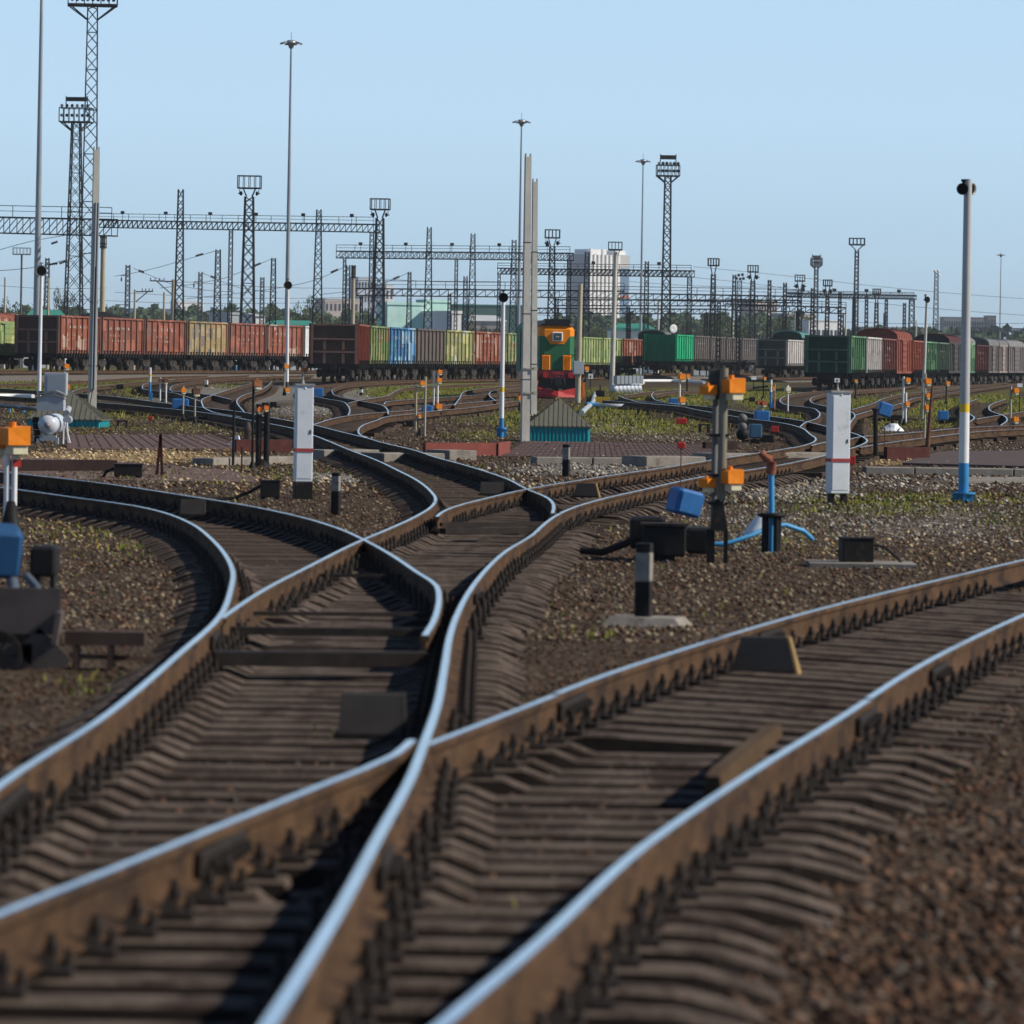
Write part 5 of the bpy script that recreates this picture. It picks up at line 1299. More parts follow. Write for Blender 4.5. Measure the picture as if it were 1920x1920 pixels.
block(1152, 1232, 606, 700, 'low building with a dull green hipped roof above the lime wagons', PALE, roof=ROOFG, depth=10, pitch=14, yaw=.08)
block(45, 125, 580, 560, 'low building with a teal hipped roof above the dark wagon end', PALE, roof=ROOFG, depth=10, pitch=20, yaw=.08)
block(498, 600, 600, 620, 'long low teal roof behind the rust red wagons', PALE, roof=ROOFG, depth=12, pitch=10, yaw=.08)
block(850, 1000, 574, 1300, 'far dark green hall behind the lattice masts', mat('green_hall', (.10, .19, .16), .8, var=.1), 0, 0, ROOFG, depth=30, yaw=.08)
block(1412, 1458, 565, 1800, 'pale flat-roofed apartment block right of the lamp cages', PINK, 9, 4, ROOFL)
block(1475, 1530, 590, 1500, 'brownish low block behind the teal arched roof', PINK, 8, 2, ROOFL)
block(1516, 1580, 603, 1400, 'white low block left of the red boxcar roof', PALE, 8, 1)
block(1620, 1745, 615, 2300, 'low far brick works behind the red boxcar', mat('far_brick', (.30, .19, .16), .9, var=.15, scale=.1), 18, 1, depth=30, yaw=.08)
block(1770, 1866, 596, 2500, 'long grey apartment slab at the right', mat('slab_grey', (.27, .265, .27), .85, var=.1, scale=.1), 22, 3, depth=14, yaw=.08)
block(1852, 1868, 593, 2480, 'dark roof block at the right end of the long grey slab', mat('slab_dark', (.2, .17, .16), .85, var=.1), 3, 3, depth=12, yaw=.08)
p = at(1262, 618, 540); t = thing('satellite_dish', 'white round dish behind the emerald wagon', 'satellite dish', (p.x, 540, G(540)), .5)
b = MB(); b.lathe([(.02, .15), (.25, .1), (.5, -.08), (.48, -.1), (.02, .05)], c=(0, 0, p.z - G(540) + .1), axis='Y', n=18); b.build('bowl', WHP, t); b = MB(); b.tube((0, .1, 0), (0, .1, p.z - G(540)), .06); b.build('post', LAT, t)

# thin morning haze over the whole place
hb = MB(); hb.box((0, 2590, 32), (12000, 5300, 72))
hm = bpy.data.materials.new('haze_air'); hm.use_nodes = True
for n in list(hm.node_tree.nodes):
    if n.type == 'BSDF_PRINCIPLED': hm.node_tree.nodes.remove(n)
pv = hm.node_tree.nodes.new('ShaderNodeVolumePrincipled'); pv.inputs['Density'].default_value = 0.00008; pv.inputs['Color'].default_value = (0.84, 0.92, 1.0, 1)
hm.node_tree.links.new(pv.outputs[0], hm.node_tree.nodes['Material Output'].inputs['Volume'])
kind(hb.build('haze', hm), 'stuff')
# ------------------------------------------------------------------ yard equipment near the tracks
ORH = mat('signal_orange', (0.78, 0.23, 0.015), .55, var=.12, scale=8, col2=(.35, .11, .03), amount=.2)
CRM = mat('cream_lamp_housing', (0.66, 0.60, 0.42), .55, var=.1, scale=5)
BLKB = mat('black_box_paint', (0.013, 0.012, 0.012), .6, var=.4, scale=6, col2=(0.045, 0.036, 0.03), amount=.3)
GRYB = mat('grey_cabinet_paint', (0.34, 0.37, 0.40), .5, var=.08, scale=2, col2=(.26, .27, .28), amount=.12)
WCAB = mat('white_cabinet_paint', (0.66, 0.69, 0.72), .5, var=.07, scale=3, col2=(.48, .47, .45), amount=.3)
BLUB = mat('switch_machine_blue', (0.02, 0.125, 0.34), .45, var=.15, scale=4, col2=(.02, .07, .15), amount=.12)
CYAN = mat('pipe_blue', (0.05, 0.28, 0.55), .5, var=.12, scale=5)
TEALC = mat('teal_corrugated', (0.008, 0.26, 0.30), .5, var=.12, scale=3)
ROOFR = mat('grey_olive_roof', (0.135, 0.13, 0.10), .65, var=.12, scale=3)
DRED = mat('dark_red_paint', (0.075, 0.022, 0.019), .65, var=.3, scale=5)
RUSTP = mat('rusty_pipe', (0.13, 0.065, 0.045), .8, var=.4, scale=8)
SLAB = mat('kerb_concrete', (0.24, 0.215, 0.185), .9, var=.25, scale=3, col2=(.12, .10, .085), amount=.4, bump=.3, bscale=25)
PAVE = mat('red_brown_paving', (0.125, 0.082, 0.075), .9, var=.18, scale=3, bump=.2, bscale=30)
JOINT = mat('paving_joint', (0.05, 0.04, 0.036), .95)
REDB = mat('retaining_red', (0.20, 0.055, 0.042), .7, var=.2, scale=2)
PTAN = mat('beige_post', (0.36, 0.33, 0.25), .7, var=.2, scale=4, stretch=(1, 1, .3))
CABL = mat('black_cable', (0.015, 0.014, 0.014), .6)
REDF = mat('red_marker', (0.45, 0.04, 0.035), .6, var=.15)
CLOTH = mat('white_cloth', (0.72, 0.74, 0.76), .9, var=.08, scale=5)
def scale_at(p): return F / p.y
def base(x, y): p = gp(x, y); return p, F / p.y
# --- white cabinets on stubs
def steles(x0, x1, yt, yb, yfoot, lab, foot, yaw, capped):
    p, s = base((x0 + x1) / 2, yfoot); t = thing('equipment_cabinet', lab, 'cabinet', p, yaw)
    H = (yfoot - yt) / s; z0 = (yfoot - yb) / s; w = (x1 - x0) / s * .86
    b = MB(); b.bevbox((0, 0, (z0 + H) / 2), (w, w * .8, H - z0), .008); b.build('housing', WCAB, t)
    b = MB(); b.box((0, -.004, z0 + (H - z0) * .33), (w + .012, w * .8 + .026, .055)); b.build('red_stripe', mat('faded_red_stripe', (.34, .06, .055), .6, var=.2), t)
    if capped:
        b = MB(); b.box((0, 0, H + .015), (w * 1.14, w * .95, .03)); b.build('cap', mat('cap_grey', (.3, .29, .28), .6), t)
        b = MB(); b.lathe([(.03, 0), (.012, .06), (.004, .12)], c=(-.02, 0, H + .03), n=8); b.build('finial', mat('cap_grey', (.3, .29, .28), .6), t)
        b = MB(); b.lathe([(.01, .0), (.016, -.01), (.003, -.014)], c=(0, -w * .4 - .001, H - .04), axis='Y', n=10); b.build('bolt_head', WHP, t)
    b = MB(); b.box((0, -w * .4 - .003, z0 + (H - z0) * .5), (w * .86, .008, (H - z0) * .93)); d_ = b.build('door', WCAB, t)
    b = MB(); b.box((w * .34, -w * .4 - .012, z0 + (H - z0) * .52), (.018, .012, .06)); b.build('lock', BLKB, d_)
    if foot == 'legs':
        for sx in (-1, 1): b = MB(); b.box((sx * w * .34, 0, z0 / 2), (w * .2, w * .5, z0)); b.build('leg', BLKB, t)
    else:
        b = MB(); b.bevbox((0, 0, z0 / 2), (w * 1.05, w * 1.0, z0), .01); b.build('foot_box', BLKB, t)
steles(548, 586, 723, 903, 936, 'slender white cabinet with red stripe on a black foot box, left half', 'box', .20, True)
steles(1548, 1591, 736, 925, 946, 'slender white cabinet with red stripe on two dark legs, right half', 'legs', -.0 + .30, True)
# --- concrete masts standing in the yard
def square_pole(x, yb, xt, yt, wb, wt, lab, brackets=()):
    p, s = base(x, yb); t = thing('concrete_pole', lab, 'pole', p, .24); H = (yb - yt) / s; q = at(xt, yt, p.y) - p
    b = MB(); b.beam((0, 0, 0), (0, 0, .01), .01)
    b = MB(); b.loft([[Vector((sx * wb / 2 / s, sy * wb / 2 / s, 0)) for sx, sy in ((-1, -1), (1, -1), (1, 1), (-1, 1))], [Vector((sx * wt / 2 / s + q.x, sy * wt / 2 / s, H)) for sx, sy in ((-1, -1), (1, -1), (1, 1), (-1, 1))]]); 
    for sx in (-1, 1): b.box((q.x + sx * wt * .42 / s, 0, H + 3 / s), (wt * .14 / s, wt * .8 / s, 6 / s))
    b.build('shaft', CPOL, t)
    for k in (.22, .45, .7):
        b = MB(); w = wb + (wt - wb) * k; b.box((q.x * k, 0, H * k), ((w + 1) / s, (w + 1) / s, 1.3 / s)); b.build('steel_band', LAT, t)
    for z, l in brackets:
        b = MB(); b.beam((-4 / s, -wb / 2 / s, z / s), (l / s, -wb / 2 / s, z / s), 3 / s); b.box((l * .8 / s, -wb / 2 / s - .02, z / s), (8 / s, .06, 7 / s)); b.build('bracket', PTAN, t)
    return t, p, s, H
t, p, s, H = square_pole(172, 800, 181, 281, 15, 11, 'tall pale concrete pole with conduits, left of the heaped coal wagon')
for dx in (-3, 2):
    b = MB(); b.path([(dx / s, -9 / s, 70 / s), (dx / s + .01, -8.5 / s, 200 / s), (dx / s + .05, -7 / s, 420 / s)], 2.0 / s, n=7); b.build('conduit', GALV, t)
b = MB(); b.path([(-7 / s, -9 / s, 5 / s), (-6 / s, -10 / s, 40 / s), (0, -10 / s, 75 / s), (1 / s, -9 / s, 300 / s)], .8 / s, n=6); b.build('cable', CABL, t)
square_pole(984, 829, 990, 294, 15, 11, 'tallest pale concrete pole, left one of the close pair, beside the teal hut', ((92, 20), (138, 20)))
square_pole(1000, 779, 1003, 341, 11, 9, 'shorter pale concrete pole, right one of the close pair')
p, s = base(1083, 755); t = thing('concrete_pole', 'round concrete pole right of the locomotive, carrying a grey box', 'pole', p, 0)
b = MB(); b.tube((0, 0, 0), (.05, 0, 223 / s), 5.6 / s, 4.2 / s, n=14); b.build('shaft', CPOB, t)
t = thing('electrical_box', 'light grey box strapped to the round pole right of the locomotive', 'electrical box', (p.x, p.y - .22, p.z + 53 / s), .18)
b = MB(); b.bevbox((0, 0, 12.5 / s), (20 / s, 7 / s, 25 / s), .01); b.build('housing', GRYB, t); b = MB(); b.box((0, -3.6 / s, 12.5 / s), (17 / s, .012, 22 / s)); b.build('door', GRYB, t)
p, s = base(1147, 735); t = thing('lamp_pole', 'slim concrete lamp pole with cage on top, before the tower block', 'lamp pole', p, 0); H = 280 / s
b = MB(); b.tube((0, 0, 0), (.12, 0, 262 / s), 5 / s, 3.6 / s, n=12); b.build('shaft', CPOL, t)
b = MB(); lamp_basket(b, H - 13 / s, 25 / s, 14 / s, th=1.5 / s)
for sx in (-1, 1): b.beam((.12, 0, 250 / s), (.12 + sx * 5 / s, 0, H - 13 / s), 1.6 / s)
o = b.build('lamp_cage', LAT, t, fix=False); o.location = (.08, 0, 0)
# --- loudspeaker poles
def speaker_pole(x, yb, xt, yt, wb, wt, lab, bands, horns, main, foot=None):
    p, s = base(x, yb); t = thing('loudspeaker_pole', lab, 'loudspeaker pole', p, 0); q = at(xt, yt, p.y) - p; H = q.z
    def seg(ya, yc, name, m, grow=0.0):
        z0, z1 = (yb - ya) / s, (yb - yc) / s; k0, k1 = z0 / H, z1 / H
        b = MB(); b.tube((q.x * k0, 0, z0), (q.x * k1, 0, z1), (wb + (wt - wb) * k0) / 2 / s + grow, (wb + (wt - wb) * k1) / 2 / s + grow, n=16); b.build(name, m, t)
    prev = yb
    for ya, m in bands: seg(prev, ya, 'painted_band', m); prev = ya
    seg(prev, yt, 'shaft', main)
    for dx, dy, r, ang, m in horns: horn(t, (q.x + dx / s, -wt / 2 / s - .05 + (.2 if ang > .7 else 0), H - dy / s), r / s, ang, m)
    if foot:
        b = MB()
        for a in (0, 1.57, 3.14, 4.71): b.box((math.cos(a) * wb * .75 / s, math.sin(a) * wb * .75 / s, foot * .5 / s), (wb * .5 / s, wb * .25 / s, foot / s), rz=a)
        b.tube((0, 0, foot / s), (0, 0, (foot + 3) / s), wb * 1.15 / s, n=12); b.build('foot', BLP, t)
    return t
speaker_pole(1806, 940, 1815, 337, 20, 15, 'tall grey loudspeaker pole with yellow, white and blue bands, right side', [(868, BLP), (773, WHP), (757, YEP)], [(-11, 18, 11, -.25, LAT), (9, 17, 11, .9, HORN)], mat('pole_light_grey', (.42, .42, .42), .5, var=.12, scale=3, stretch=(1, 1, .3), col2=(.3, .22, .18), amount=.08), 14)
speaker_pole(940, 820, 944, 548, 9, 7, 'white loudspeaker pole with yellow ring and blue foot, left of the concrete pair', [(784, BLP), (735, WHP), (726, YEP)], [(0, 10, 9, 0, LAT)], WHP, 15)
speaker_pole(73, 745, 78, 503, 8, 6, 'thin white loudspeaker pole in front of the dark wagon end at the left', [], [(0, 5, 10, .1, HORN)], WHP)
speaker_pole(538, 738, 540, 535, 6.5, 5, 'thin white loudspeaker pole behind the left white cabinet', [(716, mat('pole_dark', (.08, .07, .07), .6))], [(0, 0, 8, .1, HORN)], WHP)
speaker_pole(1729, 790, 1738, 562, 7, 5, 'thin pale loudspeaker pole in front of the orange red wagon', [(735, PTAN)], [(0, 0, 6, .6, LAT)], mat('pole_pale', (.5, .48, .43), .6, var=.1), None)
# --- low corrugated huts
def hut(x0, x1, yw, yb, xa, ya, depth, yaw, lab):
    p, s = base((x0 + x1) / 2, yb); t = thing('corrugated_hut', lab, 'hut', p, yaw); w = (x1 - x0) / s; h = (yb - yw) / s; ha = (yb - ya) / s; xa = (xa - (x0 + x1) / 2) / s
    b = MB(); n = 40; prof = []
    D = depth
    def side(a, c, out):
        a, c = Vector(a), Vector(c); L_ = (c - a).length; m = max(6, int(L_ / (w / 17))); pts = []
        for i in range(m):
            for f, o in ((.05, 0), (.35, 0), (.5, .035), (.85, .035)): pts.append(a.lerp(c, (i + f) / m) + Vector(out) * o)
        return pts
    pts = side((-w / 2, 0, 0), (w / 2, 0, 0), (0, -1, 0)) + side((w / 2, 0, 0), (w / 2, D, 0), (1, 0, 0)) + side((w / 2, D, 0), (-w / 2, D, 0), (0, 1, 0)) + side((-w / 2, D, 0), (-w / 2, 0, 0), (-1, 0, 0))
    b.loft([[q + Vector((0, 0, 0)) for q in pts], [q + Vector((0, 0, h)) for q in pts]]); b.build('wall', TEALC, t)
    r = MB(); e = .07; A_ = Vector((xa, D / 2, ha)); cs = [Vector((-w / 2 - e, -e, h)), Vector((w / 2 + e, -e, h)), Vector((w / 2 + e, D + e, h)), Vector((-w / 2 - e, D + e, h))]
    r.add([c for c in cs] + [A_] + [c - Vector((0, 0, .03)) for c in cs], [(0, 1, 4), (1, 2, 4), (2, 3, 4), (3, 0, 4), (5, 8, 7, 6), (0, 5, 6, 1), (1, 6, 7, 2), (2, 7, 8, 3), (3, 8, 5, 0)])
    for i in range(4):
        a, c = cs[i], cs[(i + 1) % 4]; m = 14; nrm = (c - a).cross(A_ - a).normalized()
        for k in range(1, m):
            f = k / m; st = a.lerp(c, f); up = 1 - abs(2 * f - 1); mid = (a + c) / 2; top = st + (A_ - mid) * up
            if up > .05: r.beam(st + nrm * .006, top + nrm * .006, .035, .016)
    r.build('roof', ROOFR, t)
hut(990, 1104, 799, 829, 1051, 747, 1.55, .04, 'small teal corrugated hut with pointed grey roof beside the concrete poles')
hut(52, 187, 786, 801, 120, 732, 1.9, -.05, 'teal hut with ribbed grey roof half hidden by the gas cylinder cabinet')
# --- grey cabinets over a round tank, left
p, s = base(95, 832); t = thing('compressor_unit', 'grey cabinet with gabled hood over a round white tank end', 'compressor unit', p, -.02)
b = MB(); b.lathe([(.004, -.36), (12 / s, -.33), (18.5 / s, -.22), (19.5 / s, -.1), (19.5 / s, 1.4), (15 / s, 1.5), (.01, 1.52)], c=(-4 / s, 0, 36 / s), axis='Y', n=28); b.build('tank', mat('tank_white', (.52, .55, .60), .35, var=.06, col2=(.38, .4, .43), amount=.1), t)
b = MB(); b.lathe([(.004, -.39), (6 / s, -.375), (6.5 / s, -.34)], c=(-3 / s, 0, 35 / s), axis='Y', n=16); b.build('manhole_cover', mat('pinkish_grey', (.32, .25, .26), .6, var=.4, scale=18, col2=(.3, .05, .04), amount=.3), t)
b = MB(); b.box((-3 / s, -.18, 11 / s), (31 / s, .2, 10 / s)); b.box((-22 / s, -.18, 5 / s), (5 / s, .2, 10 / s)); b.box((14 / s, -.18, 6 / s), (5 / s, .2, 12 / s)); b.build('cradle', GRYB, t)
b = MB(); w = 50 / s; b.prism([(-w / 2, -.25, 62 / s), (w / 2, -.25, 62 / s), (w / 2, -.25, 84 / s), (8 / s, -.25, 91 / s), (-w / 2, -.25, 85 / s)], (0, .5, 0)); b.build('hood_box', GRYB, t)
b = MB()
for k, z in ((0, 0), (1, 6)): b.prism([(-w / 2 - .02, -.27 + k * .1, (85 + z) / s), (8 / s, -.27 + k * .1, (91 + z) / s), (w / 2 + .02, -.27 + k * .1, (84 + z) / s), (w / 2 + .02, -.27 + k * .1, (87 + z) / s), (8 / s, -.27 + k * .1, (94.5 + z) / s), (-w / 2 - .02, -.27 + k * .1, (88 + z) / s)], (0, .5, 0))
b.build('hood_roof', mat('hood_roof_grey', (.20, .205, .21), .6), t)
b = MB(); b.bevbox((2 / s, .7, 112 / s), (42 / s, .35, 42 / s), .01); b.build('rear_cabinet', GRYB, t)
b = MB(); b.box((4 / s, .515, 112 / s), (34 / s, .02, 34 / s)); b.build('door', GRYB, t)
b = MB(); b.tube((29 / s, .1, 45 / s), (29 / s, .45, 45 / s), 8 / s, n=16); b.tube((28 / s, .1, 58 / s), (29 / s, .4, 66 / s), 6 / s, n=12); b.build('filter_can', GRYB, t)
for x0, x1 in ((25, 25), (27, 38), (31, 34)):
    b = MB(); b.tube((x0 / s, -.1, 40 / s), (x1 / s, -.15, 0), 1.6 / s, n=8); b.build('strut', WHP, t)
b = MB()
for k in range(4): b.box(((-26 - k * 1.5) / s, .2, (8 + k * 12) / s), (10 / s, .3, 11 / s))
b.build('valve_block', BLKB, t)
# --- grey tank batteries behind
def battery(x0, x1, yt, yb, n, lab):
    p, s = base((x0 + x1) / 2, yb); t = thing('tank_battery', lab, 'tank battery', p, -.0); w = (x1 - x0) / s; st = w / n
    for k in range(n):
        x = -w / 2 + st * (k + .5); y = k * 1.6
        b = MB(); b.bevbox((x, y, (yb - yt) / s * .62), (st * .78, .6, (yb - yt) / s * .40), .012, rz=.35); b.build('cabinet', GRYB, t)
        b = MB(); b.lathe([(.004, -.3), (5.5 / s, -.26), (7.5 / s, -.1), (7.5 / s, .5), (.004, .55)], c=(x - st * .5, y, 8 / s), axis='Y', n=18); b.build('cylinder', mat('tank_white', (.5, .5, .5)), t)
        b = MB()
        for dx in (.3, .8, 1.2): b.tube((x - st * .5 + dx * st * .8, y - .1, 0), (x - st * .5 + dx * st * .6, y, 14 / s), 1.0 / s, n=6)
        b.build('pipework', GALV, t)
battery(1152, 1212, 698, 737, 7, 'row of seven grey cabinets over white cylinders, right of the slim lamp pole')
battery(1296, 1338, 691, 714, 3, 'grey cabinets over a white cylinder behind the orange signal heads')
# --- shunting signals with orange hoods
def head(t, x, y, z, w, ang=0.35, m1=None, m2=None):
    """orange hood above a cream lamp housing; w = hood width"""
    h = bpy.data.objects.new('signal_head', None)
    b = MB(); b.prism([(-w * .5, -w * .55, 0), (w * .5, -w * .55, 0), (w * .5, -w * .55, w * .82), (-w * .5, -w * .5, w * .72)], (0, w * 1.1, 0)); b.tube((-.1 * w, 0, w * .75), (-.1 * w, 0, w * .98), w * .16, n=10)
    o = b.build('signal_head', m1 or ORH, t); o.location = (x, y, z); o.rotation_euler = (0, 0, ang)
    b = MB(); b.bevbox((w * .08, -w * .05, -w * .22), (w * .72, w * .8, w * .42), w * .05); b.tube((w * .08, -w * .1, -w * .62), (w * .08, -w * .1, -w * .4), w * .1, n=8); b.build('lamp_housing', m2 or CRM, o)
def signal(x, yb, yt, heads, lab, pole=None, r=2.2, foot=True, grp=None, poles=((0, 0),), rod=None, s_w=None, m1=None):
    p, s = base(x, yb); t = thing('shunting_signal', lab, 'signal', p, 0)
    for dx, dt in poles:
        b = MB(); b.tube((dx / s, 0, 0), (dx / s, 0, (yb - yt - dt) / s), r / s, n=10); b.build('post', pole or PTAN, t)
    if foot:
        b = MB(); b.lathe([(r * 3 / s, 0), (r * 2.6 / s, 3 / s), (r * 1.1 / s, 14 / s if yb - yt > 60 else 6 / s), (.005, 14.5 / s if yb - yt > 60 else 6.4 / s)], c=((poles[0][0] + poles[-1][0]) / 2 / s, 0, 0), n=10); b.build('foot', BLKB, t)
    for hx, hy, w in heads: head(t, (hx - x) / s, -.06, (yb - hy) / s, w / s, m1=m1)
    return t, p, s
# the near one with four heads
p, s = base(1346, 1056); t = thing('shunting_signal', 'twin post signal with four orange lamp heads, nearest on the right', 'signal', p, 0)
b = MB(); b.tube((4 / s, 0, 60 / s), (6 / s, 0, 366 / s), 9 / s, 8 / s, n=14); b.build('post', mat('post_weathered_beige', (.20, .18, .14), .7, var=.25, scale=5, stretch=(1, 1, .3)), t)
b = MB(); b.tube((-9 / s, .12, 60 / s), (-8 / s, .12, 320 / s), 5.5 / s, n=12); b.build('post', mat('post_grey', (.16, .16, .155), .6, var=.15), t)
b = MB(); b.loft([[Vector((sx * 17 / s, sy * 16 / s, 62 / s)) for sx, sy in ((-1, -1), (1, -1), (1, 1), (-1, 1))], [Vector((sx * 8 / s, sy * 8 / s, 120 / s)) for sx, sy in ((-1, -1), (1, -1), (1, 1), (-1, 1))]])
for sx in (-1, 1): b.box((sx * 14 / s, 0, 32 / s), ((15 if sx < 0 else 8) / s, 12 / s, 64 / s))
b.build('foot', BLKB, t)
b = MB(); b.bevbox((-8 / s, .1, 336 / s), (28 / s, .16, 56 / s), .01); b.build('backing_plate', mat('plate_grey', (.06, .062, .06), .7), t)
for hx, hz, w, a in ((22, 320, 34, .5), (-23, 316, 22, .75), (22, 150, 33, .5), (-22, 142, 22, .75)): head(t, hx / s, -.05 if hx > 0 else -.02, hz / s, w / s, a)
for z in (112, 165, 240):
    b = MB(); b.box((-2 / s, .05, z / s), (38 / s, .18, 5 / s)); b.build('clamp', BLKB, t)
# the left edge one
p, s = base(20, 1010); t = thing('shunting_signal', 'twin white post signal with an orange hood at the left edge', 'signal', p, 0)
for dx in (-9, 5):
    b = MB(); b.tube((dx / s, 0, 15 / s), (dx / s, 0, 165 / s), 5.6 / s, n=12); b.build('post', WHP, t)
b = MB(); b.lathe([(24 / s, 0), (22 / s, 6 / s), (9 / s, 70 / s), (.01, 71 / s)], n=12); b.build('foot', BLKB, t)
head(t, 6 / s, -.1, 176 / s, 44 / s, .5); head(t, -26 / s, .1, 170 / s, 34 / s, .4)
b = MB(); b.box((11 / s, -.1, 142 / s), (14 / s, .06, 14 / s), rz=.3); b.build('red_marker', REDF, t)
small = [
 # x, foot, top, heads, label, post material, r, twin posts
 (121, 738, 672, [(124, 690, 9), (125, 729, 10)], 'thin white post with two orange heads right of the grey gabled cabinet', WHP, 1.2, ((0, 0),), None),
 (289, 702, 676, [(289, 680, 5)], 'dark short post with one orange head under the coal wagon', BLKB, 1.4, ((0, 0),), None),
 (416, 704, 678, [(416, 682, 5)], 'dark short post with one orange head under the tan wagon', BLKB, 1.4, ((0, 0),), None),
 (305, 755, 708, [(310, 717, 8), (301, 716, 7)], 'twin white posts with a rusty head and a white lamp, on the pale gravel', WHP, 1.6, ((-5, 0), (6, 4)), RUSTP),
 (343, 790, 724, [(343, 735, 9)], 'beige post with a rusty orange head standing before the left blue machine', PTAN, 1.7, ((0, 0),), None),
 (365, 795, 730, [(367, 738, 13)], 'post with a wide rusty red head right of the left blue machine', PTAN, 1.8, ((0, 0),), RUSTP),
 (473, 878, 714, [(480, 724, 15)], 'tall dark post topped by a rusty orange hood, centre left', BLKB, 2.4, ((0, 0),), mat('hood_rusty_orange', (.30, .12, .05), .7, var=.3)),
 (533, 742, 680, [(536, 690, 8), (538, 734, 8)], 'post with two orange heads right beside the thin white loudspeaker pole', PTAN, 1.3, ((0, 0),), None),
 (567, 722, 684, [(570, 697, 10)], 'short post with one orange and cream head left of the brown wagon end', PTAN, 1.4, ((0, 0),), None),
 (793, 818, 706, [(790, 722, 9), (786, 782, 6)], 'tall beige post with orange head, left one of the group before the olive wagon', PTAN, 2.3, ((3, 0), (-14, 18)), None),
 (815, 780, 697, [(823, 700, 8), (822, 716, 9), (822, 766, 11)], 'two pale posts with three stacked orange heads, before the orange red wagon', WHP, 1.8, ((-2, 0), (5, -2)), None),
 (974, 770, 738, [(975, 750, 9)], 'small orange headed signal half behind the tallest concrete pole', BLKB, 1.6, ((0, 0),), None),
 (1098, 716, 686, [(1099, 694, 8)], 'small orange headed signal just right of the grey box pole', BLKB, 1.4, ((0, 0),), None),
 (1274, 775, 698, [(1277, 711, 12), (1278, 754, 11)], 'white post with two orange heads beside a blue machine, in green grass', WHP, 1.6, ((0, 0),), None),
 (1288, 742, 702, [(1289, 708, 7)], 'dark post with a small orange head behind the white pipe', BLKB, 1.7, ((0, 0),), None),
 (1431, 748, 706, [(1433, 711, 5)], 'dark thin post with a tiny orange cap left of the blue and white marker', BLKB, 1.4, ((0, 0),), None),
 (1426, 800, 752, [(1422, 759, 9), (1431, 759, 9)], 'twin post signal with two rusty heads over a blue bucket machine', PTAN, 1.8, ((-4, 0), (3, 0)), mat('hood_rust', (.30, .085, .04), .7)),
 (1477, 777, 722, [(1476, 733, 9)], 'white post with a single cream head by the bent rails', WHP, 1.4, ((0, 0),), CRM),
 (1452, 772, 720, [(1450, 730, 5)], 'thin red and white post beside the blue and white marker', mat('post_red_white', (.5, .2, .16), .6, var=.5, scale=8), 1.3, ((0, 0),), None),
 (1604, 748, 712, [(1604, 716, 5)], 'dark post with small orange cap under the green open wagon', BLKB, 1.4, ((0, 0),), None),
 (1696, 798, 706, [(1700, 716, 9), (1700, 760, 8)], 'pale post with two orange heads right of the blue hooded machine', WHP, 2.0, ((-3, 0), (2, 30)), None),
 (1733, 842, 700, [(1737, 719, 11), (1738, 745, 9), (1737, 768, 10)], 'post stacked with three orange heads at the thin loudspeaker pole foot', PTAN, 2.0, ((0, 0),), None),
 (1774, 757, 717, [(1776, 721, 7)], 'dark post with a small orange cap in the grass left of the tall pole', BLKB, 1.4, ((0, 0),), None),
 (1894, 815, 724, [(1903, 736, 10), (1903, 790, 10)], 'pale post with two orange heads, near the right edge', PTAN, 2.4, ((0, 0),), None),
 (497, 875, 758, [(485, 772, 10), (497, 768, 9)], 'pair of stout dark posts with orange caps left of the left white cabinet', BLKB, 5.5, ((-13, 0), (2, 0)), mat('cap_orange', (.6, .17, .04), .6)),
]
for x, yb, yt, hd, lab, pm, r, poles, m1 in small:
    signal(x, yb, yt, hd, lab, pm, r, poles=poles, m1=m1)
# --- blue switch machines on dark sleepers
def machine(x, y, w, h, lab, tilt=0.0, dark=True, m=None, d=None):
    p, s = base(x, y); t = thing('switch_machine', lab, 'switch machine', p, 0); W_ = w / s; H = h / s; d = d or W_ * .7
    b = MB(); b.bevbox((0, 0, 0), (W_, d, H), min(W_, H) * .1); o = b.build('blue_cover', m or BLUB, t); o.location = (0, 0, H * .75 + .05); o.rotation_euler = (0, tilt, .25 if tilt else .1)
    if dark:
        b = MB(); b.bevbox((W_ * .9, .05, .14), (W_ * 1.1, d * .6, .2), .02); b.bevbox((0, 0, .06), (W_ * .8, d * .8, .12), .02); b.build('motor_case', BLKB, t)
        b = MB(); b.beam((W_ * 1.4, 0, .1), (W_ * 2.3, .1, .08), .05); b.beam((-W_ * .5, 0, .08), (-W_ * 1.0, .1, .06), .05); b.build('throw_rod', IRON, t)
    return t, s
machine(338, 775, 31, 20, 'bright blue switch machine on the left, below the tan wagon')
machine(597, 752, 18, 18, 'blue switch machine right behind the left white cabinet')
machine(800, 785, 20, 18, 'blue switch machine among the orange headed posts before the olive wagon')
machine(1263, 766, 18, 14, 'blue switch machine in green grass beside the white two headed post')
machine(1428, 800, 28, 22, 'blue bucket shaped machine under the twin rusty heads')
machine(1658, 790, 27, 26, 'tilted blue hooded machine with a dark drum below, right half', .3)
machine(1768, 795, 19, 18, 'rounded blue machine in bright grass left of the tall loudspeaker pole')
machine(1416, 832, 24, 27, 'dull blue square machine lid standing on the dark bed by the left swinging track', 0, True, mat('dull_blue_lid', (.03, .085, .15), .4, var=.15))
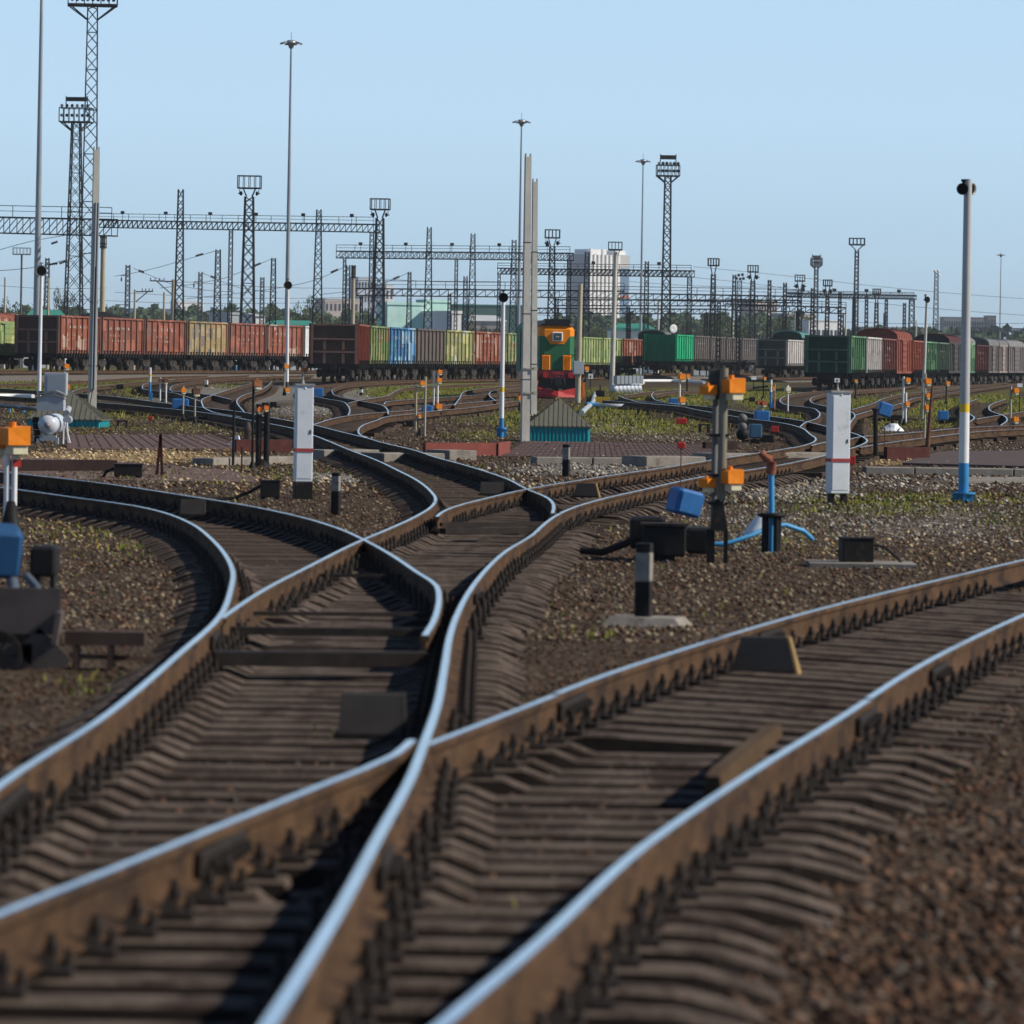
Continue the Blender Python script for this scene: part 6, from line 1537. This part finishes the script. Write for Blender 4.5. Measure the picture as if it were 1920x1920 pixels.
# open lid machine near the four headed signal
p, s = base(1250, 1052); t = thing('switch_machine', 'black switch machine with its bright blue lid tilted open', 'switch machine', p, 0)
b = MB(); b.bevbox((-5 / s, 0, 38 / s), (80 / s, .3, 58 / s), .02); b.box((-5 / s, 0, 5 / s), (40 / s, .2, 12 / s)); b.bevbox((-35 / s, .45, 50 / s), (66 / s, .5, 60 / s), .03); b.build('motor_case', BLKB, t)
b = MB(); b.box((-5 / s, 0, 69 / s), (88 / s, .34, 5 / s)); b.build('case_lid', mat('brown_lid', (.06, .045, .038), .7), t)
b = MB(); b.bevbox((0, 0, 0), (60 / s, .24, 50 / s), .03); o = b.build('blue_cover', BLUB, t); o.location = (36 / s, .5, 108 / s); o.rotation_euler = (.1, .22, .55)
b = MB(); b.box((0, -.125, 0), (46 / s, .012, 36 / s)); b.build('cover_recess', mat('deep_blue', (.02, .12, .32), .5), o)
b = MB(); b.bevbox((70 / s, 1.6, 30 / s), (50 / s, .5, 50 / s), .03); b.tube((40 / s, 1.1, 30 / s), (40 / s, 1.3, 30 / s), 16 / s, n=14); b.build('gear_case', BLKB, t)
b = MB(); b.path([(-60 / s, .3, 40 / s), (-75 / s, .3, 30 / s), (-120 / s, .4, 12 / s), (-160 / s, .5, 14 / s)], 7 / s, n=8); b.build('throw_rod', IRON, t)
# left edge machine: blue lid over an open frame with a wheel
p, s = base(20, 1255); t = thing('switch_machine', 'big switch machine at the left edge, blue lid, open black frame and wheel', 'switch machine', p, 0)
b = MB(); b.bevbox((-8 / s, .7, 0), (80 / s, .4, 92 / s), .03); o = b.build('blue_cover', mat('old_blue', (.015, .07, .17), .5, var=.2), t); o.location = (0, 0, 190 / s); o.rotation_euler = (.12, .06, .2)
b = MB(); b.bevbox((42 / s, .7, 196 / s), (50 / s, .35, 58 / s), .02); b.box((58 / s, .7, 150 / s), (8 / s, .2, 60 / s)); b.box((28 / s, .7, 150 / s), (8 / s, .2, 60 / s)); b.build('junction_case', BLKB, t)
b = MB(); fr = 10 / s
for q in (((-60, 110), (92, 110)), ((92, 110), (84, 50)), ((84, 50), (40, 5)), ((40, 5), (-60, 5))): b.beam((q[0][0] / s, 0, q[0][1] / s), (q[1][0] / s, 0, q[1][1] / s), fr, .3)
b.build('frame', mat('greasy_frame', (.10, .08, .07), .7, var=.3), t)
b = MB(); b.box((0 / s, .3, 58 / s), (120 / s, .05, 70 / s)); b.build('back_plate', BLKB, t)
b = MB(); n = 24
for k in range(n):
    a, c = 2 * math.pi * k / n, 2 * math.pi * (k + 1) / n; b.beam((-20 / s + math.cos(a) * 42 / s, -.2, 30 / s + math.sin(a) * 42 / s), (-20 / s + math.cos(c) * 42 / s, -.2, 30 / s + math.sin(c) * 42 / s), 9 / s)
for k in range(3): a = k * 1.05; b.beam((-20 / s - math.cos(a) * 42 / s, -.2, 30 / s - math.sin(a) * 42 / s), (-20 / s + math.cos(a) * 42 / s, -.2, 30 / s + math.sin(a) * 42 / s), 6 / s)
b.build('wheel', IRON, t)
b = MB(); b.box((175 / s, .1, 60 / s), (150 / s, .2, 26 / s)); b.box((185 / s, .1, 22 / s), (10 / s, .2, 44 / s)); b.box((120 / s, .1, 22 / s), (10 / s, .2, 44 / s)); b.beam((90 / s, 0, 28 / s), (300 / s, .2, 18 / s), .03); b.build('throw_bar', mat('brown_bar', (.075, .05, .04), .8, var=.3), t)
b = MB(); b.path([(15 / s, .4, 170 / s), (38 / s, .3, 150 / s), (50 / s, .2, 118 / s)], 8 / s, n=8); b.path([(-10 / s, .4, 160 / s), (-4 / s, .3, 135 / s), (10 / s, .2, 115 / s)], 12 / s, n=8); b.build('strut', mat('blue_grey_strut', (.09, .11, .14), .6), t)
# --- low black connection boxes with a cable
def conn_box(x, y, w, h, lab, cable=None, slab=False):
    p, s = base(x, y); t = thing('connection_box', lab, 'box', p, .12)
    b = MB(); b.bevbox((0, 0, (h * .58) / s), (w / s, w * .75 / s, h * .84 / s), .012); b.build('case', BLKB, t)
    b = MB(); b.box((0, 0, h * 1.0 / s + .006), (w * 1.06 / s, w * .8 / s, .02)); b.build('lid', BLKB, t)
    for sx in (-1, 1): b = MB(); b.box((sx * w * .36 / s, 0, h * .08 / s), (w * .18 / s, w * .5 / s, h * .18 / s)); b.build('foot', BLKB, t)
    if cable: b = MB(); b.path([(dx / s, -.02, dz / s) for dx, dz in cable], 3.2 / s, n=7); b.build('cable', CABL, t)
    if slab:
        o = tag(MB_slab(x, y + 4, 200, 16, s).build('concrete_slab', SLAB, None, p + Vector((.05, -.05, -.02))), 'thin concrete slab under the black box on the right', 'slab')
def MB_slab(x, y, w, d, s):
    b = MB(); b.box((0, 0, .02), (w / s, .9, .1)); return b
conn_box(1605, 1062, 60, 52, 'black cable box on a slab in the right gravel', [(28, 42), (52, 38), (78, 18), (90, 2), (94, -14)], True)
conn_box(240, 897, 52, 26, 'wide black box by the brown path on the left', [(-26, 18), (-42, 12), (-46, 2), (-60, -2)])
conn_box(506, 938, 36, 36, 'black cube box next to the left white cabinet', [(-16, 28), (-40, 14), (-70, 3), (-100, 0)])
# covers lying between the rails
def cover(x, y, w, h, lab, m, yaw=0.0, wedge=True, end=None):
    p = gp(x, y, -.2); s = F / p.y; t = thing('rail_cover', lab, 'track device', p, yaw); W_, H = w / s, h / s
    b = MB(); d = W_ * .55; k = .16 * W_ if end else .03 * W_
    lo = [Vector(q) for q in ((-W_ / 2, -d / 2, 0), (W_ / 2 + k * .6, -d / 2, 0), (W_ / 2 + k * .6, d / 2, 0), (-W_ / 2, d / 2, 0))]; hi = [Vector(q) for q in ((-W_ / 2 + k, -d * .25, H), (W_ / 2 - k * .5, -d * .25, H), (W_ / 2 - k * .5, d * .3, H), (-W_ / 2 + k, d * .3, H))]
    b.loft([lo, hi]); b.build('cover', m, t)
    b = MB(); b.loft([[lo[1] + Vector((.003, 0, 0)), lo[2] + Vector((.003, 0, 0)), lo[2] + Vector((.02, 0, 0)), lo[1] + Vector((.02, 0, 0))], [hi[1] + Vector((.003, 0, .004)), hi[2] + Vector((.003, 0, .004)), hi[2] + Vector((.02, 0, .004)), hi[1] + Vector((.02, 0, .004))]]); b.build('end_plate', end or m, t)
    b = MB(); b.box((0, 0, .01), (W_ * 1.15, d * 1.2, .03)); b.build('base_plate', IRON, t)
CVD = mat('cover_dark', (.04, .037, .036), .75, var=.25, scale=4); CVG = mat('cover_grey_brown', (.06, .053, .048), .85, var=.2, scale=4)
cover(1428, 1262, 112, 68, 'dark wedge shaped cover with a sunlit ochre end between the right-hand rails', CVD, -.15, end=mat('sunlit_ochre_end', (.30, .20, .09), .8, var=.3))  # sunlight on the right end is painted into the end plate colour
cover(694, 1382, 118, 82, 'big brown grey cover plate beside the nearest crossing nose', CVG)
cover(360, 967, 44, 30, 'small grey cover plate between the rails of the sharp left curve', CVG)
cover(921, 928, 42, 24, 'small dark cover plate behind the third turnout crossing', CVG)
cover(1097, 932, 44, 26, 'dark cover with a sunlit ochre end between the rails right of the crossing', CVD, -.1, end=mat('sunlit_ochre_end', (.3, .2, .1)))  # same painted sunlight on this end plate
# wooden wedge by the right rail
p, q = gp(1336, 1492, -.2), gp(1452, 1392, -.2); u = q - p; L_ = u.length; b = MB()
b.loft([[Vector((sx * .04, y, z)) for sx, z in ((-1, 0), (1, 0), (.8, h), (-.8, h))] for y, h in ((0, .085), (.25, .10), (L_ - .2, .075), (L_, .06))])
tag(b.build('wooden_bar', mat('weathered_wood', (.085, .056, .034), .85, var=.25, scale=5, stretch=(3, .4, 3)), None, p, math.atan2(-u.x, u.y)), 'long weathered wooden bar lying against the right rail', 'wooden bar')
# --- black and white limit posts
def limit_post(x, y, yt, w, lab, parts_, slab=None):
    p, s = base(x, y); t = thing('limit_post', lab, 'limit post', p, -.22)
    for a, c, m, nm in parts_:
        b = MB(); b.bevbox((0, 0, ((y - a) + (y - c)) / 2 / s), (w / s, w / s, (a - c) / s), .006); b.build(nm, m, t)
    if slab:
        b = MB(); b.box((0, 0, .0), (slab / s, slab * .8 / s, .10), top=.75); o = b.build('concrete_base', SLAB, t); o.location = (.03, .0, .02)
W2 = mat('post_dirty_white', (.24, .22, .195), .8, col2=(.10, .085, .07), amount=.5, var=.35, scale=6)
limit_post(629, 966, 887, 15, 'black and white limit post right of the left white cabinet', [(966, 921, BLKB, 'black_foot'), (921, 893, W2, 'white_band'), (893, 886, BLKB, 'black_cap')])
limit_post(1061, 894, 833, 12.5, 'black and white limit post on the pale stones, in front of the teal hut', [(894, 862, BLKB, 'black_foot'), (862, 839, W2, 'white_band'), (839, 833, BLKB, 'black_cap')])
limit_post(1206, 1172, 1018, 29, 'thick black and white limit post on a concrete base, nearest of them', [(1172, 1090, BLKB, 'black_foot'), (1090, 1036, W2, 'white_band'), (1036, 1018, BLKB, 'black_cap')], 165)
limit_post(387, 728, 713, 5, 'small black and white limit post on pale gravel below the tan wagon', [(728, 721, BLKB, 'black_foot'), (721, 713, WHP, 'white_cap')], 26)
limit_post(677, 744, 726, 5, 'small black and white limit post on pale gravel below the blue wagon', [(744, 736, BLKB, 'black_foot'), (736, 730, WHP, 'white_band'), (730, 726, BLKB, 'black_cap')], 26)
# --- blue and white marker posts
def marker(x, y, yt, w, lab, frac=.55):
    p, s = base(x, y); t = thing('marker_post', lab, 'marker post', p, 0, 'blue and white marker posts'); H = (y - yt) / s
    b = MB(); b.tube((0, 0, 0), (0, 0, H * frac), w / 2 / s, n=10); b.box((w * .5 / s, 0, H * .12), (w * 1.2 / s, w / s, H * .22)); b.build('blue_foot', BLP, t)
    b = MB(); b.tube((0, 0, H * frac), (0, 0, H), w / 2 / s, n=10); b.build('white_top', WHP, t)
    b = MB(); b.tube((0, 0, H * (frac + .18)), (0, 0, H * (frac + .24)), w * .53 / s, n=10); b.build('yellow_ring', YEP, t)
marker(281, 750, 689, 4.2, 'blue and white marker post on the pale gravel under the coal wagon')
marker(442, 704, 668, 4, 'blue and white marker post close to the wheels of the tan wagon', .5)
marker(1445, 769, 712, 4.5, 'blue and white marker post left of the dark green wagon end', .6)
marker(967, 716, 682, 3.5, 'blue and white marker post just left of the concrete pair', .5)
# --- little white signs
def sign(x, y, yt, w, h, lab, mark=False):
    p, s = base(x, y); t = thing('track_sign', lab, 'sign', p, .15); H = (y - yt) / s
    b = MB(); b.tube((0, 0, 0), (0, 0, H - h * .5 / s), .9 / s, n=6); b.build('post', BLKB, t)
    b = MB(); b.box((0, -.03, H - h * .5 / s), (w / s, .02, h / s)); b.build('plate', WHP, t)
    if mark: b = MB(); b.box((0, -.045, H - h * .55 / s), (w * .22 / s, .01, h * .5 / s)); b.box((-w * .1 / s, -.045, H - h * .6 / s), (w * .2 / s, .01, h * .14 / s)); b.build('numeral', BLKB, t)
sign(1107, 728, 701, 9, 9, 'small white square sign with a dark figure, right of the grey box pole', True)
sign(1413, 734, 706, 10, 6, 'small white sign in grass below the dark wagon')
sign(1569, 745, 709, 10, 8, 'small white sign with a dark figure under the dark green wagon end', True)
sign(1911, 785, 719, 10, 7, 'small white sign on a thin rod at the right edge')
sign(325, 745, 733, 5, 9, 'tiny white tablet by the left blue machine')
# --- red markers on thin rods
def flag(x, y, yt, w, h, lab):
    p, s = base(x, y); t = thing('red_marker', lab, 'marker', p, 0); H = (y - yt) / s
    b = MB(); b.tube((0, 0, 0), (0, 0, H), .9 / s, n=6); b.build('rod', RUSTP, t); b = MB(); b.bevbox((0, -.02, H - h / 2 / s), (w / s, .04, h / s), .008); b.build('plate', REDF, t)
flag(1275, 960, 784, 20, 11, 'dark red plate on a thin rod before the green grass')
flag(1275, 990, 829, 15, 12, 'round red marker on a thin rod above the brown paving')
flag(1452, 860, 799, 14, 11, 'red marker on a rod right of the dull blue lid')
flag(1597, 905, 855, 12, 16, 'dark red marker at the back of the right white cabinet')
flag(282, 800, 780, 8, 7, 'small red marker lying near the stone heap on the left')
flag(1658, 855, 803, 3, 3, 'thin dark red stake right of the right white cabinet')
# --- dark posts, stakes
def stake(x, y, xt, yt, r, lab, m, r2=None, cap=None):
    p, s = base(x, y); b = MB(); b.tube((0, 0, 0), ((xt - x) / s, 0, (y - yt) / s), r / s, (r2 or r) / s, n=10)
    if cap: b.tube(((xt - x) / s, 0, (y - yt) / s), ((xt - x) / s, 0, (y - yt) / s + 4 / s), cap / s, n=10)
    return tag(b.build('post', m, None, p), lab, 'post')
stake(1642, 862, 1640, 770, 4.5, 'thick black pipe post with a flared top right of the right white cabinet', BLKB, cap=6.5)
stake(1738, 850, 1746, 726, 5, 'rusty tapering post leaning beside the stacked orange heads', RUSTP, 2)
p, s = base(300, 892); t = thing('stake', 'dark red A-shaped double stake on the brown path', 'stake', p, 0)
for dx in (-6, 4): b = MB(); b.beam((dx / s, 0, 0), (0, 0, 78 / s), 5 / s); b.build('leg', DRED, t)
stake(437, 872, 437, 770, 2.5, 'thin dark stake at the end of the paved path', BLKB)
stake(453, 885, 453, 838, 1.5, 'thin black prop under the path edge', BLKB)
p, s = base(445, 838); t = thing('cable_coil', 'white rag and cable bundle against the dark stake', 'bundle', p, 0)
b = MB(); b.loft([[Vector((x / s, y, z / s)) for x, y, z in ((-16, 0, 0), (6, -.2, 0), (8, .2, 0), (-10, .3, 0))], [Vector((x / s, y, z / s)) for x, y, z in ((-6, 0, 20), (2, -.1, 22), (4, .1, 20), (-3, .15, 18))]]); b.build('rag', CLOTH, t)
b = MB(); b.lathe([(8 / s, 0), (10 / s, 10 / s), (6 / s, 24 / s), (9 / s, 30 / s), (5 / s, 46 / s), (.01, 48 / s)], c=(18 / s, .1, 0), n=10); b.build('coupling', mat('greasy_brown', (.055, .04, .032), .6, var=.4, scale=6), t)
# --- stools: small four-legged iron stands
def stool(x, y, w, h, lab):
    p, s = base(x, y); t = thing('iron_stand', lab, 'stand', p, .2)
    b = MB(); b.box((0, 0, h / s - .02), (w / s, w * .7 / s, .04)); b.build('top', BLKB, t)
    for sx in (-1, 1):
        for sy in (-1, 1): b = MB(); b.box((sx * w * .4 / s, sy * w * .28 / s, (h / s - .04) / 2), (2.2 / s, 2.2 / s, h / s - .04)); b.build('leg', BLKB, t)
stool(1206, 779, 22, 14, 'small black iron stand in the grass, below the tank battery')
stool(1320, 813, 20, 18, 'small black iron stand left of the four head signal posts')
stool(229, 801, 20, 13, 'small black iron stand right of the conduit clad concrete pole')
stool(1680, 797, 18, 14, 'small black iron stand right of the tilted blue hooded machine')
# --- blue riser pipe with rusty wrapping, black stool around it, hose and cloth
p, s = base(1446, 1036); t = thing('pipe_riser', 'blue pipe standing on a black round stand, its top wrapped in rusty cloth', 'pipe', p, 0)
b = MB(); b.path([(0, 0, 0), (0, 0, 60 / s), (-3 / s, 0, 170 / s)], 5.5 / s, n=10); b.build('pipe', CYAN, t)
b = MB(); b.path([(-3 / s, 0, 148 / s), (-2 / s, -.02, 168 / s), (-6 / s, 0, 178 / s)], 9.5 / s, n=9); b.path([(-4 / s, 0, 172 / s), (-14 / s, 0, 178 / s), (-22 / s, 0, 188 / s)], 7 / s, n=8); b.build('rusty_wrap', mat('rusty_cloth', (.30, .11, .07), .9, var=.4, scale=20, bump=.5), t)
b = MB(); b.lathe([(.01, 70 / s), (22 / s, 66 / s), (27 / s, 68 / s), (27 / s, 73 / s), (.01, 75 / s)], n=18); b.build('stand_top', BLKB, t)
for k in range(4):
    a = k * 1.57 + .5; b = MB(); b.tube((math.cos(a) * 16 / s, math.sin(a) * 16 / s, 0), (math.cos(a) * 16 / s, math.sin(a) * 16 / s, 68 / s), 5 / s, n=8); b.build('leg', BLKB, t)
p, s = base(1432, 1034); b = MB(); b.path([(-150 / s, .1, 12 / s), (-70 / s, .1, 12 / s), (-20 / s, .15, 30 / s), (14 / s, .4, 44 / s), (44 / s, .5, 48 / s), (80 / s, .6, 36 / s), (98 / s, .7, 20 / s)], 4.5 / s, n=9)
tag(b.build('hose', CYAN, None, p), 'blue hose lying on the sleepers beside the black stand', 'hose')
p, s = base(1432, 1005); b = MB(); r_ = random.Random(4); b.loft([[Vector(((math.cos(a) * (42 - k * 10) + r_.uniform(-3, 3)) / s, math.sin(a) * .22 * (1 - k * .2), k * 12 / s)) for a in [i * .524 for i in range(12)]] for k in range(4)], smooth=True)
tag(b.build('rag', CLOTH, None, p + Vector((0, .35, 0))), 'crumpled white cloth behind the black stand', 'cloth')
p, s = base(1675, 808); b = MB(); b.loft([[Vector(((math.cos(a) * (24 - k * 9) + r_.uniform(-4, 4)) / s, math.sin(a) * .5 * (1 - k * .3), k * 7 / s)) for a in [i * .524 for i in range(12)]] for k in range(3)])
tag(b.build('rag', CLOTH, None, p), 'white cloth under the tilted blue hooded machine', 'cloth')
# --- pipes on the ground
def pipe(pts, r, lab, m, joints=(), legs=()):
    P = [gp(x, y) for x, y in pts]; o0 = P[len(P) // 2]; s = F / o0.y; t = thing('ground_pipe', lab, 'pipe', o0, 0)
    b = MB(); b.path([q - o0 + Vector((0, 0, (r + 2) / s)) for q in catmull(P, lambda q: 1.0)], r / s, n=10); b.build('tube', m, t)
    for x, y in joints: q = gp(x, y) - o0; b = MB(); b.tube(q + Vector((-5 / s, 0, (r + 2) / s)), q + Vector((5 / s, 0, (r + 2) / s)), (r + 2) / s, n=10); b.build('joint', CYAN, t)
    for x, y in legs: q = gp(x, y) - o0; b = MB(); b.box(q + Vector((0, 0, 3 / s)), (3 / s, .2, 9 / s)); b.build('support', CYAN, t)
pipe([(1182, 731), (1205, 724), (1228, 719), (1250, 719), (1320, 722)], 3, 'white pipe bending through the grass from the tank battery', WHP)
pipe([(1190, 767), (1150, 767), (1118, 766), (1106, 765)], 4, 'short grey pipe with blue joint lying in the grass', GRYB, [(1118, 766)], [(1127, 772)])
pipe([(1090, 782), (1100, 772), (1110, 763), (1113, 752), (1117, 742)], 4.5, 'grey pipe bent up from the hut towards a black valve', GRYB, [(1106, 767)])
pipe([(-10, 748), (30, 748), (62, 749)], 4, 'thick white pipe at the left edge', WHP)
pipe([(-10, 766), (30, 768), (70, 772), (100, 772)], 4, 'grey blue pipe on blue supports at the left edge', mat('grey_blue_pipe', (.10, .115, .14), .5), (), [(18, 774), (45, 777)])
p, s = base(1127, 756); tt = thing('valve_box', 'yellow low crate with upright ribs in the grass, right of the grey box pole', 'crate', p, .05)
b = MB(); b.box((0, 0, 6 / s), (32 / s, 8 / s, 9 / s)); b.build('body', YEP, tt); b = MB()
for k in range(7): b.box(((-15 + k * 5) / s, -4.5 / s, 6.5 / s), (1.6 / s, .04, 12 / s))
b.build('rib', YEP, tt)
p, s = base(1125, 748); t = thing('valve', 'black valve block above the yellow crate', 'valve', p, 0)
b = MB(); b.bevbox((0, 0, 10 / s), (17 / s, .3, 12 / s), .02); b.tube((0, 0, 14 / s), (0, 0, 26 / s), 1.2 / s, n=6)
for k in range(4): b.box(((-6 + k * 4) / s, 0, 2 / s), (1.5 / s, .1, 5 / s))
b.build('body', BLKB, t)
# --- paths, kerbs, crossing
def sheet(pts, h, name, m, lab=None, cat=None, joints=None, up=0.0):
    P = [gp(x, y) for x, y in pts]
    b = MB(); o = P[0].copy(); b.prism([q - o + Vector((0, 0, -.12)) for q in P], (0, 0, .12 + h))
    ob = b.build(name, m, None, o)
    if lab: tag(ob, lab, cat)
    else: kind(ob, 'structure')
    return ob, o
sheet([(125, 842), (460, 842), (395, 817), (128, 817)], .03, 'path', PAVE)
b = MB(); o = gp(130, 842)
for k in range(17):
    a, c = gp(150 + k * 20, 841), gp(143 + k * 16.5, 818); b.beam(a - o + Vector((0, 0, .034)), c - o + Vector((0, 0, .034)), .03, .006)
b.build('path_joints', JOINT, None, o)['kind'] = 'structure'
sheet([(940, 857), (1390, 862), (1330, 835), (985, 829)], .03, 'path', PAVE)
b = MB(); o = gp(960, 850)
for k in range(9):
    y = 833 + k * 3; b.beam(gp(958 + k * -2, y + .3) - o + Vector((0, 0, .034)), gp(1335 + k * 6, y + 3) - o + Vector((0, 0, .034)), .02, .006)
for k in range(40):
    a, c = gp(950 + k * 11, 857 + k * .12), gp(985 + k * 8.7, 830 + k * .14); b.beam(a - o + Vector((0, 0, .034)), c - o + Vector((0, 0, .034)), .012, .006)
b.build('path_joints', JOINT, None, o)['kind'] = 'structure'
sheet([(-60, 897), (530, 906), (430, 883), (240, 868), (60, 857), (-60, 853)], .015, 'path', mat('brown_trodden_path', (.13, .09, .078), .95, var=.2, scale=3))
sheet([(1690, 872), (1990, 880), (1990, 848), (1760, 850)], .05, 'path', mat('dark_slab_path', (.10, .075, .07), .9, var=.15, scale=2))
sheet([(1800, 905), (1990, 905), (1990, 897), (1805, 897)], .03, 'path', SLAB)
# rows of long concrete kerb stones, one by one
def kerb_row(x0, y0, x1, y1, n, lab, grp, h=.14, d=.5):
    for k in range(n):
        a, c = gp(x0 + (x1 - x0) * k / n, y0 + (y1 - y0) * k / n), gp(x0 + (x1 - x0) * (k + .97) / n, y0 + (y1 - y0) * (k + .97) / n); u = c - a; u.z = 0
        b = MB(); L_ = u.length; b.bevbox((L_ / 2, 0, h / 2 - .06), (L_, d, h + .12), .012)
        o = b.build('kerb_stone', SLAB, None, a, math.atan2(u.y, u.x)); tag(o, lab, 'kerb stone', grp)
kerb_row(1000, 869, 1320, 872, 3, 'pale long kerb stone bordering the stones behind the limit post', 'kerb stones behind the limit post')
kerb_row(1620, 888, 1990, 893, 4, 'pale long kerb stone between the loudspeaker pole and the dark slab path', 'kerb stones at the right')
kerb_row(380, 872, 545, 868, 2, 'grey kerb stone in the dry gravel left of the white cabinet', 'kerb stones at the left')
for x0, x1, y, w, lab in ((585, 640, 862, .5, 'dark crossing beam left of the far rails'), (640, 690, 861, .5, 'concrete crossing beam before the left far rail'), (697, 812, 868, .5, 'wide concrete crossing beam between the two far rails'), (820, 872, 862, .5, 'dark crossing beam right of the far rails'), (1188, 1300, 874, .5, 'dark crossing beam left of the right crossing'), (1320, 1425, 868, .5, 'concrete crossing beam between the rails by the four head signal'), (1445, 1545, 866, .5, 'concrete crossing beam behind the blue riser pipe')):
    a, c = gp(x0, y), gp(x1, y); b = MB(); L_ = (c - a).length; b.bevbox((L_ / 2, 0, .08), (L_, .9, .26), .015); tag(b.build('crossing_beam', SLAB, None, a, math.atan2(c.y - a.y, c.x - a.x)), lab, 'crossing beam')
# red edged pit walls beside the tracks
def wallbar(x0, x1, y, h, lab, m, d=.12, cat='edging'):
    a, c = gp(x0, y), gp(x1, y); s = F / a.y; b = MB(); L_ = (c - a).length; b.box((L_ / 2, 0, h / 2 / s), (L_, d, h / s)); return tag(b.build('edging_board', m, None, a, math.atan2(c.y - a.y, c.x - a.x)), lab, cat)
wallbar(795, 932, 855, 25, 'red painted retaining board right of the far turnout', REDB)
b = MB(); a = gp(932, 855); s = F / a.y; b.prism([(0, 0, 0), (22 / s, 2.5, 0), (22 / s, 2.5, 25 / s), (0, 0, 25 / s)], (.03, -.1, 0)); tag(b.build('edging_board', REDB, None, a), 'short slanting red board joining the brick path', 'edging')
wallbar(440, 545, 848, 24, 'dark red board edging behind the paired stout posts', DRED)
wallbar(20, 210, 884, 22, 'long dark board edging on the far left of the sharp curve', mat('board_dark', (.035, .022, .02), .8, var=.3), .4)
wallbar(1660, 1740, 862, 24, 'dark red pit edging right of the black pipe post', DRED)
wallbar(1320, 1380, 843, 14, 'dark low board left of the right crossing', mat('board_dark', (.03, .02, .02)))
# dark junction gear right
def gear(x, y, w, h, lab, n=3):
    p, s = base(x, y); t = thing('point_gear', lab, 'point gear', p, 0)
    for k in range(n):
        b = MB(); b.bevbox(((-w / 2 + w * (k + .5) / n) / s, k * .12, h * .5 / s), (w / n * .85 / s, .4, h * (.9 if k % 2 else .7) / s), .02); b.build('case', BLKB, t)
    b = MB(); b.beam((-w * .8 / s, 0, h * .2 / s), (w * .7 / s, 0, h * .2 / s), 3 / s); b.build('rod', IRON, t)
gear(1862, 815, 84, 16, 'row of black point gear cases left of the rightmost orange headed post', 4)
gear(1325, 772, 34, 12, 'black point gear in grass behind the four head signal', 2)
gear(505, 765, 30, 12, 'black point gear left of the left white cabinet', 2)
gear(760, 800, 34, 12, 'black point gear by the posts before the olive wagon', 2)
gear(1790, 790, 40, 10, 'black point gear beside the rounded blue machine', 2)
gear(372, 792, 44, 12, 'black point gear below the left blue machine', 2)
p, s = base(1392, 828); t = thing('lamp_signal', 'dark stacked lamp cans behind the four head signal', 'signal', p, 0)
for z, r in ((8, 11), (22, 8), (38, 8)):
    b = MB(); b.lathe([(.01, -.2), (r / s, -.18), (r * 1.05 / s, .2), (.01, .25)], c=(0, 0, (z + 6) / s), axis='Y', n=14); b.build('lamp_can', BLKB if z < 20 else mat('can_grey', (.16, .15, .14), .6), t)
p, s = base(205, 732); t = thing('cable_terminal', 'little black terminal with a bent rod on the left grass', 'terminal', p, 0)
b = MB(); b.bevbox((20 / s, 0, 7 / s), (14 / s, .3, 9 / s), .02); b.beam((12 / s, 0, 7 / s), (2 / s, 0, 6 / s), 1.5 / s); b.build('case', BLKB, t)
p, s = base(1410, 755); t = thing('cable_terminal', 'black terminal with a curved pipe in the grass left of the blue bucket machine', 'terminal', p, 0)
b = MB(); b.bevbox((0, 0, 6 / s), (11 / s, .3, 9 / s), .02); b.path([(-5 / s, 0, 7 / s), (-14 / s, 0, 6 / s), (-18 / s, 0, 0)], 1.2 / s, n=6); b.build('case', BLKB, t)
